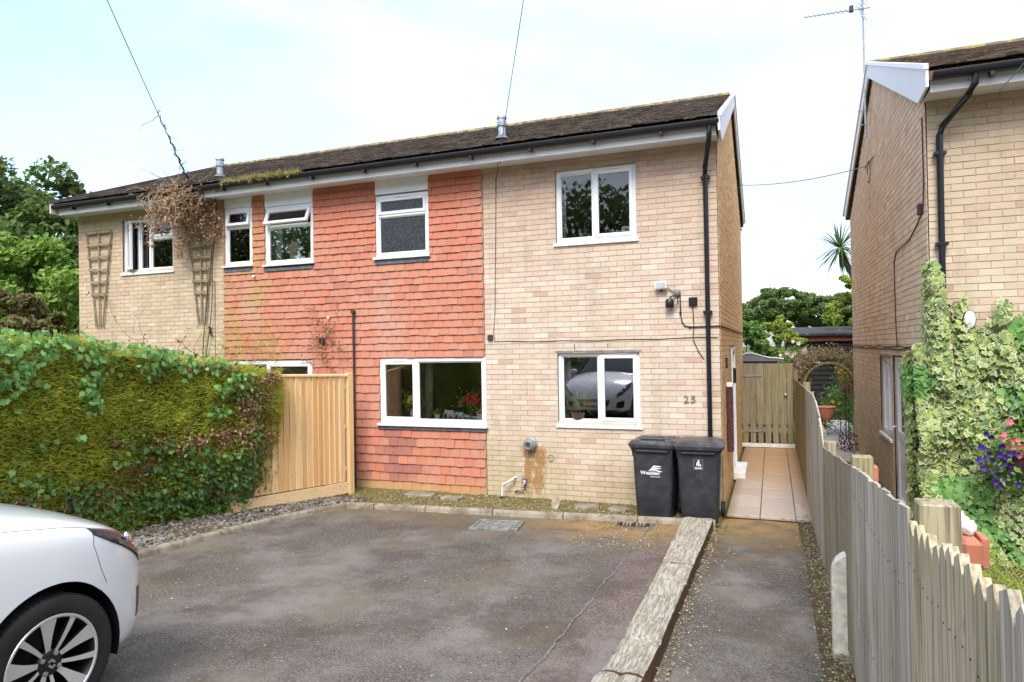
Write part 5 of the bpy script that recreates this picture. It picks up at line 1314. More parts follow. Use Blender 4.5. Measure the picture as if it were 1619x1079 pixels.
# ------------------------------------------------------------------ conifer hedge with ivy
def hface(y, z):     # x of the hedge face at (y, z)
    b = float(np.interp(-y, [1.9, 2.4, 3.4, 5, 8], [-5.96, -6.0, -6.34, -6.40, -6.40]))
    zt = htop(y); t = max(0, min(1, (z - gz(y)) / max(.1, zt - gz(y))))
    return b + .30 * math.sin(t * math.pi * .62) ** 1.3 * (1.0 if y > -2.9 else .8) + .10 * noise.noise(Vector((y * 1.8, z * 1.8, 1))) + .04 * noise.noise(Vector((y * 6, z * 6, 1)))
def htop(y): return float(np.interp(-y, [1.5, 2.5, 3.7, 5.1, 8], [1.88, 2.06, 2.28, 2.42, 2.7])) + .07 * noise.noise(Vector((y * 1.7, 0, 5))) + .04 * noise.noise(Vector((y * 6, 0, 5)))
hg = thing('hedge', 'tall yellow green conifer hedge overgrown with ivy left of the fence panel', 'hedge', (-6.6, -4, 0))
mb = MB(); ny, nz_ = 44, 14
Ys = lin(-1.75, -8.0, ny)
ring = []
for y in Ys:
    rw = []; t_ = htop(y) - .10; g0 = gz(y) - .05
    sh = .12 if y < -1.8 else .3
    for k in range(nz_): z = g0 + (t_ - g0) * k / (nz_ - 1); rw.append((hface(y, z) - .11 - (.0 if y < -1.8 else .12), y, z))
    rw += [(-7.0, y, t_ + .02), (-7.4, y, t_ - .1), (-7.5, y, g0)]
    ring.append(rw)
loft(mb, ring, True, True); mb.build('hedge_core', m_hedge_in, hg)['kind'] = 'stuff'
N_ = 125000
y = NP.uniform(-8.0, -1.7, N_); 
P = np.zeros((N_, 3)); D = np.zeros((N_, 3))
sel = NP.uniform(size=N_)
dens_skip = np.zeros(N_, bool)
for i in range(N_):
    yy_ = y[i]; zt_ = htop(yy_); g0 = gz(yy_)
    if sel[i] < .80:
        z = g0 + (zt_ - g0) * NP.uniform(0, 1); P[i] = (hface(yy_, z) - NP.uniform(0, .12), yy_, z); D[i] = (1, 0, .35)
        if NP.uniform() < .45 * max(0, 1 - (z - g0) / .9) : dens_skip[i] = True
    elif sel[i] < .93:
        P[i] = (NP.uniform(-7.3, hface(yy_, zt_)), yy_, zt_ - NP.uniform(0, .10) - .03); D[i] = (.25, 0, 1)
    else:
        z = g0 + (zt_ - g0) * NP.uniform(0, 1); P[i] = (NP.uniform(-7.2, hface(-1.9, z)), -1.75 + NP.uniform(-.1, .06), z); D[i] = (.2, 1, .3)
P = P[~dens_skip]; D = D[~dens_skip]; n = len(P)
flow = np.array([.45, .0, .35]); up = D + NP.normal(0, .55, (n, 3)) + np.stack([np.zeros(n), .5 * np.ones(n), .2 * np.ones(n)], 1)
Rm = frames(D * .9 + np.array([0, -.25, .55]) + NP.normal(0, .5, (n, 3)), up)
scatter('conifer_spray', BLADE[0], BLADE[1], None, P, Rm, NP.uniform(.035, .085, n), m_hedge, hg, 'stuff')
def hedge_pts(c, n, out=.02):
    y0, z0, sy, sz = c; P = []
    for _ in range(n):
        yy_ = NP.normal(y0, sy * .6); z = NP.normal(z0, sz * .6)
        yy_ = min(yy_, -1.72)
        if z > htop(yy_) - .02: P.append((hface(yy_, htop(yy_)) - NP.uniform(-.02, .30), yy_, htop(yy_) + NP.uniform(-.02, .05)))
        else: P.append((hface(yy_, max(z, gz(yy_) + .03)) + NP.uniform(-.02, out + .03), yy_, max(z, gz(yy_) + .03)))
    return P
dk = [(-3.48, 1.09, .33, .16, 90), (-3.03, .79, .42, .25, 300), (-2.64, .45, .5, .25, 420), (-3.31, .39, .5, .2, 260), (-2.25, .65, .33, .31, 340), (-4.2, .66, .25, .15, 90), (-4.67, .82, .25, .12, 60), (-2.3, .25, .4, .15, 200), (-2.15, 1.1, .15, .3, 80), (-3.9, .5, .4, .2, 160), (-5.2, .7, .5, .3, 100)]
br = [(-5.02, 2.33, .5, .11, 150), (-4.78, 2.21, .42, .12, 90), (-4.96, 1.97, .21, .19, 110), (-4.52, 2.36, .5, .07, 110), (-4.18, 1.93, .15, .19, 90), (-4.14, 2.2, .12, .12, 50), (-4.18, 1.69, .10, .11, 50), (-3.88, 2.29, .25, .07, 60), (-3.5, 2.25, .25, .06, 50), (-3.29, 2.15, .42, .10, 150), (-2.92, 2.03, .25, .10, 110), (-3.47, 1.97, .17, .08, 30), (-2.62, 1.69, .21, .12, 80), (-2.67, 1.45, .17, .09, 45), (-2.46, 1.85, .17, .09, 50), (-4.6, 1.31, .10, .05, 8), (-4.33, 1.31, .1, .05, 6), (-4.88, 1.08, .12, .05, 12), (-3.64, 1.65, .08, .05, 4), (-3.89, .94, .10, .05, 7), (-2.84, .42, .14, .09, 45), (-2.2, 1.6, .1, .1, 12)]
Pd = np.array([q for c in dk for q in hedge_pts(c[:4], int(c[4] * .72))]); Pb = np.array([q for c in br for q in hedge_pts(c[:4], int(c[4] * .72), .05)])
def ivy_frames(n, out=(1, 0, .25), sp=.45):
    z = np.array(out)[None] + NP.normal(0, sp, (n, 3)); yv = np.array([0, 0, -1.0])[None] + NP.normal(0, .5, (n, 3)); return frames(z, yv)
iv = thing('ivy', 'green ivy trailing in clumps over the conifer hedge face', 'ivy', (-6.2, -3, 0))
nb_ = 150
proto_iv = mesh_of(MB().add(IVY[0], IVY[2 - 1]), 'ivy_leaf', m_ivy_b); proto_id = mesh_of(MB().add(IVY[0], IVY[1]), 'ivy_leaf', m_ivy)
def big_leaves(P, proto, parent, smin, smax, Fm):
    for p_, F_, s_ in zip(P, Fm, NP.uniform(smin, smax, len(P))):
        M_ = Matrix(((F_[0][0] * s_, F_[0][1] * s_, F_[0][2] * s_, p_[0]), (F_[1][0] * s_, F_[1][1] * s_, F_[1][2] * s_, p_[1]), (F_[2][0] * s_, F_[2][1] * s_, F_[2][2] * s_, p_[2]), (0, 0, 0, 1)))
        inst(proto, 'leaf', M_, parent)
NP.shuffle(Pd); NP.shuffle(Pb)
big_leaves(Pb[:170] + np.array([.03, 0, 0]), proto_iv, iv, .06, .085, ivy_frames(170))
big_leaves(Pd[:120] + np.array([.03, 0, 0]), proto_id, iv, .055, .08, ivy_frames(120))
scatter('ivy_leaves', *IVY, Pb[170:], ivy_frames(len(Pb) - 170), NP.uniform(.04, .075, len(Pb) - 170), m_ivy_b, iv, 'stuff')
scatter('dark_ivy_leaves', *IVY, Pd[120:], ivy_frames(len(Pd) - 120), NP.uniform(.035, .07, len(Pd) - 120), m_ivy, iv, 'stuff')
dd = [(-3.03, 1.1, .4, .12, 260), (-2.25, 1.5, .22, .25, 520), (-2.07, .97, .2, .31, 420), (-2.52, 1.12, .25, .12, 240), (-3.89, 1.22, .12, .04, 30), (-3.57, .85, .25, .09, 160), (-1.95, 1.84, .17, .07, 260), (-3.78, .6, .3, .08, 160), (-4.86, .74, .17, .06, 80), (-2.53, .47, .3, .15, 240), (-2.9, 2.0, .3, .05, 160), (-4.4, .55, .5, .1, 200)]
Pq = np.array([q for c in dd for q in hedge_pts(c[:4], c[4], .0)])
scatter('brown_leaves', OVAL[0], OVAL[1], None, Pq, rots(len(Pq)), NP.uniform(.025, .06, len(Pq)), m_dead, hg, 'stuff')
mb, en = stems(70, (-5.95, -2.1, 1.3), (.06, .15, .45), .5, .05, NP, .005, bias=(.2, 0, .3)); mb.build('bare_twigs', m_twig, hg)['kind'] = 'stuff'
# new golden leaf tips hanging at the hedge end
# wild tangle behind the hedge against the left house
bt = thing('bramble_tangle', 'bare arching brown stems and dry scrub rising behind the hedge', 'scrub', (-8.5, -1.5, 1.5))
mb, en = stems(90, (-8.3, -1.3, 1.5), (.8, .3, .25), 1.5, .02, NP, .010, 9, bias=(0, 0, .8)); mb.build('stems', m_twig, bt)['kind'] = 'stuff'
E_ = np.array([tuple(e) for e in en]); E_ = E_[NP.uniform(size=len(E_)) < .5]
P = np.repeat(E_, 2, 0) + NP.normal(0, .05, (len(E_) * 2, 3))
scatter('leaves', OVAL[0], OVAL[1], None, P, rots(len(P)), NP.uniform(.03, .06, len(P)), m_dead, bt, 'stuff')

# ------------------------------------------------------------------ variegated ivy on the neighbouring house
vi = thing('wall_ivy', 'mass of cream edged variegated ivy covering the front corner of the next door house', 'ivy', (XN + 1, YN, 0))
def vtop(x):
    return 2.08 + .24 * min(1, max(0, (x - 2.35) / .3)) + .16 * noise.noise(Vector((x * 4, 0, 2))) + .06 * noise.noise(Vector((x * 15, 0, 2))) + .92 * math.exp(-((x - 2.25) / .075) ** 4) * 1.0 + .50 * math.exp(-((x - 2.46) / .085) ** 4) + .24 * math.exp(-((x - 2.82) / .09) ** 2) + .14 * math.exp(-((x - 3.02) / .07) ** 2) + .3 * math.exp(-((x - 3.9) / .2) ** 2)
def vdep(x, z):
    t_ = max(0, min(1, (vtop(x) - z) / .7)); return .07 + .25 * t_ ** .6 + .17 * noise.noise(Vector((x * 2.8, z * 2.8, 4))) * t_ + (.30 * max(0, (.85 - z)) if z < .85 else 0)
mb = MB(); nx_ = 50
rg = []
for i in range(nx_):
    x = 2.24 + (7.5 - 2.24) * (i / (nx_ - 1)) ** 1.5; rw = []
    for k in range(16):
        z = -.1 + (min(vtop(x), 2.15) - .1 + .1) * k / 15; rw.append((x, YN - max(.02, vdep(x, z) - .12), z))
    rw += [(x, YN - .015, min(vtop(x), 2.25) - .05), (x, YN - .015, -.1)]; rg.append(rw)
loft(mb, rg); 
# side part of the ivy on the gable
def sdep(y, z): return .20 * max(0, 1 - max(0, (y - YN) / 1.05)) ** .5 + .06
mb.bbox(XN - .10, YN - .08, -.1, XN - .012, YN + .35, 1.9, .02)
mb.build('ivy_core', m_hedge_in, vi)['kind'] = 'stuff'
P = []; Dz = []
N_ = 14000
while len(P) < N_:
    x = 2.05 + 4.6 * NP.uniform() ** 1.9; zt_ = vtop(x); z = NP.uniform(-.1, 3.2)
    if z > zt_: continue
    P.append((x, YN - max(.03, vdep(x, z)) + NP.uniform(-.03, .07), z)); Dz.append((0, -1, .35))
S_ = []
for _ in range(3600):
    a = NP.uniform() ** 1.3; z = NP.uniform(.05, 2.15); lim = 1.35 * (.45 + .55 * min(1, max(0, (z - .2) / 1.6))); yy_ = YN - .15 + lim * a
    if z > 2.08 - .25 * a: continue
    P.append((XN - .04 - (.22 * (1 - a) ** .5) * NP.uniform(.6, 1), yy_, z)); Dz.append((-1, -.3, .3))
for _ in range(900):
    z = NP.uniform(1.9, 3.0); ww = .16 * (1 - (z - 2.0) / 1.05); P.append((XN - .02 - NP.uniform(0, .04), YN + NP.uniform(-.05, max(.02, ww * 1.4)), z)); Dz.append((-1, -.5, .3))
P = np.array(P); Dz = np.array(Dz)
o_ = NP.permutation(len(P)); P = P[o_]; Dz = Dz[o_]
Fm = frames(Dz + NP.normal(0, .38, P.shape), np.array([0, 0, -1.0])[None] + NP.normal(0, .45, P.shape))
size = NP.uniform(.045, .085, len(P))
# some plain dark green leaves in patches
nn_ = np.array([noise.noise(Vector((p_[0] * 2.2, 7, p_[2] * 2.2))) for p_ in P])
dark = nn_ > .30
sc_d = (CAM.x - P[:, 0]) ** 2 + (CAM.y - P[:, 1]) ** 2
near = np.where((~dark) & (P[:, 0] < 3.2) & (P[:, 1] < YN))[0][:280]
me_v = bpy.data.meshes.new('leaf'); me_v.from_pydata(IVY[0], [], IVY[1]); a_ = me_v.attributes.new('rim', 'FLOAT', 'POINT'); a_.data.foreach_set('value', IVY[2]); me_v.materials.append(m_vivy)
big_leaves(P[near] + np.array([0, -.03, 0]), me_v, vi, .06, .085, Fm[near])
mk = np.ones(len(P), bool); mk[near] = False
i1 = np.where(mk & ~dark)[0]; i2 = np.where(mk & dark)[0]
scatter('variegated_leaves', *IVY, P[i1], Fm[i1], size[i1], m_vivy, vi, 'stuff')
scatter('green_leaves', *IVY, P[i2], Fm[i2], size[i2] * 1.1, m_ivy_b, vi, 'stuff')
wl = thing('wall_lamp', 'white oval bulkhead lamp with black rim half buried in the variegated ivy', 'light', (2.53, YN - .05, 2.40))
def oval(mb, cx, cy, cz, rx, rz, y0, y1, n=20):
    loft(mb, [[(cx + rx * s_ * math.cos(t * 2 * math.pi / n), y_, cz + rz * s_ * math.sin(t * 2 * math.pi / n) * (1.0)) for t in range(n)] for y_, s_ in ((y0, 1), (y1 + .01, 1), (y1, .85))])
mb = MB(); oval(mb, 2.52, 0, 2.40, .062, .10, YN - .02, YN - .20); mb.build('base', m_black, wl, 40)
mb = MB(); oval(mb, 2.52, 0, 2.40, .050, .088, YN - .195, YN - .235); mb.build('globe', m_white, wl, 40)

# hanging petunias
def flower_mesh(name, mat, petals=5, dpt=.25):
    v = [(0, 0, -.1)]; f = []
    m_ = petals * 4
    for k in range(m_):
        t = 2 * math.pi * k / m_; r_ = .5 * (.82 + .18 * abs(math.cos(petals * t / 2))); v.append((r_ * .45 * math.cos(t), r_ * .45 * math.sin(t), .0)); 
    for k in range(m_):
        t = 2 * math.pi * k / m_; r_ = .5 * (.72 + .28 * abs(math.cos(petals * t / 2))); v.append((r_ * math.cos(t), r_ * math.sin(t), .06 + .03 * math.sin(3 * t)))
    for k in range(m_):
        j = (k + 1) % m_; f.append((0, 1 + k, 1 + j)); f.append((1 + k, 1 + m_ + k, 1 + m_ + j, 1 + j))
    return mesh_of(MB().add(v, f), name, mat, True)
fb = thing('hanging_basket', 'hanging basket of deep purple and salmon pink petunias against the variegated ivy', 'hanging basket', (2.75, -1.78, 1.2))
fm_p = flower_mesh('purple_flower', m_purple); fm_k = flower_mesh('pink_flower', m_pinkp)
MB().lathe([(.0, -.16), (.12, -.14), (.19, .0), (.19, .02), (.17, .02), (.0, .0)], 20, TR(2.80, -1.60, 1.10)).build('basket', m_pot, fb, 40)
for s_ in (-1, 1): MB().tube([(2.80 + s_ * .17, -1.6, 1.11), (2.80, -1.6, 1.62)], .004, 5).build('chain', m_metalg, fb)
MB().tube([(2.80, YN - .02, 1.70), (2.80, -1.45, 1.72), (2.80, -1.6, 1.69), (2.80, -1.6, 1.62)], .007, 6).build('hook', m_black, fb)
P = np.stack([NP.normal(2.76, .17, 700), NP.normal(-1.66, .09, 700), NP.normal(1.08, .17, 700)], 1)
scatter('foliage', OVAL[0], OVAL[1], None, P, rots(len(P), np.array([0, -1, .3])), NP.uniform(.03, .06, len(P)), m_shrub, fb, 'stuff')
# flower spots as places on the cushion, x z
pur = [(2.46, 1.31), (2.50, 1.28), (2.42, 1.18), (2.45, 1.17), (2.58, 1.20), (2.62, 1.20), (2.56, 1.12), (2.60, 1.10), (2.64, 1.13), (2.69, 1.14), (2.40, 1.06), (2.46, 1.08), (2.52, 1.05), (2.44, .98), (2.56, 1.0), (2.60, 1.03), (2.65, 1.02), (2.50, .95), (2.54, .92), (2.66, .95), (2.53, .86), (2.56, .83), (2.59, .88), (2.70, .85), (2.77, .93), (2.49, 1.12), (2.83, 1.0), (2.86, .9), (2.9, 1.1)]
pin = [(2.66, 1.42), (2.60, 1.31), (2.59, 1.27), (2.67, 1.26), (2.71, 1.26), (2.62, 1.21), (2.68, 1.19), (2.70, 1.16), (2.75, 1.20), (2.72, 1.11), (2.76, 1.12), (2.78, 1.05), (2.82, 1.2), (2.86, 1.15), (2.84, 1.28), (2.90, 1.22)]
for L_, me_, nm in ((pur, fm_p, 'flower'), (pin, fm_k, 'flower')):
    for x, z in L_:
        inst(me_, nm, TR(x + .04, -1.80 + random.uniform(-.03, .03) - .0, z, rx=R(90 + random.uniform(-30, 25)), ry=R(random.uniform(-30, 30)), s=random.uniform(.05, .07)), fb)
# lime fern like shrub low at the right edge
fs = thing('golden_conifer', 'bright lime green feathery shrub behind the pickets at the right edge', 'shrub', (2.35, -4.8, .2))
mb = MB(); P = []; Yd = []
for k in range(26):
    a = NP.uniform(0, 2 * math.pi); L_ = NP.uniform(.45, .7); h_ = NP.uniform(.4, .62)
    pts = [Vector((2.22, -4.3, .3)) + Vector((math.cos(a) * L_ * t, math.sin(a) * L_ * t, h_ * math.sin(t * 1.9) * .9)) for t in (0, .2, .4, .6, .8, 1.0)]
    mb.tube(pts, .004, 4, False)
    for i in range(5):
        dv = (pts[i + 1] - pts[i]); sd_ = dv.cross(Vector((0, 0, 1))).normalized()
        for t in range(7):
            for s_ in (-1, 1): P.append(pts[i] + dv * t / 7); Yd.append(sd_ * s_ + dv.normalized() * .5)
mb.build('stems', m_lime, fs)['kind'] = 'stuff'
P = np.array([tuple(q) for q in P]); Yd = np.array([tuple(q) for q in Yd])
scatter('fronds', BLADE[0], BLADE[1], None, P, frames(np.array([0, 0, 1.0])[None] + NP.normal(0, .3, P.shape), Yd), NP.uniform(.05, .09, len(P)), m_lime, fs, 'stuff')

# ------------------------------------------------------------------ trees
# wood across the street behind the viewer: it darkens the reflections in the windows
P = np.stack([NP.uniform(-75, 55, 110000), NP.normal(-34, 2.4, 110000), NP.uniform(0, 1, 110000) ** .8], 1)
P[:, 2] *= np.interp(P[:, 0], np.linspace(-75, 55, 400), [12.3 + 2.6 * noise.noise(Vector((x_ * .18, 0, 3))) + 1.2 * noise.noise(Vector((x_ * .6, 0, 3))) for x_ in np.linspace(-75, 55, 400)])
tag(scatter('far_wood', OVAL[0], OVAL[1], None, P, rots(len(P)), NP.uniform(.25, .55, len(P)), m_tree_d, kind='stuff'), 'belt of dark trees across the street mirrored in the windows', 'trees')
def tree(name, label, x, y, z0, h, rx, ry, rz, zc, nclump, per, ls, mat, seed, group=None, cl_r=.16, lift=0, trunk=.2, nlimb=12, cat='tree', stem='trunk'):
    rng = np.random.default_rng(seed)
    T = thing(name, label, cat, (x, y, z0), group)
    C = []
    while len(C) < nclump:
        v_ = rng.normal(size=3); v_ /= np.linalg.norm(v_); r_ = rng.uniform(.35, 1) ** .5
        q = v_ * r_ * np.array([rx, ry, rz]); q *= 1 + .22 * noise.noise(Vector(tuple(v_ * 1.8 + seed)))
        if q[2] < -rz * .75: continue
        C.append(q + np.array([x, y, zc]))
    C = np.array(C)
    mb = MB()
    base = Vector((x, y, z0 - .2)); fork = Vector((x + rng.normal(0, .1), y, z0 + (zc - z0) * .55))
    mb.tube([base, (base + fork) / 2 + Vector((rng.normal(0, .08), 0, 0)), fork, Vector((x, y, zc + rz * .5))], [trunk, trunk * .8, trunk * .65, trunk * .15], 8)
    for c_ in C[rng.permutation(len(C))[:nlimb]]:
        a_ = fork.lerp(Vector((x, y, zc)), rng.uniform(0, 1)); e_ = Vector(c_); m_ = (a_ + e_) / 2 + Vector((0, 0, rng.uniform(0, .2) * rz * .3))
        mb.tube([a_, m_, e_], [trunk * .35, trunk * .2, trunk * .06], 5, False)
    mb.build(stem, m_bark, T, 50)
    sz = rng.uniform(.6, 1.3, nclump) * cl_r * (rx + rz) / 2
    P = np.repeat(C, per, 0); s_ = np.repeat(sz, per)
    d_ = rng.normal(size=P.shape); d_ /= np.linalg.norm(d_, axis=1, keepdims=True); P = P + d_ * (s_ * rng.uniform(.2, 1, len(P)) ** .6)[:, None] * np.array([1, 1, .7])
    scatter('crown', OVAL[0], OVAL[1], None, P, rots(len(P), np.array([0, -.7, 1.0]), .8, rng), rng.uniform(.7, 1.3, len(P)) * ls, mat, T, 'stuff')
    return T
gL = 'trees beyond the left house'
tree('oak_tree', 'tall dark green tree rising behind the left end of the house', -27.5, 9.5, -.2, 10, 4.4, 3.6, 4.6, 5.6, 170, 210, .26, m_tree_d, 21, gL, trunk=.35, nlimb=30, cl_r=.17)
tree('oak_tree', 'dark tree mostly outside the left edge behind the bright one', -35, 11, -.2, 11, 5, 4, 5, 6.4, 120, 160, .32, m_tree_d, 22, gL, trunk=.4, nlimb=16)
tree('oak_tree', 'lower dark tree tucked right behind the left gable', -22.5, 9.5, -.2, 7, 2.9, 2.4, 2.5, 4.6, 90, 190, .22, m_tree_d, 23, gL, trunk=.25, nlimb=14)
tree('maple_tree', 'bright yellow green leafy tree in front of the dark ones on the left', -19.6, 3.6, -.1, 5, 3.3, 2.2, 2.1, 3.4, 130, 210, .17, m_tree_b, 24, gL, trunk=.16, nlimb=12, cl_r=.18)
tree('russet_shrub', 'olive and russet shrub rising just behind the hedge at the far left', -13.6, -.6, 0, 3, 1.75, 1.3, 1.35, 2.15, 90, 210, .10, m_tree_r, 25, None, trunk=.06, nlimb=14, cat='shrub', stem='stem')
gR = 'row of trees far beyond the gate'
for i, (x, y, r_, zc, s_) in enumerate([(-2.2, 44, 2.0, 3.6, 31), (.8, 40, 2.3, 4.5, 32), (4.2, 42, 2.3, 4.2, 33), (7.4, 43, 2.4, 4.5, 34), (11, 45, 2.6, 5, 35)]):
    tree('oak_tree', ['pale distant tree just right of the brick gable above the gate', 'round topped dark tree left of centre in the gap between the houses', 'dark tree in the middle of the gap above the shed roof', 'taller dark tree beside the neighbouring gable', 'dark tree hidden behind the neighbouring house'][i], x, y, -.5, 7, r_, r_, r_ * .62, zc, 80, 260, .17, m_tree_d if i else m_shrub, s_, gR, trunk=.25, nlimb=10, cl_r=.22)
tree('bamboo_shrub', 'tall yellow green shrub hugging the back corner of the next door house', 3.05, 13.5, -.1, 4, .85, .6, 1.35, 2.9, 50, 130, .10, m_lime, 41, None, trunk=.05, nlimb=8, cat='shrub', stem='stem')
tree('garden_shrub', 'fresh green bushy shrub showing over the left half of the gate', .05, 9.0, -.1, 3, .85, .7, .75, 2.05, 60, 160, .085, m_shrub, 42, 'shrubs behind the gate', trunk=.05, nlimb=8, cat='shrub', stem='stem')
tree('garden_shrub', 'yellowish tipped shrub standing behind the middle of the gate', .85, 9.6, -.1, 3, .62, .6, .80, 2.15, 50, 130, .075, m_lime, 43, 'shrubs behind the gate', trunk=.05, nlimb=8, cat='shrub', stem='stem')
# cabbage palm
cp_ = thing('cabbage_palm', 'spiky cabbage palm head leaning out past the neighbouring gable', 'palm', (3.3, 10.5, 0))
hd = Vector((2.33, 10.2, 4.66))
MB().tube([(3.3, 10.5, -.1), (3.2, 10.5, 1.8), (2.9, 10.4, 3.3), (2.50, 10.25, 4.2), hd - Vector((0, 0, .1))], [.13, .11, .09, .07, .06], 8).build('trunk', m_bark, cp_, 40)
mb = MB()
for k in range(95):
    v_ = Vector([random.gauss(0, 1) for _ in range(3)]); v_.z += .15; v_.normalize(); L_ = random.uniform(.6, .9); sd_ = v_.cross(Vector((0, 0, 1))).normalized() * .022
    pts = [hd + v_ * L_ * t + Vector((0, 0, -.28 * t * t * (1 - abs(v_.z)))) for t in (0, .25, .5, .75, 1)]
    k0 = len(mb.v)
    for i, p_ in enumerate(pts): w__ = (.5, 1, 1, .7, .05)[i]; mb.v += [tuple(p_ - sd_ * w__), tuple(p_ + sd_ * w__)]
    for i in range(4): mb.f.append((k0 + i * 2, k0 + i * 2 + 1, k0 + i * 2 + 3, k0 + i * 2 + 2)); mb.mi.append(0)
mb.build('fronds', m_palm, cp_)['kind'] = 'stuff'
# ------------------------------------------------------------------ back garden glimpsed between the houses
sh = thing('garden_shed', 'black boarded shed with felt roof and red brown fascia beyond the garden arch', 'shed', (2.6, 12.4, 0))
for i in range(17):
    MB().prism([(1.0, 12.0, .02 + i * .14), (4.6, 12.0, .02 + i * .14), (4.6, 12.0, .155 + i * .14), (1.0, 12.0, .155 + i * .14)], (0, .02 + 0, 0)).bbox(1.0, 11.975, .02 + i * .14, 4.6, 11.999, .05 + i * .14, .003).build('board', m_shedblack, sh)
MB().box(1.02, 12.03, 0, 4.58, 15, 2.3).build('wall', m_shedblack, sh)
MB().bbox(.95, 11.90, 2.24, 4.7, 11.97, 2.46, .004).build('fascia', m_shedred, sh)
MB().prism([(.85, 11.8, 2.46), (.85, 15.2, 2.72), (.85, 15.2, 2.66), (.85, 11.8, 2.40)], (3.9, 0, 0)).build('roof', m_shedroof, sh)
MB().bbox(1.70, 11.93, 1.62, 2.15, 11.97, 1.65, .002).build('white_batten', m_white, sh)
MB().bbox(1.54, 11.94, .70, 1.72, 11.97, .80, .002).build('sign_plate', m_orn, sh)
ms = thing('plastic_shed', 'low grey resin shed with a pale ridged roof peeping over the gate', 'shed', (.2, 7.4, 0))
MB().box(-.6, 7.0, 0, .75, 8.0, 1.78).build('wall', m_greyroof, ms)
MB().prism([(-.7, 6.95, 1.80), (.85, 6.95, 1.80), (.87, 6.95, 1.84), (.55, 6.95, 1.87), (.25, 6.95, 1.97), (.12, 6.95, 1.98), (-.15, 6.95, 1.86), (-.7, 6.95, 1.84)], (0, 1.1, 0)).build('roof', m_greyroof, ms)
MB().tube([(-.15, 6.94, 1.87), (.08, 6.94, 1.985), (.22, 6.94, 1.985), (.55, 6.94, 1.885), (.87, 6.94, 1.855)], .014, 6).build('roof_edge', m_upvc, ms)
# neighbouring garden path slabs behind the fence
np_ = sheet('rear_path', lin(1.2, 2.6, 3), lin(5.0, 12, 4), m_soil, -.02)
for i in range(12):
    for j in range(3):
        w_, d_ = .44, .60; x = 1.22 + j * .45; y_ = 4.6 + i * .61
        inst(mesh_of(MB().bbox(0, 0, -.04, w_ - .01, d_ - .01, 0, .006), 'slab', m_slab_g) if (i + j) == 0 else _sg, 'slab', TR(x, y_, .01, random.uniform(-.01, .01)), np_) if (i + j) else None
        if (i + j) == 0: _sg = mesh_of(MB().bbox(0, 0, -.04, w_ - .01, d_ - .01, 0, .006), 'slab', m_slab_g); inst(_sg, 'slab', TR(x, y_, .01), np_)
m_redleaf = leaf('red_leaf', [(.10, .02, .025), (.20, .03, .04), (.09, .05, .02)])
# arch
ar = thing('garden_arch', 'mossy rounded garden arch wrapped in a pale pinkish climber', 'arch', (1.75, 7.0, 0))
for yy_ in (6.85, 7.25):
    pts = [(1.27, yy_, 0), (1.27, yy_, 1.25)] + [(1.78 - .51 * math.cos(R(a)), yy_, 1.25 + .50 * math.sin(R(a))) for a in range(15, 180, 15)] + [(2.29, yy_, 1.25), (2.29, yy_, 0)]
    MB().tube(pts, .035, 8).build('hoop', m_gate, ar, 40)
for a in range(0, 181, 20):
    x = 1.78 - .51 * math.cos(R(a)); z = 1.25 + .50 * math.sin(R(a)); MB().tube([(x, 6.83, z), (x, 7.27, z)], .016, 6).build('rung', m_gate, ar)
cb = thing('climbing_plant', 'pinkish beige climber heaped over the garden arch', 'climber', (1.75, 7.0, 1.8))
P = []
for _ in range(5200):
    a = NP.uniform(-.15, 1.05) * math.pi; r_ = .57 + abs(NP.normal(0, .13)) * (1.0 if a > .3 else .8)
    P.append((1.78 - r_ * math.cos(a), 7.05 + NP.normal(0, .17), 1.27 + r_ * math.sin(a) + .02 * NP.normal()))
for _ in range(900): P.append((1.28 + NP.normal(0, .08), 7.0 + NP.normal(0, .1), NP.uniform(.7, 1.5)))
P = np.array(P)
scatter('leaves', OVAL[0], OVAL[1], None, P, rots(len(P)), NP.uniform(.03, .06, len(P)), m_climber, cb, 'stuff')
mb, en = stems(40, (1.7, 7.0, 1.85), (.3, .1, .05), .35, .05, NP, .005, ymax=99); mb.build('stems', m_twig, cb)['kind'] = 'stuff'
def clump(name, label, cat, c, s, n, ls, mat, fl=None, nf=0, fs=.06, group=None, stems_=True):
    T = thing(name, label, cat, (c[0], c[1], 0), group)
    P = np.stack([NP.normal(c[i], s[i], n) for i in range(3)], 1); P[:, 2] = np.abs(P[:, 2])
    scatter('foliage', OVAL[0], OVAL[1], None, P, rots(n, np.array([0, -.5, .6])), NP.uniform(.6, 1.3, n) * ls, mat, T, 'stuff')
    MB().tube([(c[0], c[1], -.05), (c[0] + .02, c[1], c[2])], .012, 5).build('stem', m_bark, T)
    if fl:
        fmh = flower_mesh('flower', fl)
        for k in range(nf):
            q = [NP.normal(c[i], s[i] * .9) for i in range(3)]
            inst(fmh, 'flower', TR(q[0], q[1] - s[1] * .9, q[2] + .05, rx=R(random.uniform(40, 100)), ry=R(random.uniform(-30, 30)), s=fs * random.uniform(.8, 1.3)), T)
    return T
clump('rose_bush', 'pale pink climbing rose flowering left of the garden arch', 'rose', (1.15, 7.4, 1.85), (.14, .10, .16), 900, .045, m_shrub, m_rosy, 16, .10)
clump('fuchsia', 'deep pink flowering bush seen through the arch by the brick wall', 'flowering shrub', (2.42, 8.6, 1.10), (.13, .12, .12), 300, .05, m_shrub, m_fuch, 40, .11)
clump('begonia', 'coral and white blooms above the deep pink bush inside the arch', 'flowers', (2.28, 8.4, 1.38), (.09, .08, .07), 200, .04, m_lime, m_orangep, 14, .08)
clump('lily_bed', 'yellow flowered green clump at the end of the neighbouring path', 'flowers', (2.15, 8.9, .72), (.20, .18, .20), 1300, .06, m_shrub, m_yellow, 16, .09)
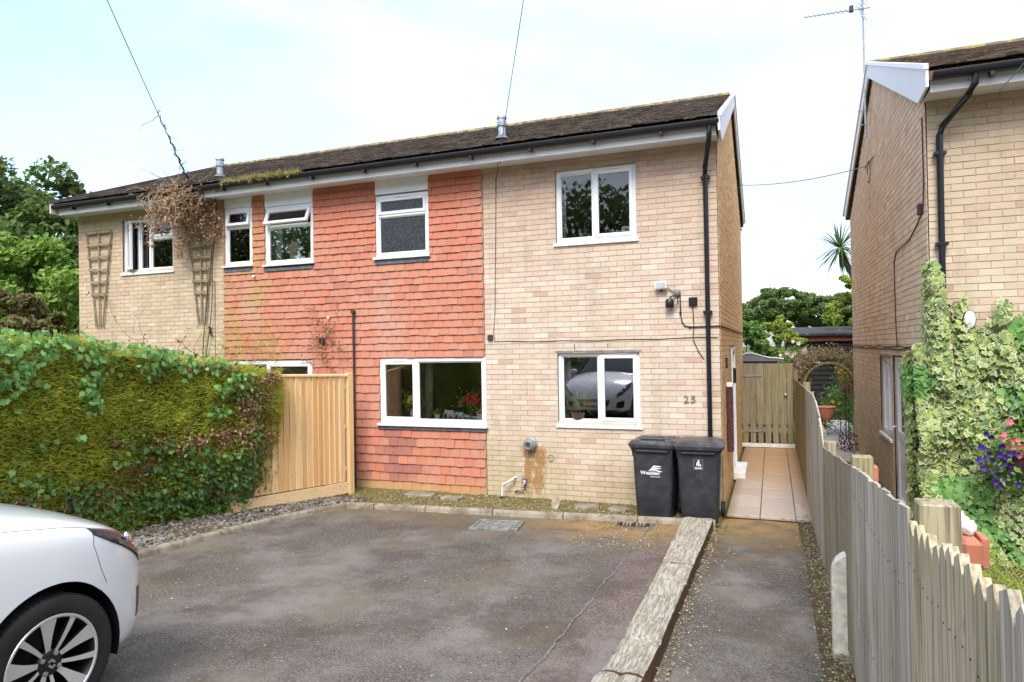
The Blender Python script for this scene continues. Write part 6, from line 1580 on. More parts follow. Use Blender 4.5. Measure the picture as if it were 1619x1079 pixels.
clump('lime_bush', 'lime green small leaved bush hanging inside the right side of the arch', 'shrub', (2.15, 7.6, 1.50), (.11, .1, .18), 500, .045, m_lime)
clump('dark_bush', 'small dark leafy pot plant beside the neighbouring garden path', 'plant', (1.75, 8.6, .28), (.13, .12, .13), 500, .05, m_ivy)
clump('green_bush', 'green leafy bush at the foot of the brick corner beyond the arch', 'plant', (2.42, 8.3, .55), (.12, .12, .24), 800, .055, m_shrub)
clump('red_leaf_plant', 'dark red leaved pot plant against the neighbouring wall on the slabs', 'plant', (2.05, 5.9, .18), (.12, .14, .12), 260, .05, m_redleaf)
pl = thing('hanging_planter', 'terracotta plastic half basket planter hooked on the back of the fence', 'planter', (1.35, 2.3, 1.1))
mb = MB(); ringp = []
for z, r_ in ((.98, .07), (1.04, .11), (1.18, .145), (1.185, .155), (1.20, .155)): ringp.append([(1.40 + r_ * math.cos(t * 2 * math.pi / 18), 2.3 + r_ * math.sin(t * 2 * math.pi / 18), z) for t in range(18)])
loft(mb, ringp, True, True); mb.build('pot', m_terra, pl, 35)
MB().tube([(1.27, 2.3, 1.20), (1.22, 2.3, 1.40), (1.16, 2.3, 1.44), (1.10, 2.3, 1.40)], .010, 6).build('hook', m_terra, pl)

# ------------------------------------------------------------------ things leaning by the side door
un = thing('narrow_board', 'tall narrow dark red mottled board with white cap on the side wall', 'board', (.05, .95, 0))
MB().bbox(.02, .85, .65, .10, 1.0, 1.58, .008).build('body', plain('mottled_dark', (.09, .035, .04), .5, var=.8, scale=40), un); MB().bbox(.018, .845, 1.58, .105, 1.005, 1.64, .006).build('cap', m_white, un)
MB().tube([(.03, .80, 2.0), (.035, .80, 1.85)], .018, 8).build('bell', m_brown, un)

# ------------------------------------------------------------------ window sill ornaments
def pot(mb, x, y, z, r, h, n=16): return mb.lathe([(r * .75, 0), (r, h), (r * .9, h), (r * .85, h * .9), (0, h * .9)], n, TR(x, y, z))
def strap_plant(name, label, x, y, z, n, L, mat, potmat, pr, ph, seed, wd=.012, droop=.8):
    rr = random.Random(seed); T = thing(name, label, 'pot plant', (x, y, z)); pot(MB(), x, y, z, pr, ph).build('pot', potmat, T, 40)
    mb = MB()
    for k in range(n):
        a = rr.uniform(0, 2 * math.pi); l_ = L * rr.uniform(.6, 1.1); up_ = rr.uniform(.35, 1.0); k0 = len(mb.v)
        dx, dy = math.cos(a), math.sin(a) * .45
        for i in range(6):
            t = i / 5; c_ = Vector((x + dx * l_ * t * .8, min(y + dy * l_ * t * .8, y + .3), z + ph + l_ * (up_ * t * 1.2 - droop * t * t)))
            if c_.y < .078: c_.y = .078 + rr.uniform(0, .02)
            w__ = wd * (1 - t) + .001; mb.v += [(c_.x - dy * w__ * 2, c_.y + dx * w__, c_.z + .3 * w__), (c_.x + dy * w__ * 2, c_.y - dx * w__, c_.z + w__)]
        for i in range(5): mb.f.append((k0 + i * 2, k0 + i * 2 + 1, k0 + i * 2 + 3, k0 + i * 2 + 2)); mb.mi.append(0)
    mb.build('leaves', mat, T)['kind'] = 'stuff'; return T
def sill(house, x0, x1, z): MB().box(x0, .10, z - .03, x1, .42, z).build('inner_sill', m_upvc, house)
sill(hA, -2.20, -1.10, 1.14); sill(hA, -5.14, -3.40, 1.09); sill(hA, -2.2, -1.1, 3.73); sill(hA, -5.1, -4.3, 3.71); sill(hB, -10.7, -9.55, 3.77); sill(hB, -8.24, -7.74, 3.75); sill(hB, -7.36, -6.47, 3.72)
m_spider = leaf('spider_leaf', [(.50, .58, .16), (.66, .70, .30), (.40, .52, .12)], .5, .3)
strap_plant('spider_plant', 'yellow green striped spider plant in a dark bowl in the lower right window', -1.97, .12, 1.14, 230, .50, m_spider, m_pot, .12, .11, 4, .028, .55)
strap_plant('bromeliad', 'small pot plant with yellow and red leaves in a white pot on the wide sill', -4.28, .18, 1.09, 22, .26, m_lime, m_white, .05, .09, 5, .014)
strap_plant('fern', 'pale fern behind the narrow upstairs window of the left semi', -8.05, .2, 3.75, 36, .36, m_shrub, m_white, .07, .1, 6)
MB().bbox(-1.28, .12, 1.14, -1.18, .16, 1.30, .004).build('ornament', m_black, hA)
def daffs(name, label, x, z, mat, nf, s, pm_, fsz):
    T = thing(name, label, 'flowers', (x, .2, z)); pot(MB(), x, .2, z, .05, .16).build('vase', pm_, T, 40)
    fm_ = flower_mesh('flower', mat); P = np.stack([NP.normal(x, s, 260), NP.uniform(.11, .3, 260), NP.normal(z + .26, .08, 260)], 1)
    scatter('foliage', OVAL[0], OVAL[1], None, P, rots(len(P)), NP.uniform(.03, .06, 260), m_ivy_b, T, 'stuff')
    for k in range(nf): inst(fm_, 'flower', TR(x + NP.normal(0, s), .11 + NP.uniform(0, .05), z + .30 + NP.normal(0, .045), rx=R(80 + NP.uniform(-25, 25)), ry=NP.uniform(-.4, .4), s=fsz), T)
daffs('yellow_flowers', 'vase of yellow flowers behind the narrow sash of the wide window', -4.72, 1.09, m_yellow, 8, .10, m_white, .11)
daffs('red_flowers', 'dark vase of red flowers in the wide lower window', -3.70, 1.12, m_red, 26, .10, m_pot, .07)
def elephant(x, y, z, s, label, flip=1):
    T = thing('elephant_ornament', label, 'ornament', (x, y, z), 'white elephants on the window sill')
    bm = bmesh.new(); 
    def ell(c, r):
        v_ = bmesh.ops.create_uvsphere(bm, u_segments=14, v_segments=9, radius=1)['verts']
        for q in v_: q.co = Vector((c[0] * flip + q.co.x * r[0], c[1] + q.co.y * r[1], c[2] + q.co.z * r[2]))
    ell((0, 0, .62), (.42, .28, .30)); ell((-.45, 0, .72), (.22, .20, .24)); ell((-.36, -.2, .74), (.14, .04, .2))
    mb = MB().bm(bm, TR(x, y, z, s=s))
    for lx in (-.26, .24):
        for ly in (-.14, .14): mb.tube([(x + lx * s * flip, y + ly * s, z), (x + lx * s * flip, y + ly * s, z + .5 * s)], [.10 * s, .11 * s], 8)
    mb.tube([Vector((x, y, z)) + Vector(q) * s for q in ((-.58 * flip, 0, .7), (-.74 * flip, 0, .5), (-.74 * flip, 0, .25), (-.84 * flip, 0, .15))], [.10 * s, .08 * s, .055 * s, .04 * s], 8)
    mb.build('figure', m_orn, T, 60)
elephant(-4.03, .16, 1.09, .17, 'largest white elephant ornament leading the line on the sill'); elephant(-3.86, .16, 1.09, .14, 'second largest white elephant ornament'); elephant(-3.73, .14, 1.09, .10, 'third and smaller white elephant ornament'); elephant(-3.62, .14, 1.09, .08, 'tiniest white elephant ornament at the end of the line')
T = thing('planter_box', 'little white slatted planter box on the wide window sill', 'planter', (-3.47, .16, 1.09))
for k in range(5): MB().bbox(-3.57 + k * .045, .11, 1.09, -3.535 + k * .045, .12, 1.20, .002).build('slat', m_white, T)
MB().bbox(-3.57, .121, 1.11, -3.35, .2, 1.17, .003).build('box', m_white, T)
bm = bmesh.new(); bmesh.ops.create_uvsphere(bm, u_segments=18, v_segments=10, radius=1)
mb = MB().bm(bm, TR(-3.49, .17, 1.235) @ Matrix.Diagonal((.075, .05, .055, 1))); bm = bmesh.new(); bmesh.ops.create_uvsphere(bm, u_segments=14, v_segments=8, radius=1); mb.bm(bm, TR(-3.565, .15, 1.215) @ Matrix.Diagonal((.035, .03, .028, 1)))
tag(mb.build('orange_ornament', m_cat, None, 60), 'orange rounded animal ornament lying on the white planter box', 'ornament')
# ship wheel
T = thing('ship_wheel', 'pale ship wheel ornament standing in the upstairs window with open top light', 'ornament', (-6.92, .16, 3.9))
c0 = Vector((-6.93, .13, 3.93))
mb = MB(); mb.tube([c0 + Vector((.105 * math.cos(t * math.pi / 12), 0, .105 * math.sin(t * math.pi / 12))) for t in range(25)], .022, 8, False); mb.build('rim', m_orn, T, 40)
MB().lathe([(0, -.008), (.09, -.008), (.09, .008), (0, .008)], 24, TR(*c0), axis='y').build('dial', m_tan, T)
for k in range(8):
    a = k * math.pi / 4 + .2; MB().tube([c0 + Vector((.12 * math.cos(a), 0, .12 * math.sin(a))), c0 + Vector((.18 * math.cos(a), 0, .18 * math.sin(a)))], [.010, .014], 6).build('handle', m_orn, T)
MB().bbox(-7.0, .10, 3.72, -6.86, .17, 3.82, .004).build('stand', m_orn, T)
for (x, z, s, m_, lab) in ((-9.98, 3.85, .05, m_orn, 'white bird ornament low in the upstairs window of the left semi'), (-9.93, 3.98, .035, m_orn, 'small white bird ornament hanging above the larger one'), (-9.80, 4.28, .045, m_teal, 'teal ornament hanging in the upstairs window under the climber'), (-9.75, 4.12, .035, m_orn, 'pale shell ornament hanging under the teal one'), (-6.62, 3.78, .05, m_rosy, 'pink ornament right of the ship wheel'), (-1.90, 3.80, .05, m_tan, 'small pale figurine in the upper right window'), (-1.83, 3.81, .045, m_teal, 'tiny green figurine beside the pale one in the upper window')):
    bm = bmesh.new(); bmesh.ops.create_uvsphere(bm, u_segments=12, v_segments=8, radius=1); mb = MB().bm(bm, TR(x, .14, z) @ Matrix.Diagonal((s * .7, s * .5, s * .8, 1))); bm = bmesh.new(); bmesh.ops.create_uvsphere(bm, u_segments=10, v_segments=6, radius=1); mb.bm(bm, TR(x - s * .2, .14, z + s * .95) @ Matrix.Diagonal((s * .38, s * .35, s * .38, 1)))
    tag(mb.build('ornament', m_, None, 60), lab, 'ornament')
T = thing('picture_card', 'small framed card standing in the upper right window', 'picture', (-1.24, .13, 3.8))
MB().bbox(-1.30, .12, 3.735, -1.19, .13, 3.87, .002).build('frame', m_white, T); MB().box(-1.285, .1185, 3.75, -1.205, .1195, 3.855).build('print', plain('card_print', (.28, .28, .30), .6, var=.8, scale=60), T)
T = thing('dark_bust', 'dark rounded object on the sill of the upper right window', 'ornament', (-1.42, .16, 3.73))
MB().lathe([(.06, 0), (.03, .03), (.05, .07), (.035, .11), (0, .13)], 14, TR(-1.42, .16, 3.73)).build('body', m_black, T, 40)
T = thing('white_bottles', 'row of small white bottles on the bathroom window sill', 'bottles', (-4.6, .1, 3.71))
for k in range(5): MB().bbox(-4.72 + k * .065, -.012 + .1, 3.71, -4.68 + k * .065, .13, 3.76 + .01 * (k % 2), .004).build('bottle', m_white, T)
# curtains
def curtain(x0, x1, z0, z1, y, label, m_=None):
    mb = MB(); n = 26
    for i in range(n + 1):
        x = x0 + (x1 - x0) * i / n; q = .018 * math.sin(i * 1.6) + .006 * math.sin(i * 3.1)
        mb.v += [(x, y + q, z0), (x + .01 * math.sin(i), y + q * .7, z1)]
    for i in range(n): mb.f.append((i * 2, i * 2 + 2, i * 2 + 3, i * 2 + 1)); mb.mi.append(0)
    tag(mb.build('curtain', m_ or m_curtain, None, True), label, 'curtain')
curtain(-2.2, -2.12, 3.75, 4.68, .16, 'thin white curtain edge in the upper right window'); curtain(-10.62, -10.2, 3.78, 4.66, .18, 'pale curtain behind the open casement of the left semi')
curtain(-2.20, -2.10, 1.15, 2.06, .2, 'pale blind edge at the left of the lower right window'); curtain(-7.35, -7.2, 3.74, 4.3, .16, 'pale curtain edge beside the ship wheel ornament'); curtain(-5.14, -5.0, 3.74, 4.3, .16, 'pale curtain edge in the bathroom window')
curtain(-4.50, -4.36, 1.11, 2.0, .2, 'grey brown curtain edge in the wide lower window', plain('taupe_curtain', (.16, .14, .12), .9)); curtain(-10.2, -10.05, 3.78, 4.66, .22, 'yellowish curtain strip in the open upstairs window', plain('yellow_curtain', (.30, .24, .08), .9))
T = MB().bbox(-2.28, 2.2, 2.6, -1.42, 2.25, 4.25, .004).build('wardrobe', m_wallpaper); tag(T, 'dark brown wardrobe inside the upper right room', 'wardrobe')
MB().box(-2.6, 3.0, 2.6, -.3, 3.05, 4.85).build('room_wall', m_lining, hA)

# ------------------------------------------------------------------ overhead wires and aerial
def wire(name, label, a, b, r=.006, sag=.1, n=16):
    a = Vector(a); b = Vector(b); T = MB().tube([a.lerp(b, t / n) - Vector((0, 0, sag * 4 * (t / n) * (1 - t / n))) for t in range(n + 1)], r, 6).build(name, m_wire)
    return tag(T, label, 'cable')
def line_dir(p0, q0, ext):    # straight on from p0 through q0
    p0 = Vector(p0); q0 = Vector(q0); return p0 + (q0 - p0) * ext
wire('overhead_wire', 'telephone wire rising from the dead climber on the left roof edge', (-8.72, -.42, 5.2), line_dir((-8.72, -.42, 5.2), (-7.48, -2.89, 6.89), 2.6), .006, .02)
wire('overhead_wire', 'telephone wire rising from the eaves above the tile and brick join', (-2.92, -.40, 4.95), line_dir((-2.92, -.40, 4.95), (-2.01, -1.86, 6.28), 3.5), .005, .02)
wire('overhead_wire', 'thin wire sagging across the gap between the two houses', (.05, 5.75, 5.55), (XN - .05, 3.36, 5.13), .007, .09)
wg = thing('gable_bracket', 'wire bracket with loose cable loop on the brick gable of number 25', 'bracket', (.05, 5.75, 5.55))
MB().tube([(.0, 5.6, 5.58), (.06, 5.7, 5.55), (.05, 5.9, 5.52)], .010, 6).build('bracket', m_brown, wg); MB().tube([(.05 + .0, 5.75 + .16 * math.cos(t), 5.40 + .16 * math.sin(t)) for t in [k * .5 for k in range(12)]], .006, 6).build('cable_loop', m_brown, wg)
wg = thing('gable_bracket', 'wire hook with loose cable loop on the neighbouring gable', 'bracket', (XN - .05, 3.3, 5.1))
MB().tube([(XN + .0, 2.7, 5.15), (XN - .05, 3.1, 5.12), (XN - .05, 3.5, 5.13)], .009, 6).build('bracket', m_brown, wg); MB().tube([(XN - .05, 3.1 + .18 * math.cos(t), 4.97 + .18 * math.sin(t)) for t in [k * .5 for k in range(12)]], .006, 6).build('cable_loop', m_brown, wg)
wg = thing('gable_cable', 'cable running down and along the brick gable of the neighbouring house', 'cable', (XN, 1, 3))
pts = [(XN - .02, YN + .12, 4.6), (XN - .02, YN + .10, 3.9), (XN - .02, YN + .18, 3.6), (XN - .02, YN + .55, 3.50), (XN - .02, YN + 1.0, 3.40), (XN - .02, YN + 1.9, 3.38), (XN - .02, YN + 2.1, 3.25), (XN - .02, YN + 2.05, 2.3), (XN - .02, YN + 2.0, 2.12)]
MB().tube(pts, .007, 6).build('drop', m_brown, wg)
for dz in (0, .035): MB().tube([(XN - .022, YN + .8 + t * .55, 2.09 + dz + .012 * math.sin(t * 2.2 + dz * 90)) for t in range(13)], .009, 6).build('run', m_brown if dz else m_seal, wg)
MB().bbox(XN - .05, YN + .25, 3.58, XN - .005, YN + .33, 3.70, .004).build('joint_box', m_brown, wg)
wire('eaves_wire', 'thin wire slanting over the neighbouring roof edge at the right', (2.75, YN - .47, 4.60), (3.6, YN - 1.8, 5.6), .005, .0)
an = thing('tv_aerial', 'thin television aerial on a tall mast clamped to the neighbouring gable', 'aerial', (2.12, 3.1, 5.4))
MB().tube([(2.13, 3.0, 5.5), (2.12, 2.96, 8.4)], .017, 8).build('mast', m_metalg, an, 40)
for z in (5.72, 5.95): MB().tube([(2.02, 2.98, z), (2.22, 2.98, z), (2.30, 3.05, z + .02)], .008, 6).build('clamp', m_metalg, an)
bA = Vector((2.16, 2.92, 7.60)); bB = Vector((1.275, 3.40, 7.82)); 
bA = Vector((2.22, 2.90, 7.575)); dB = (bB - bA).normalized()
MB().tube([bA, bB], .010, 6).build('boom', m_metalg, an, 40)
Lb = (bB - bA).length; pv = dB.cross(Vector((0, 0, 1))).normalized()
for k in range(11):
    c_ = bA + dB * (.30 + (Lb - .32) * k / 10); w__ = .10 - .004 * k
    MB().tube([c_ - pv * w__, c_ + pv * w__], .004, 5).build('element', m_metalg, an)
c_ = bA + dB * .16
for s_ in (-1, 1): MB().tube([c_, c_ + Vector((0, 0, s_ * .16)) - dB * .06], .007, 5).build('reflector', m_metalg, an); 
for s_ in (-1, 1):
    for k in range(4): q = c_ + (Vector((0, 0, s_ * .16)) - dB * .06) * (k / 3); MB().tube([q - pv * .14, q + pv * .14], .004, 5).build('reflector_rod', m_metalg, an)
MB().bbox(-.03, -.03, -.05, .03, .03, .05, .005, Matrix.Translation(bA + dB * .30 + Vector((0, 0, .02)))).build('dipole_box', m_seal, an)
# stems climbing the left wire
wc = thing('wire_creeper', 'wispy dead creeper stems wound round the left telephone wire', 'climber', (-8.3, -1.2, 5.8))
mb = MB(); a_ = Vector((-8.72, -.42, 5.2)); b_ = Vector((-7.48, -2.89, 6.89))
mb.tube([a_.lerp(b_, t * .42 / 30) + Vector((.02 * math.sin(t * 1.3), .02 * math.cos(t * 1.3), .02 * math.sin(t * .9))) for t in range(31)], [.016 - .0004 * t for t in range(31)], 5)
for k in range(34):
    q = a_.lerp(b_, NP.uniform(0, .44)); e_ = q + Vector((NP.normal(0, .07), NP.normal(0, .07), NP.normal(0, .07))); mb.tube([q, (q + e_) / 2 + Vector((0, 0, .02)), e_], [.006, .004, .002], 4, False)
q = a_.lerp(b_, .42); mb.tube([q, q + Vector((-.12, -.02, -.08)), q + Vector((-.30, -.03, -.12)), q + Vector((-.38, -.03, -.20))], [.006, .005, .004, .002], 4, False)
mb.build('stems', m_brown, wc)
# ------------------------------------------------------------------ white car, nose towards the houses
from mathutils.bvhtree import BVHTree
CARM = Matrix.Translation((-3.36, -7.19, gz(-7.16) + .01)) @ Matrix.Rotation(R(-3.5), 4, 'X')
car = thing('parked_car', 'white hatchback parked nose in at the bottom left, only its front wing showing', 'car', tuple(CARM.translation))
# (y, halfwidth, z bottom, z shoulder, z centre)
ST = [(.805, .26, .27, .48, .52), (.775, .43, .23, .54, .60), (.715, .56, .20, .62, .70), (.62, .67, .18, .70, .785), (.50, .76, .18, .78, .86), (.34, .832, .18, .845, .925), (.16, .864, .19, .89, .975), (0, .874, .20, .918, 1.005), (-.25, .874, .22, .945, 1.045), (-.50, .868, .22, .965, 1.085), (-.8, .866, .21, .965, 1.05), (-1.5, .868, .20, .945, .96), (-2.1, .872, .21, .96, .975), (-2.45, .875, .22, .965, .98), (-2.75, .86, .25, .95, .965), (-2.95, .81, .30, .91, .93), (-3.02, .72, .36, .86, .87)]
def sect(y, w_, zb, zs, zc):
    h = zs - zb
    return [(w_ * .90, zb), (w_ * .975, zb + .05), (w_ * 1.0, zb + .30 * h), (w_ * 1.0, zb + .55 * h), (w_ * .992, zb + .78 * h), (w_ * .972, zs - .035), (w_ * .925, zs + .002), (w_ * .82, zs + .42 * (zc - zs)), (w_ * .5, zs + .82 * (zc - zs)), (w_ * .2, zc - .002), (0, zc)]
rings_ = []
for s_ in ST:
    h_ = sect(*s_); y = s_[0]
    rg = [(x, y, z) for x, z in h_] + [(-x, y, z) for x, z in h_[-2::-1]]
    rings_.append(rg)
mb = loft(MB(), rings_)
tmp = mb.build('tmp', m_car)
ss = tmp.modifiers.new('s', 'SUBSURF'); ss.levels = 3; ss.render_levels = 3
cyls = []
for yc in (0, -2.45):
    for s_ in (-1, 1):
        c_ = MB().lathe([(0, .50), (.352, .50), (.352, 1.0), (0, 1.0)], 72, TR(0, yc, .315) @ Matrix.Scale(s_, 4, Vector((1, 0, 0))), axis='x').build('cut', m_black); bmx = bmesh.new(); bmx.from_mesh(c_.data); bmesh.ops.recalc_face_normals(bmx, faces=bmx.faces); bmx.to_mesh(c_.data); bmx.free(); cyls.append(c_)
        b_ = tmp.modifiers.new('b', 'BOOLEAN'); b_.object = c_; b_.operation = 'DIFFERENCE'; b_.solver = 'EXACT'
bmx = bmesh.new(); bmx.from_mesh(tmp.data); bmesh.ops.recalc_face_normals(bmx, faces=bmx.faces); bmx.to_mesh(tmp.data); bmx.free()
bpy.context.view_layer.update()
dg = bpy.context.evaluated_depsgraph_get()
me = bpy.data.meshes.new_from_object(tmp.evaluated_get(dg))
for o in cyls + [tmp]: bpy.data.objects.remove(o)
me.materials.clear(); me.materials.append(m_car); me.materials.append(m_black)
for p_ in me.polygons:
    c_ = p_.center
    inner = abs(p_.normal.x) < .6 and any(abs(math.hypot(c_.y - yc, c_.z - .315) - .352) < .006 or False and (abs(abs(c_.x) - .50) < .004 and math.hypot(c_.y - yc, c_.z - .315) < .36) for yc in (0, -2.45))
    p_.material_index = 1 if inner and abs(c_.x) > .49 else 0
    p_.use_smooth = True
me.set_sharp_from_angle(angle=R(38))
bvh_v = [v.co.copy() for v in me.vertices]; bvh = BVHTree.FromPolygons(bvh_v, [tuple(p_.vertices) for p_ in me.polygons])
T0 = Matrix.Translation(-origin(car)) @ CARM
me.transform(T0); me.name = 'body'; link('body', me, car)
def carmesh(mb, name, mat, par=car, smooth=40):
    o = mb.build(name, mat, par, smooth, local=True); o.data.transform(T0); return o
def proj(p_, n_, off):
    h = bvh.ray_cast(Vector(p_) + Vector(n_) * .4, -Vector(n_)); 
    q = h[0] if h[0] is not None else Vector(p_); return q + Vector(n_) * off
def patch(top, bot, n_, name, mat, off=.003, nu=24, nv=8, par=car, mir=True, dep=None):
    n_ = Vector(n_).normalized(); outs = []
    for sg in ((1, -1) if mir else (1,)):
        mb = MB()
        def samp(L_, t):
            f_ = t * (len(L_) - 1); i = min(int(f_), len(L_) - 2); return Vector(L_[i]).lerp(Vector(L_[i + 1]), f_ - i)
        for i in range(nu + 1):
            a_ = samp(top, i / nu); b_ = samp(bot, i / nu)
            for j in range(nv + 1):
                q = a_.lerp(b_, j / nv); edge = min(j, nv - j, i, nu - i) / 2.0
                q = proj(q, n_, off if dep is None else (off - dep * min(1, edge))); mb.v.append((q.x * sg, q.y, q.z))
        for i in range(nu):
            for j in range(nv): k = i * (nv + 1) + j; mb.f.append((k, k + 1, k + nv + 2, k + nv + 1)); mb.mi.append(0)
        outs.append(carmesh(mb, name, mat, par))
    return outs
def seam(pts, n_, name='panel_gap', wd=.003, mat=None, mir=True):
    n_ = Vector(n_).normalized(); P_ = []
    for i in range(len(pts) - 1):
        for k in range(8): P_.append(proj(Vector(pts[i]).lerp(Vector(pts[i + 1]), k / 8), n_, .0004))
    P_.append(proj(pts[-1], n_, .0004))
    for sg in ((1, -1) if mir else (1,)):
        carmesh(MB().tube([(q.x * sg, q.y, q.z) for q in P_], wd * .5, 4, False), name, mat or m_seal)
# head lamps: dark bowl, projector, clear lens
hT = [(.80, .20, .885), (.78, .34, .862), (.72, .47, .81), (.64, .58, .735), (.55, .67, .65), (.52, .70, .61)]
hB = [(.83, .22, .85), (.82, .34, .79), (.76, .46, .72), (.68, .56, .65), (.60, .64, .59), (.54, .69, .575)]
m_lampd = plain('lamp_bowl', (.05, .055, .065), .45, .1, .5, 30)
bowls = patch(hT, hB, (.75, .55, .35), 'headlight', m_lampd, .002)
for sg, bw in zip((1, -1), bowls):
    for (x, y, z, r_) in ((.70, .49, .765, .034), (.63, .58, .69, .026)):
        q = proj((x, y, z), Vector((.75, .55, .35)).normalized(), .004)
        bm = bmesh.new(); bmesh.ops.create_uvsphere(bm, u_segments=16, v_segments=10, radius=r_); mbx = MB().bm(bm, Matrix.Translation((q.x * sg, q.y, q.z)) @ Matrix.Diagonal((1, 1, 1, 1)) @ Matrix.Scale(.5, 4, Vector((.75 * sg, .55, .35)).normalized())); carmesh(mbx, 'projector', m_chrome, bw)
lensm = patch([tuple(Vector(a)) for a in hT], hB, (.75, .55, .35), 'lamp_lens', m_lens, .012)
for l_, b_ in zip(lensm, bowls): l_.parent = b_
patch([(-.40, .80, .52), (0, .84, .53), (.40, .80, .52)], [(-.34, .8, .36), (0, .84, .34), (.34, .8, .36)], (0, 1, 0), 'grille', m_black, .001, mir=False)
patch([(-.36, .80, .50), (0, .84, .51), (.36, .80, .50)], [(-.355, .8, .488), (0, .84, .498), (.355, .8, .488)], (0, 1, 0), 'grille_bar', m_chrome, .009, mir=False)
patch([(.56, .76, .45), (.66, .72, .47), (.73, .62, .49)], [(.54, .76, .32), (.64, .72, .31), (.71, .64, .32)], (.4, .9, 0), 'fog_recess', m_black, .001)
patch([(-.6, .80, .27), (0, .84, .27), (.6, .80, .27)], [(-.6, .8, .22), (0, .84, .22), (.6, .8, .22)], (0, 1, 0), 'lower_lip', m_black, .001, mir=False)
patch([(-.26, .82, .475), (0, .84, .475), (.26, .82, .475)], [(-.26, .82, .375), (0, .84, .375), (.26, .82, .375)], (0, 1, .05), 'number_plate', m_white, .006, mir=False, nu=8, nv=2)
# panel gaps: bonnet edge, wing to bumper
seam([(.785, .22, .885), (.80, -.05, .912), (.80, -.3, .93), (.795, -.56, .94)], (.35, 0, .94))
seam([(.80, .21, .86), (.83, .20, .80), (.858, .245, .68), (.862, .285, .60)], (1, .15, .1))
seam([(.57, .69, .67), (.4, .765, .66), (.2, .80, .65), (0, .815, .645)], (0, .8, .6))
# sill, door gap
seam([(.86, -.50, .90), (.872, -.52, .6), (.865, -.50, .3)], (1, 0, 0))
# arch lining and wheels
def wheel(x, y, s_, spin):
    Mw = TR(x, y, .305) @ Matrix.Scale(s_, 4, Vector((1, 0, 0))) 
    W_ = thing('x', None, None) if False else None
    tyre = MB().lathe([(.215, -.09), (.235, -.096), (.275, -.100), (.296, -.092), (.304, -.075), (.306, -.05), (.3065, 0), (.306, .05), (.304, .075), (.296, .092), (.275, .100), (.235, .096), (.215, .09)], 72, Mw, axis='x')
    t_ = carmesh(tyre, 'wheel', m_tyre)
    mt = MB()
    for k in range(72):      # tread blocks
        a = 2 * math.pi * k / 72
        for xx, w__ in ((-.060, .022), (-.02, .014), (.02, .014), (.060, .022)):
            Mb = Mw @ Matrix.Rotation(a + (.02 if xx > 0 else 0), 4, 'X') @ Matrix.Translation((xx, 0, .3065)); mt.box(-w__, -.0095, -.006, w__, .0095, .002, Mb)
    carmesh(mt, 'tread', m_tyre, t_, None)['kind'] = 'stuff'
    rim = MB().lathe([(.222, .088), (.222, .096), (.214, .099), (.206, .094), (.200, .085), (.195, .05), (.190, -.08), (.0, -.08)], 64, Mw, axis='x'); carmesh(rim, 'rim', m_alloy_d, t_)
    lip = MB().lathe([(.221, .0965), (.219, .1005), (.211, .1005), (.206, .0960)], 64, Mw, axis='x'); carmesh(lip, 'rim_lip', m_alloy, t_)
    def blade(a0, w0, w1, skew, name, dep=.028):
        pts = []
        for k in range(7):
            t = k / 6; r_ = .050 + (.209 - .050) * t; cx = skew * t * t; ww = w0 + (w1 - w0) * t ** 1.4
            pts.append((r_, cx - ww, .070 + .026 * t ** .8)); 
        for k in range(6, -1, -1):
            t = k / 6; r_ = .050 + (.209 - .050) * t; cx = skew * t * t; ww = w0 + (w1 - w0) * t ** 1.4
            pts.append((r_, cx + ww, .070 + .026 * t ** .8))
        Ma = Mw @ Matrix.Rotation(a0, 4, 'X')
        n_ = len(pts); F_ = [Ma @ Vector((z, c_, r_)) for r_, c_, z in pts]; B_ = [Ma @ Vector((z - dep, c_ * .8, r_)) for r_, c_, z in pts]
        mbf = MB(); h_ = n_ // 2
        mbf.add(F_, [(i, i + 1, n_ - 2 - i, n_ - 1 - i) for i in range(h_ - 1)]); carmesh(mbf, name, m_alloy, t_)
        mbs = MB(); mbs.add(F_ + B_, [(i, (i + 1) % n_, n_ + (i + 1) % n_, n_ + i) for i in range(n_)]); carmesh(mbs, 'spoke_side', m_alloy_d, t_, None)
    for k in range(5):
        a = spin + k * 2 * math.pi / 5
        blade(a, .011, .041, .012, 'spoke'); blade(a + R(32), .008, .015, -.012, 'spoke')
    hub = MB().lathe([(.062, .02), (.062, .066), (.056, .072), (.034, .074), (.032, .080), (.0, .082)], 32, Mw, axis='x'); carmesh(hub, 'hub', m_alloy_d, t_)
    for k in range(4):
        a = spin + k * math.pi / 2 + .3; nm = MB().lathe([(.011, .05), (.011, .082), (.0, .084)], 8, Mw @ Matrix.Translation((0, .046 * math.sin(a), .046 * math.cos(a))), axis='x'); carmesh(nm, 'wheel_nut', m_metalg, t_)
    # angular S shaped hub emblem
    pts = [(.020, .004), (.006, .018), (-.006, .024), (-.022, .008), (-.010, .0), (-.004, .004), (.002, .008), (.008, .002), (-.018, -.010), (-.004, -.022), (.006, -.026), (.022, -.010), (.010, -.002), (.004, -.006), (-.002, -.010), (-.008, -.004)]
    for half in (((-.020, .004), (-.004, .020), (.004, .024), (.020, .012), (.012, .006), (.002, .012), (-.004, .008), (.010, -.001), (.004, -.006)), ((.020, -.004), (.004, -.020), (-.004, -.024), (-.020, -.012), (-.012, -.006), (-.002, -.012), (.004, -.008), (-.010, .001), (-.004, .006))):
        me_ = MB(); me_.prism([Mw @ Vector((.083, -a * s_, b)) for a, b in half], (CARM.to_3x3().inverted() @ Vector((0, 0, 0))) + Vector((.003 * s_, 0, 0))); carmesh(me_, 'emblem', m_chrome, t_, None)
for y in (0, -2.45):
    for s_ in (1, -1): wheel(s_ * .775, y, s_, R(12))
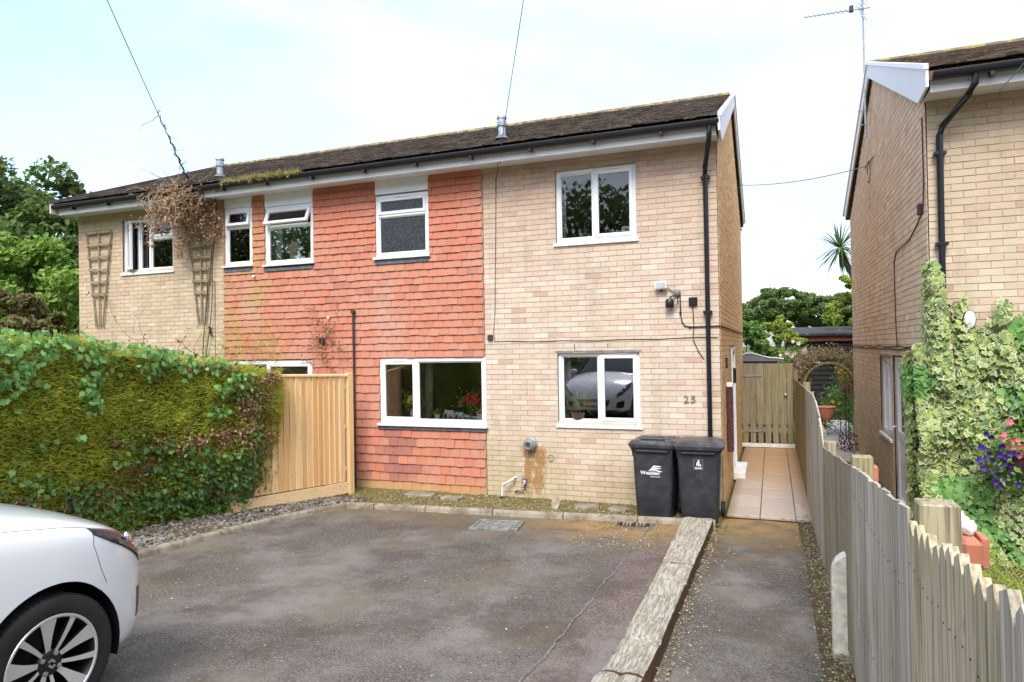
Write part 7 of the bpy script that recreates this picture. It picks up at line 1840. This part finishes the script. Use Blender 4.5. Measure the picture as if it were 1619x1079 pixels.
for y in (0, -2.45):
    for s_ in (1, -1):
        Ma = TR(0, y, .315) @ Matrix.Scale(s_, 4, Vector((1, 0, 0)))
        mbx = MB(); vs = []
        for k in range(25):
            a = math.pi * (-.08 + 1.16 * k / 24)
            for (rr_, xx) in ((.350, .862), (.345, .80), (.345, .52), (.0, .515)): vs.append(Ma @ Vector((xx, rr_ * math.cos(a), rr_ * math.sin(a))))
        mbx.add(vs, [(k * 4 + j, k * 4 + j + 1, k * 4 + j + 5, k * 4 + j + 4) for k in range(24) for j in range(3)]); carmesh(mbx, 'arch_liner', m_black)
# greenhouse
gr_ = []
def ringy(z, yf_, yb_, w_, r_=.18, nose=.10):
    pts = rrect(w_ * 2, yf_ - yb_, r_, 6); cy = (yf_ + yb_) / 2
    return [(x, y + cy - (nose * (x / w_) ** 2 if y > 0 else 0), z) for x, y in pts]
mb = loft(MB(), [ringy(.93, -.50, -2.98, .80), ringy(1.05, -.66, -2.96, .775), ringy(1.2, -.90, -2.90, .73), ringy(1.36, -1.16, -2.80, .67), ringy(1.44, -1.30, -2.72, .63)]); carmesh(mb, 'windows', m_carglass)
mb = loft(MB(), [ringy(1.40, -1.24, -2.78, .655), ringy(1.445, -1.33, -2.74, .635), ringy(1.475, -1.48, -2.66, .58), ringy(1.49, -1.7, -2.5, .45)]); carmesh(mb, 'roof', m_car)
for s_ in (-1, 1):
    carmesh(MB().tube([(s_ * .79, -.70, .94), (s_ * .745, -.98, 1.16), (s_ * .66, -1.33, 1.42)], [.035, .028, .03], 8), 'pillar', m_black)
    carmesh(MB().tube([(s_ * .80, -2.75, .95), (s_ * .74, -2.72, 1.15), (s_ * .65, -2.6, 1.42)], [.09, .08, .07], 8), 'pillar', m_car)
    bm = bmesh.new(); bmesh.ops.create_uvsphere(bm, u_segments=16, v_segments=10, radius=1); carmesh(MB().bm(bm, TR(s_ * .955, -.90, 1.03) @ Matrix.Diagonal((.11, .06, .075, 1))), 'door_mirror', m_car)
    carmesh(MB().tube([(s_ * .84, -.88, .97), (s_ * .90, -.89, .99)], .025, 8), 'mirror_stalk', m_black)
carmesh(MB().bbox(-.75, -.60, .955, .75, -.50, .985, .01), 'wiper_cowl', m_black)
for x in (-.1, -.5): carmesh(MB().tube([(x + .35, -.56, 1.0), (x, -.60, 1.03)], .008, 6), 'wiper', m_black)
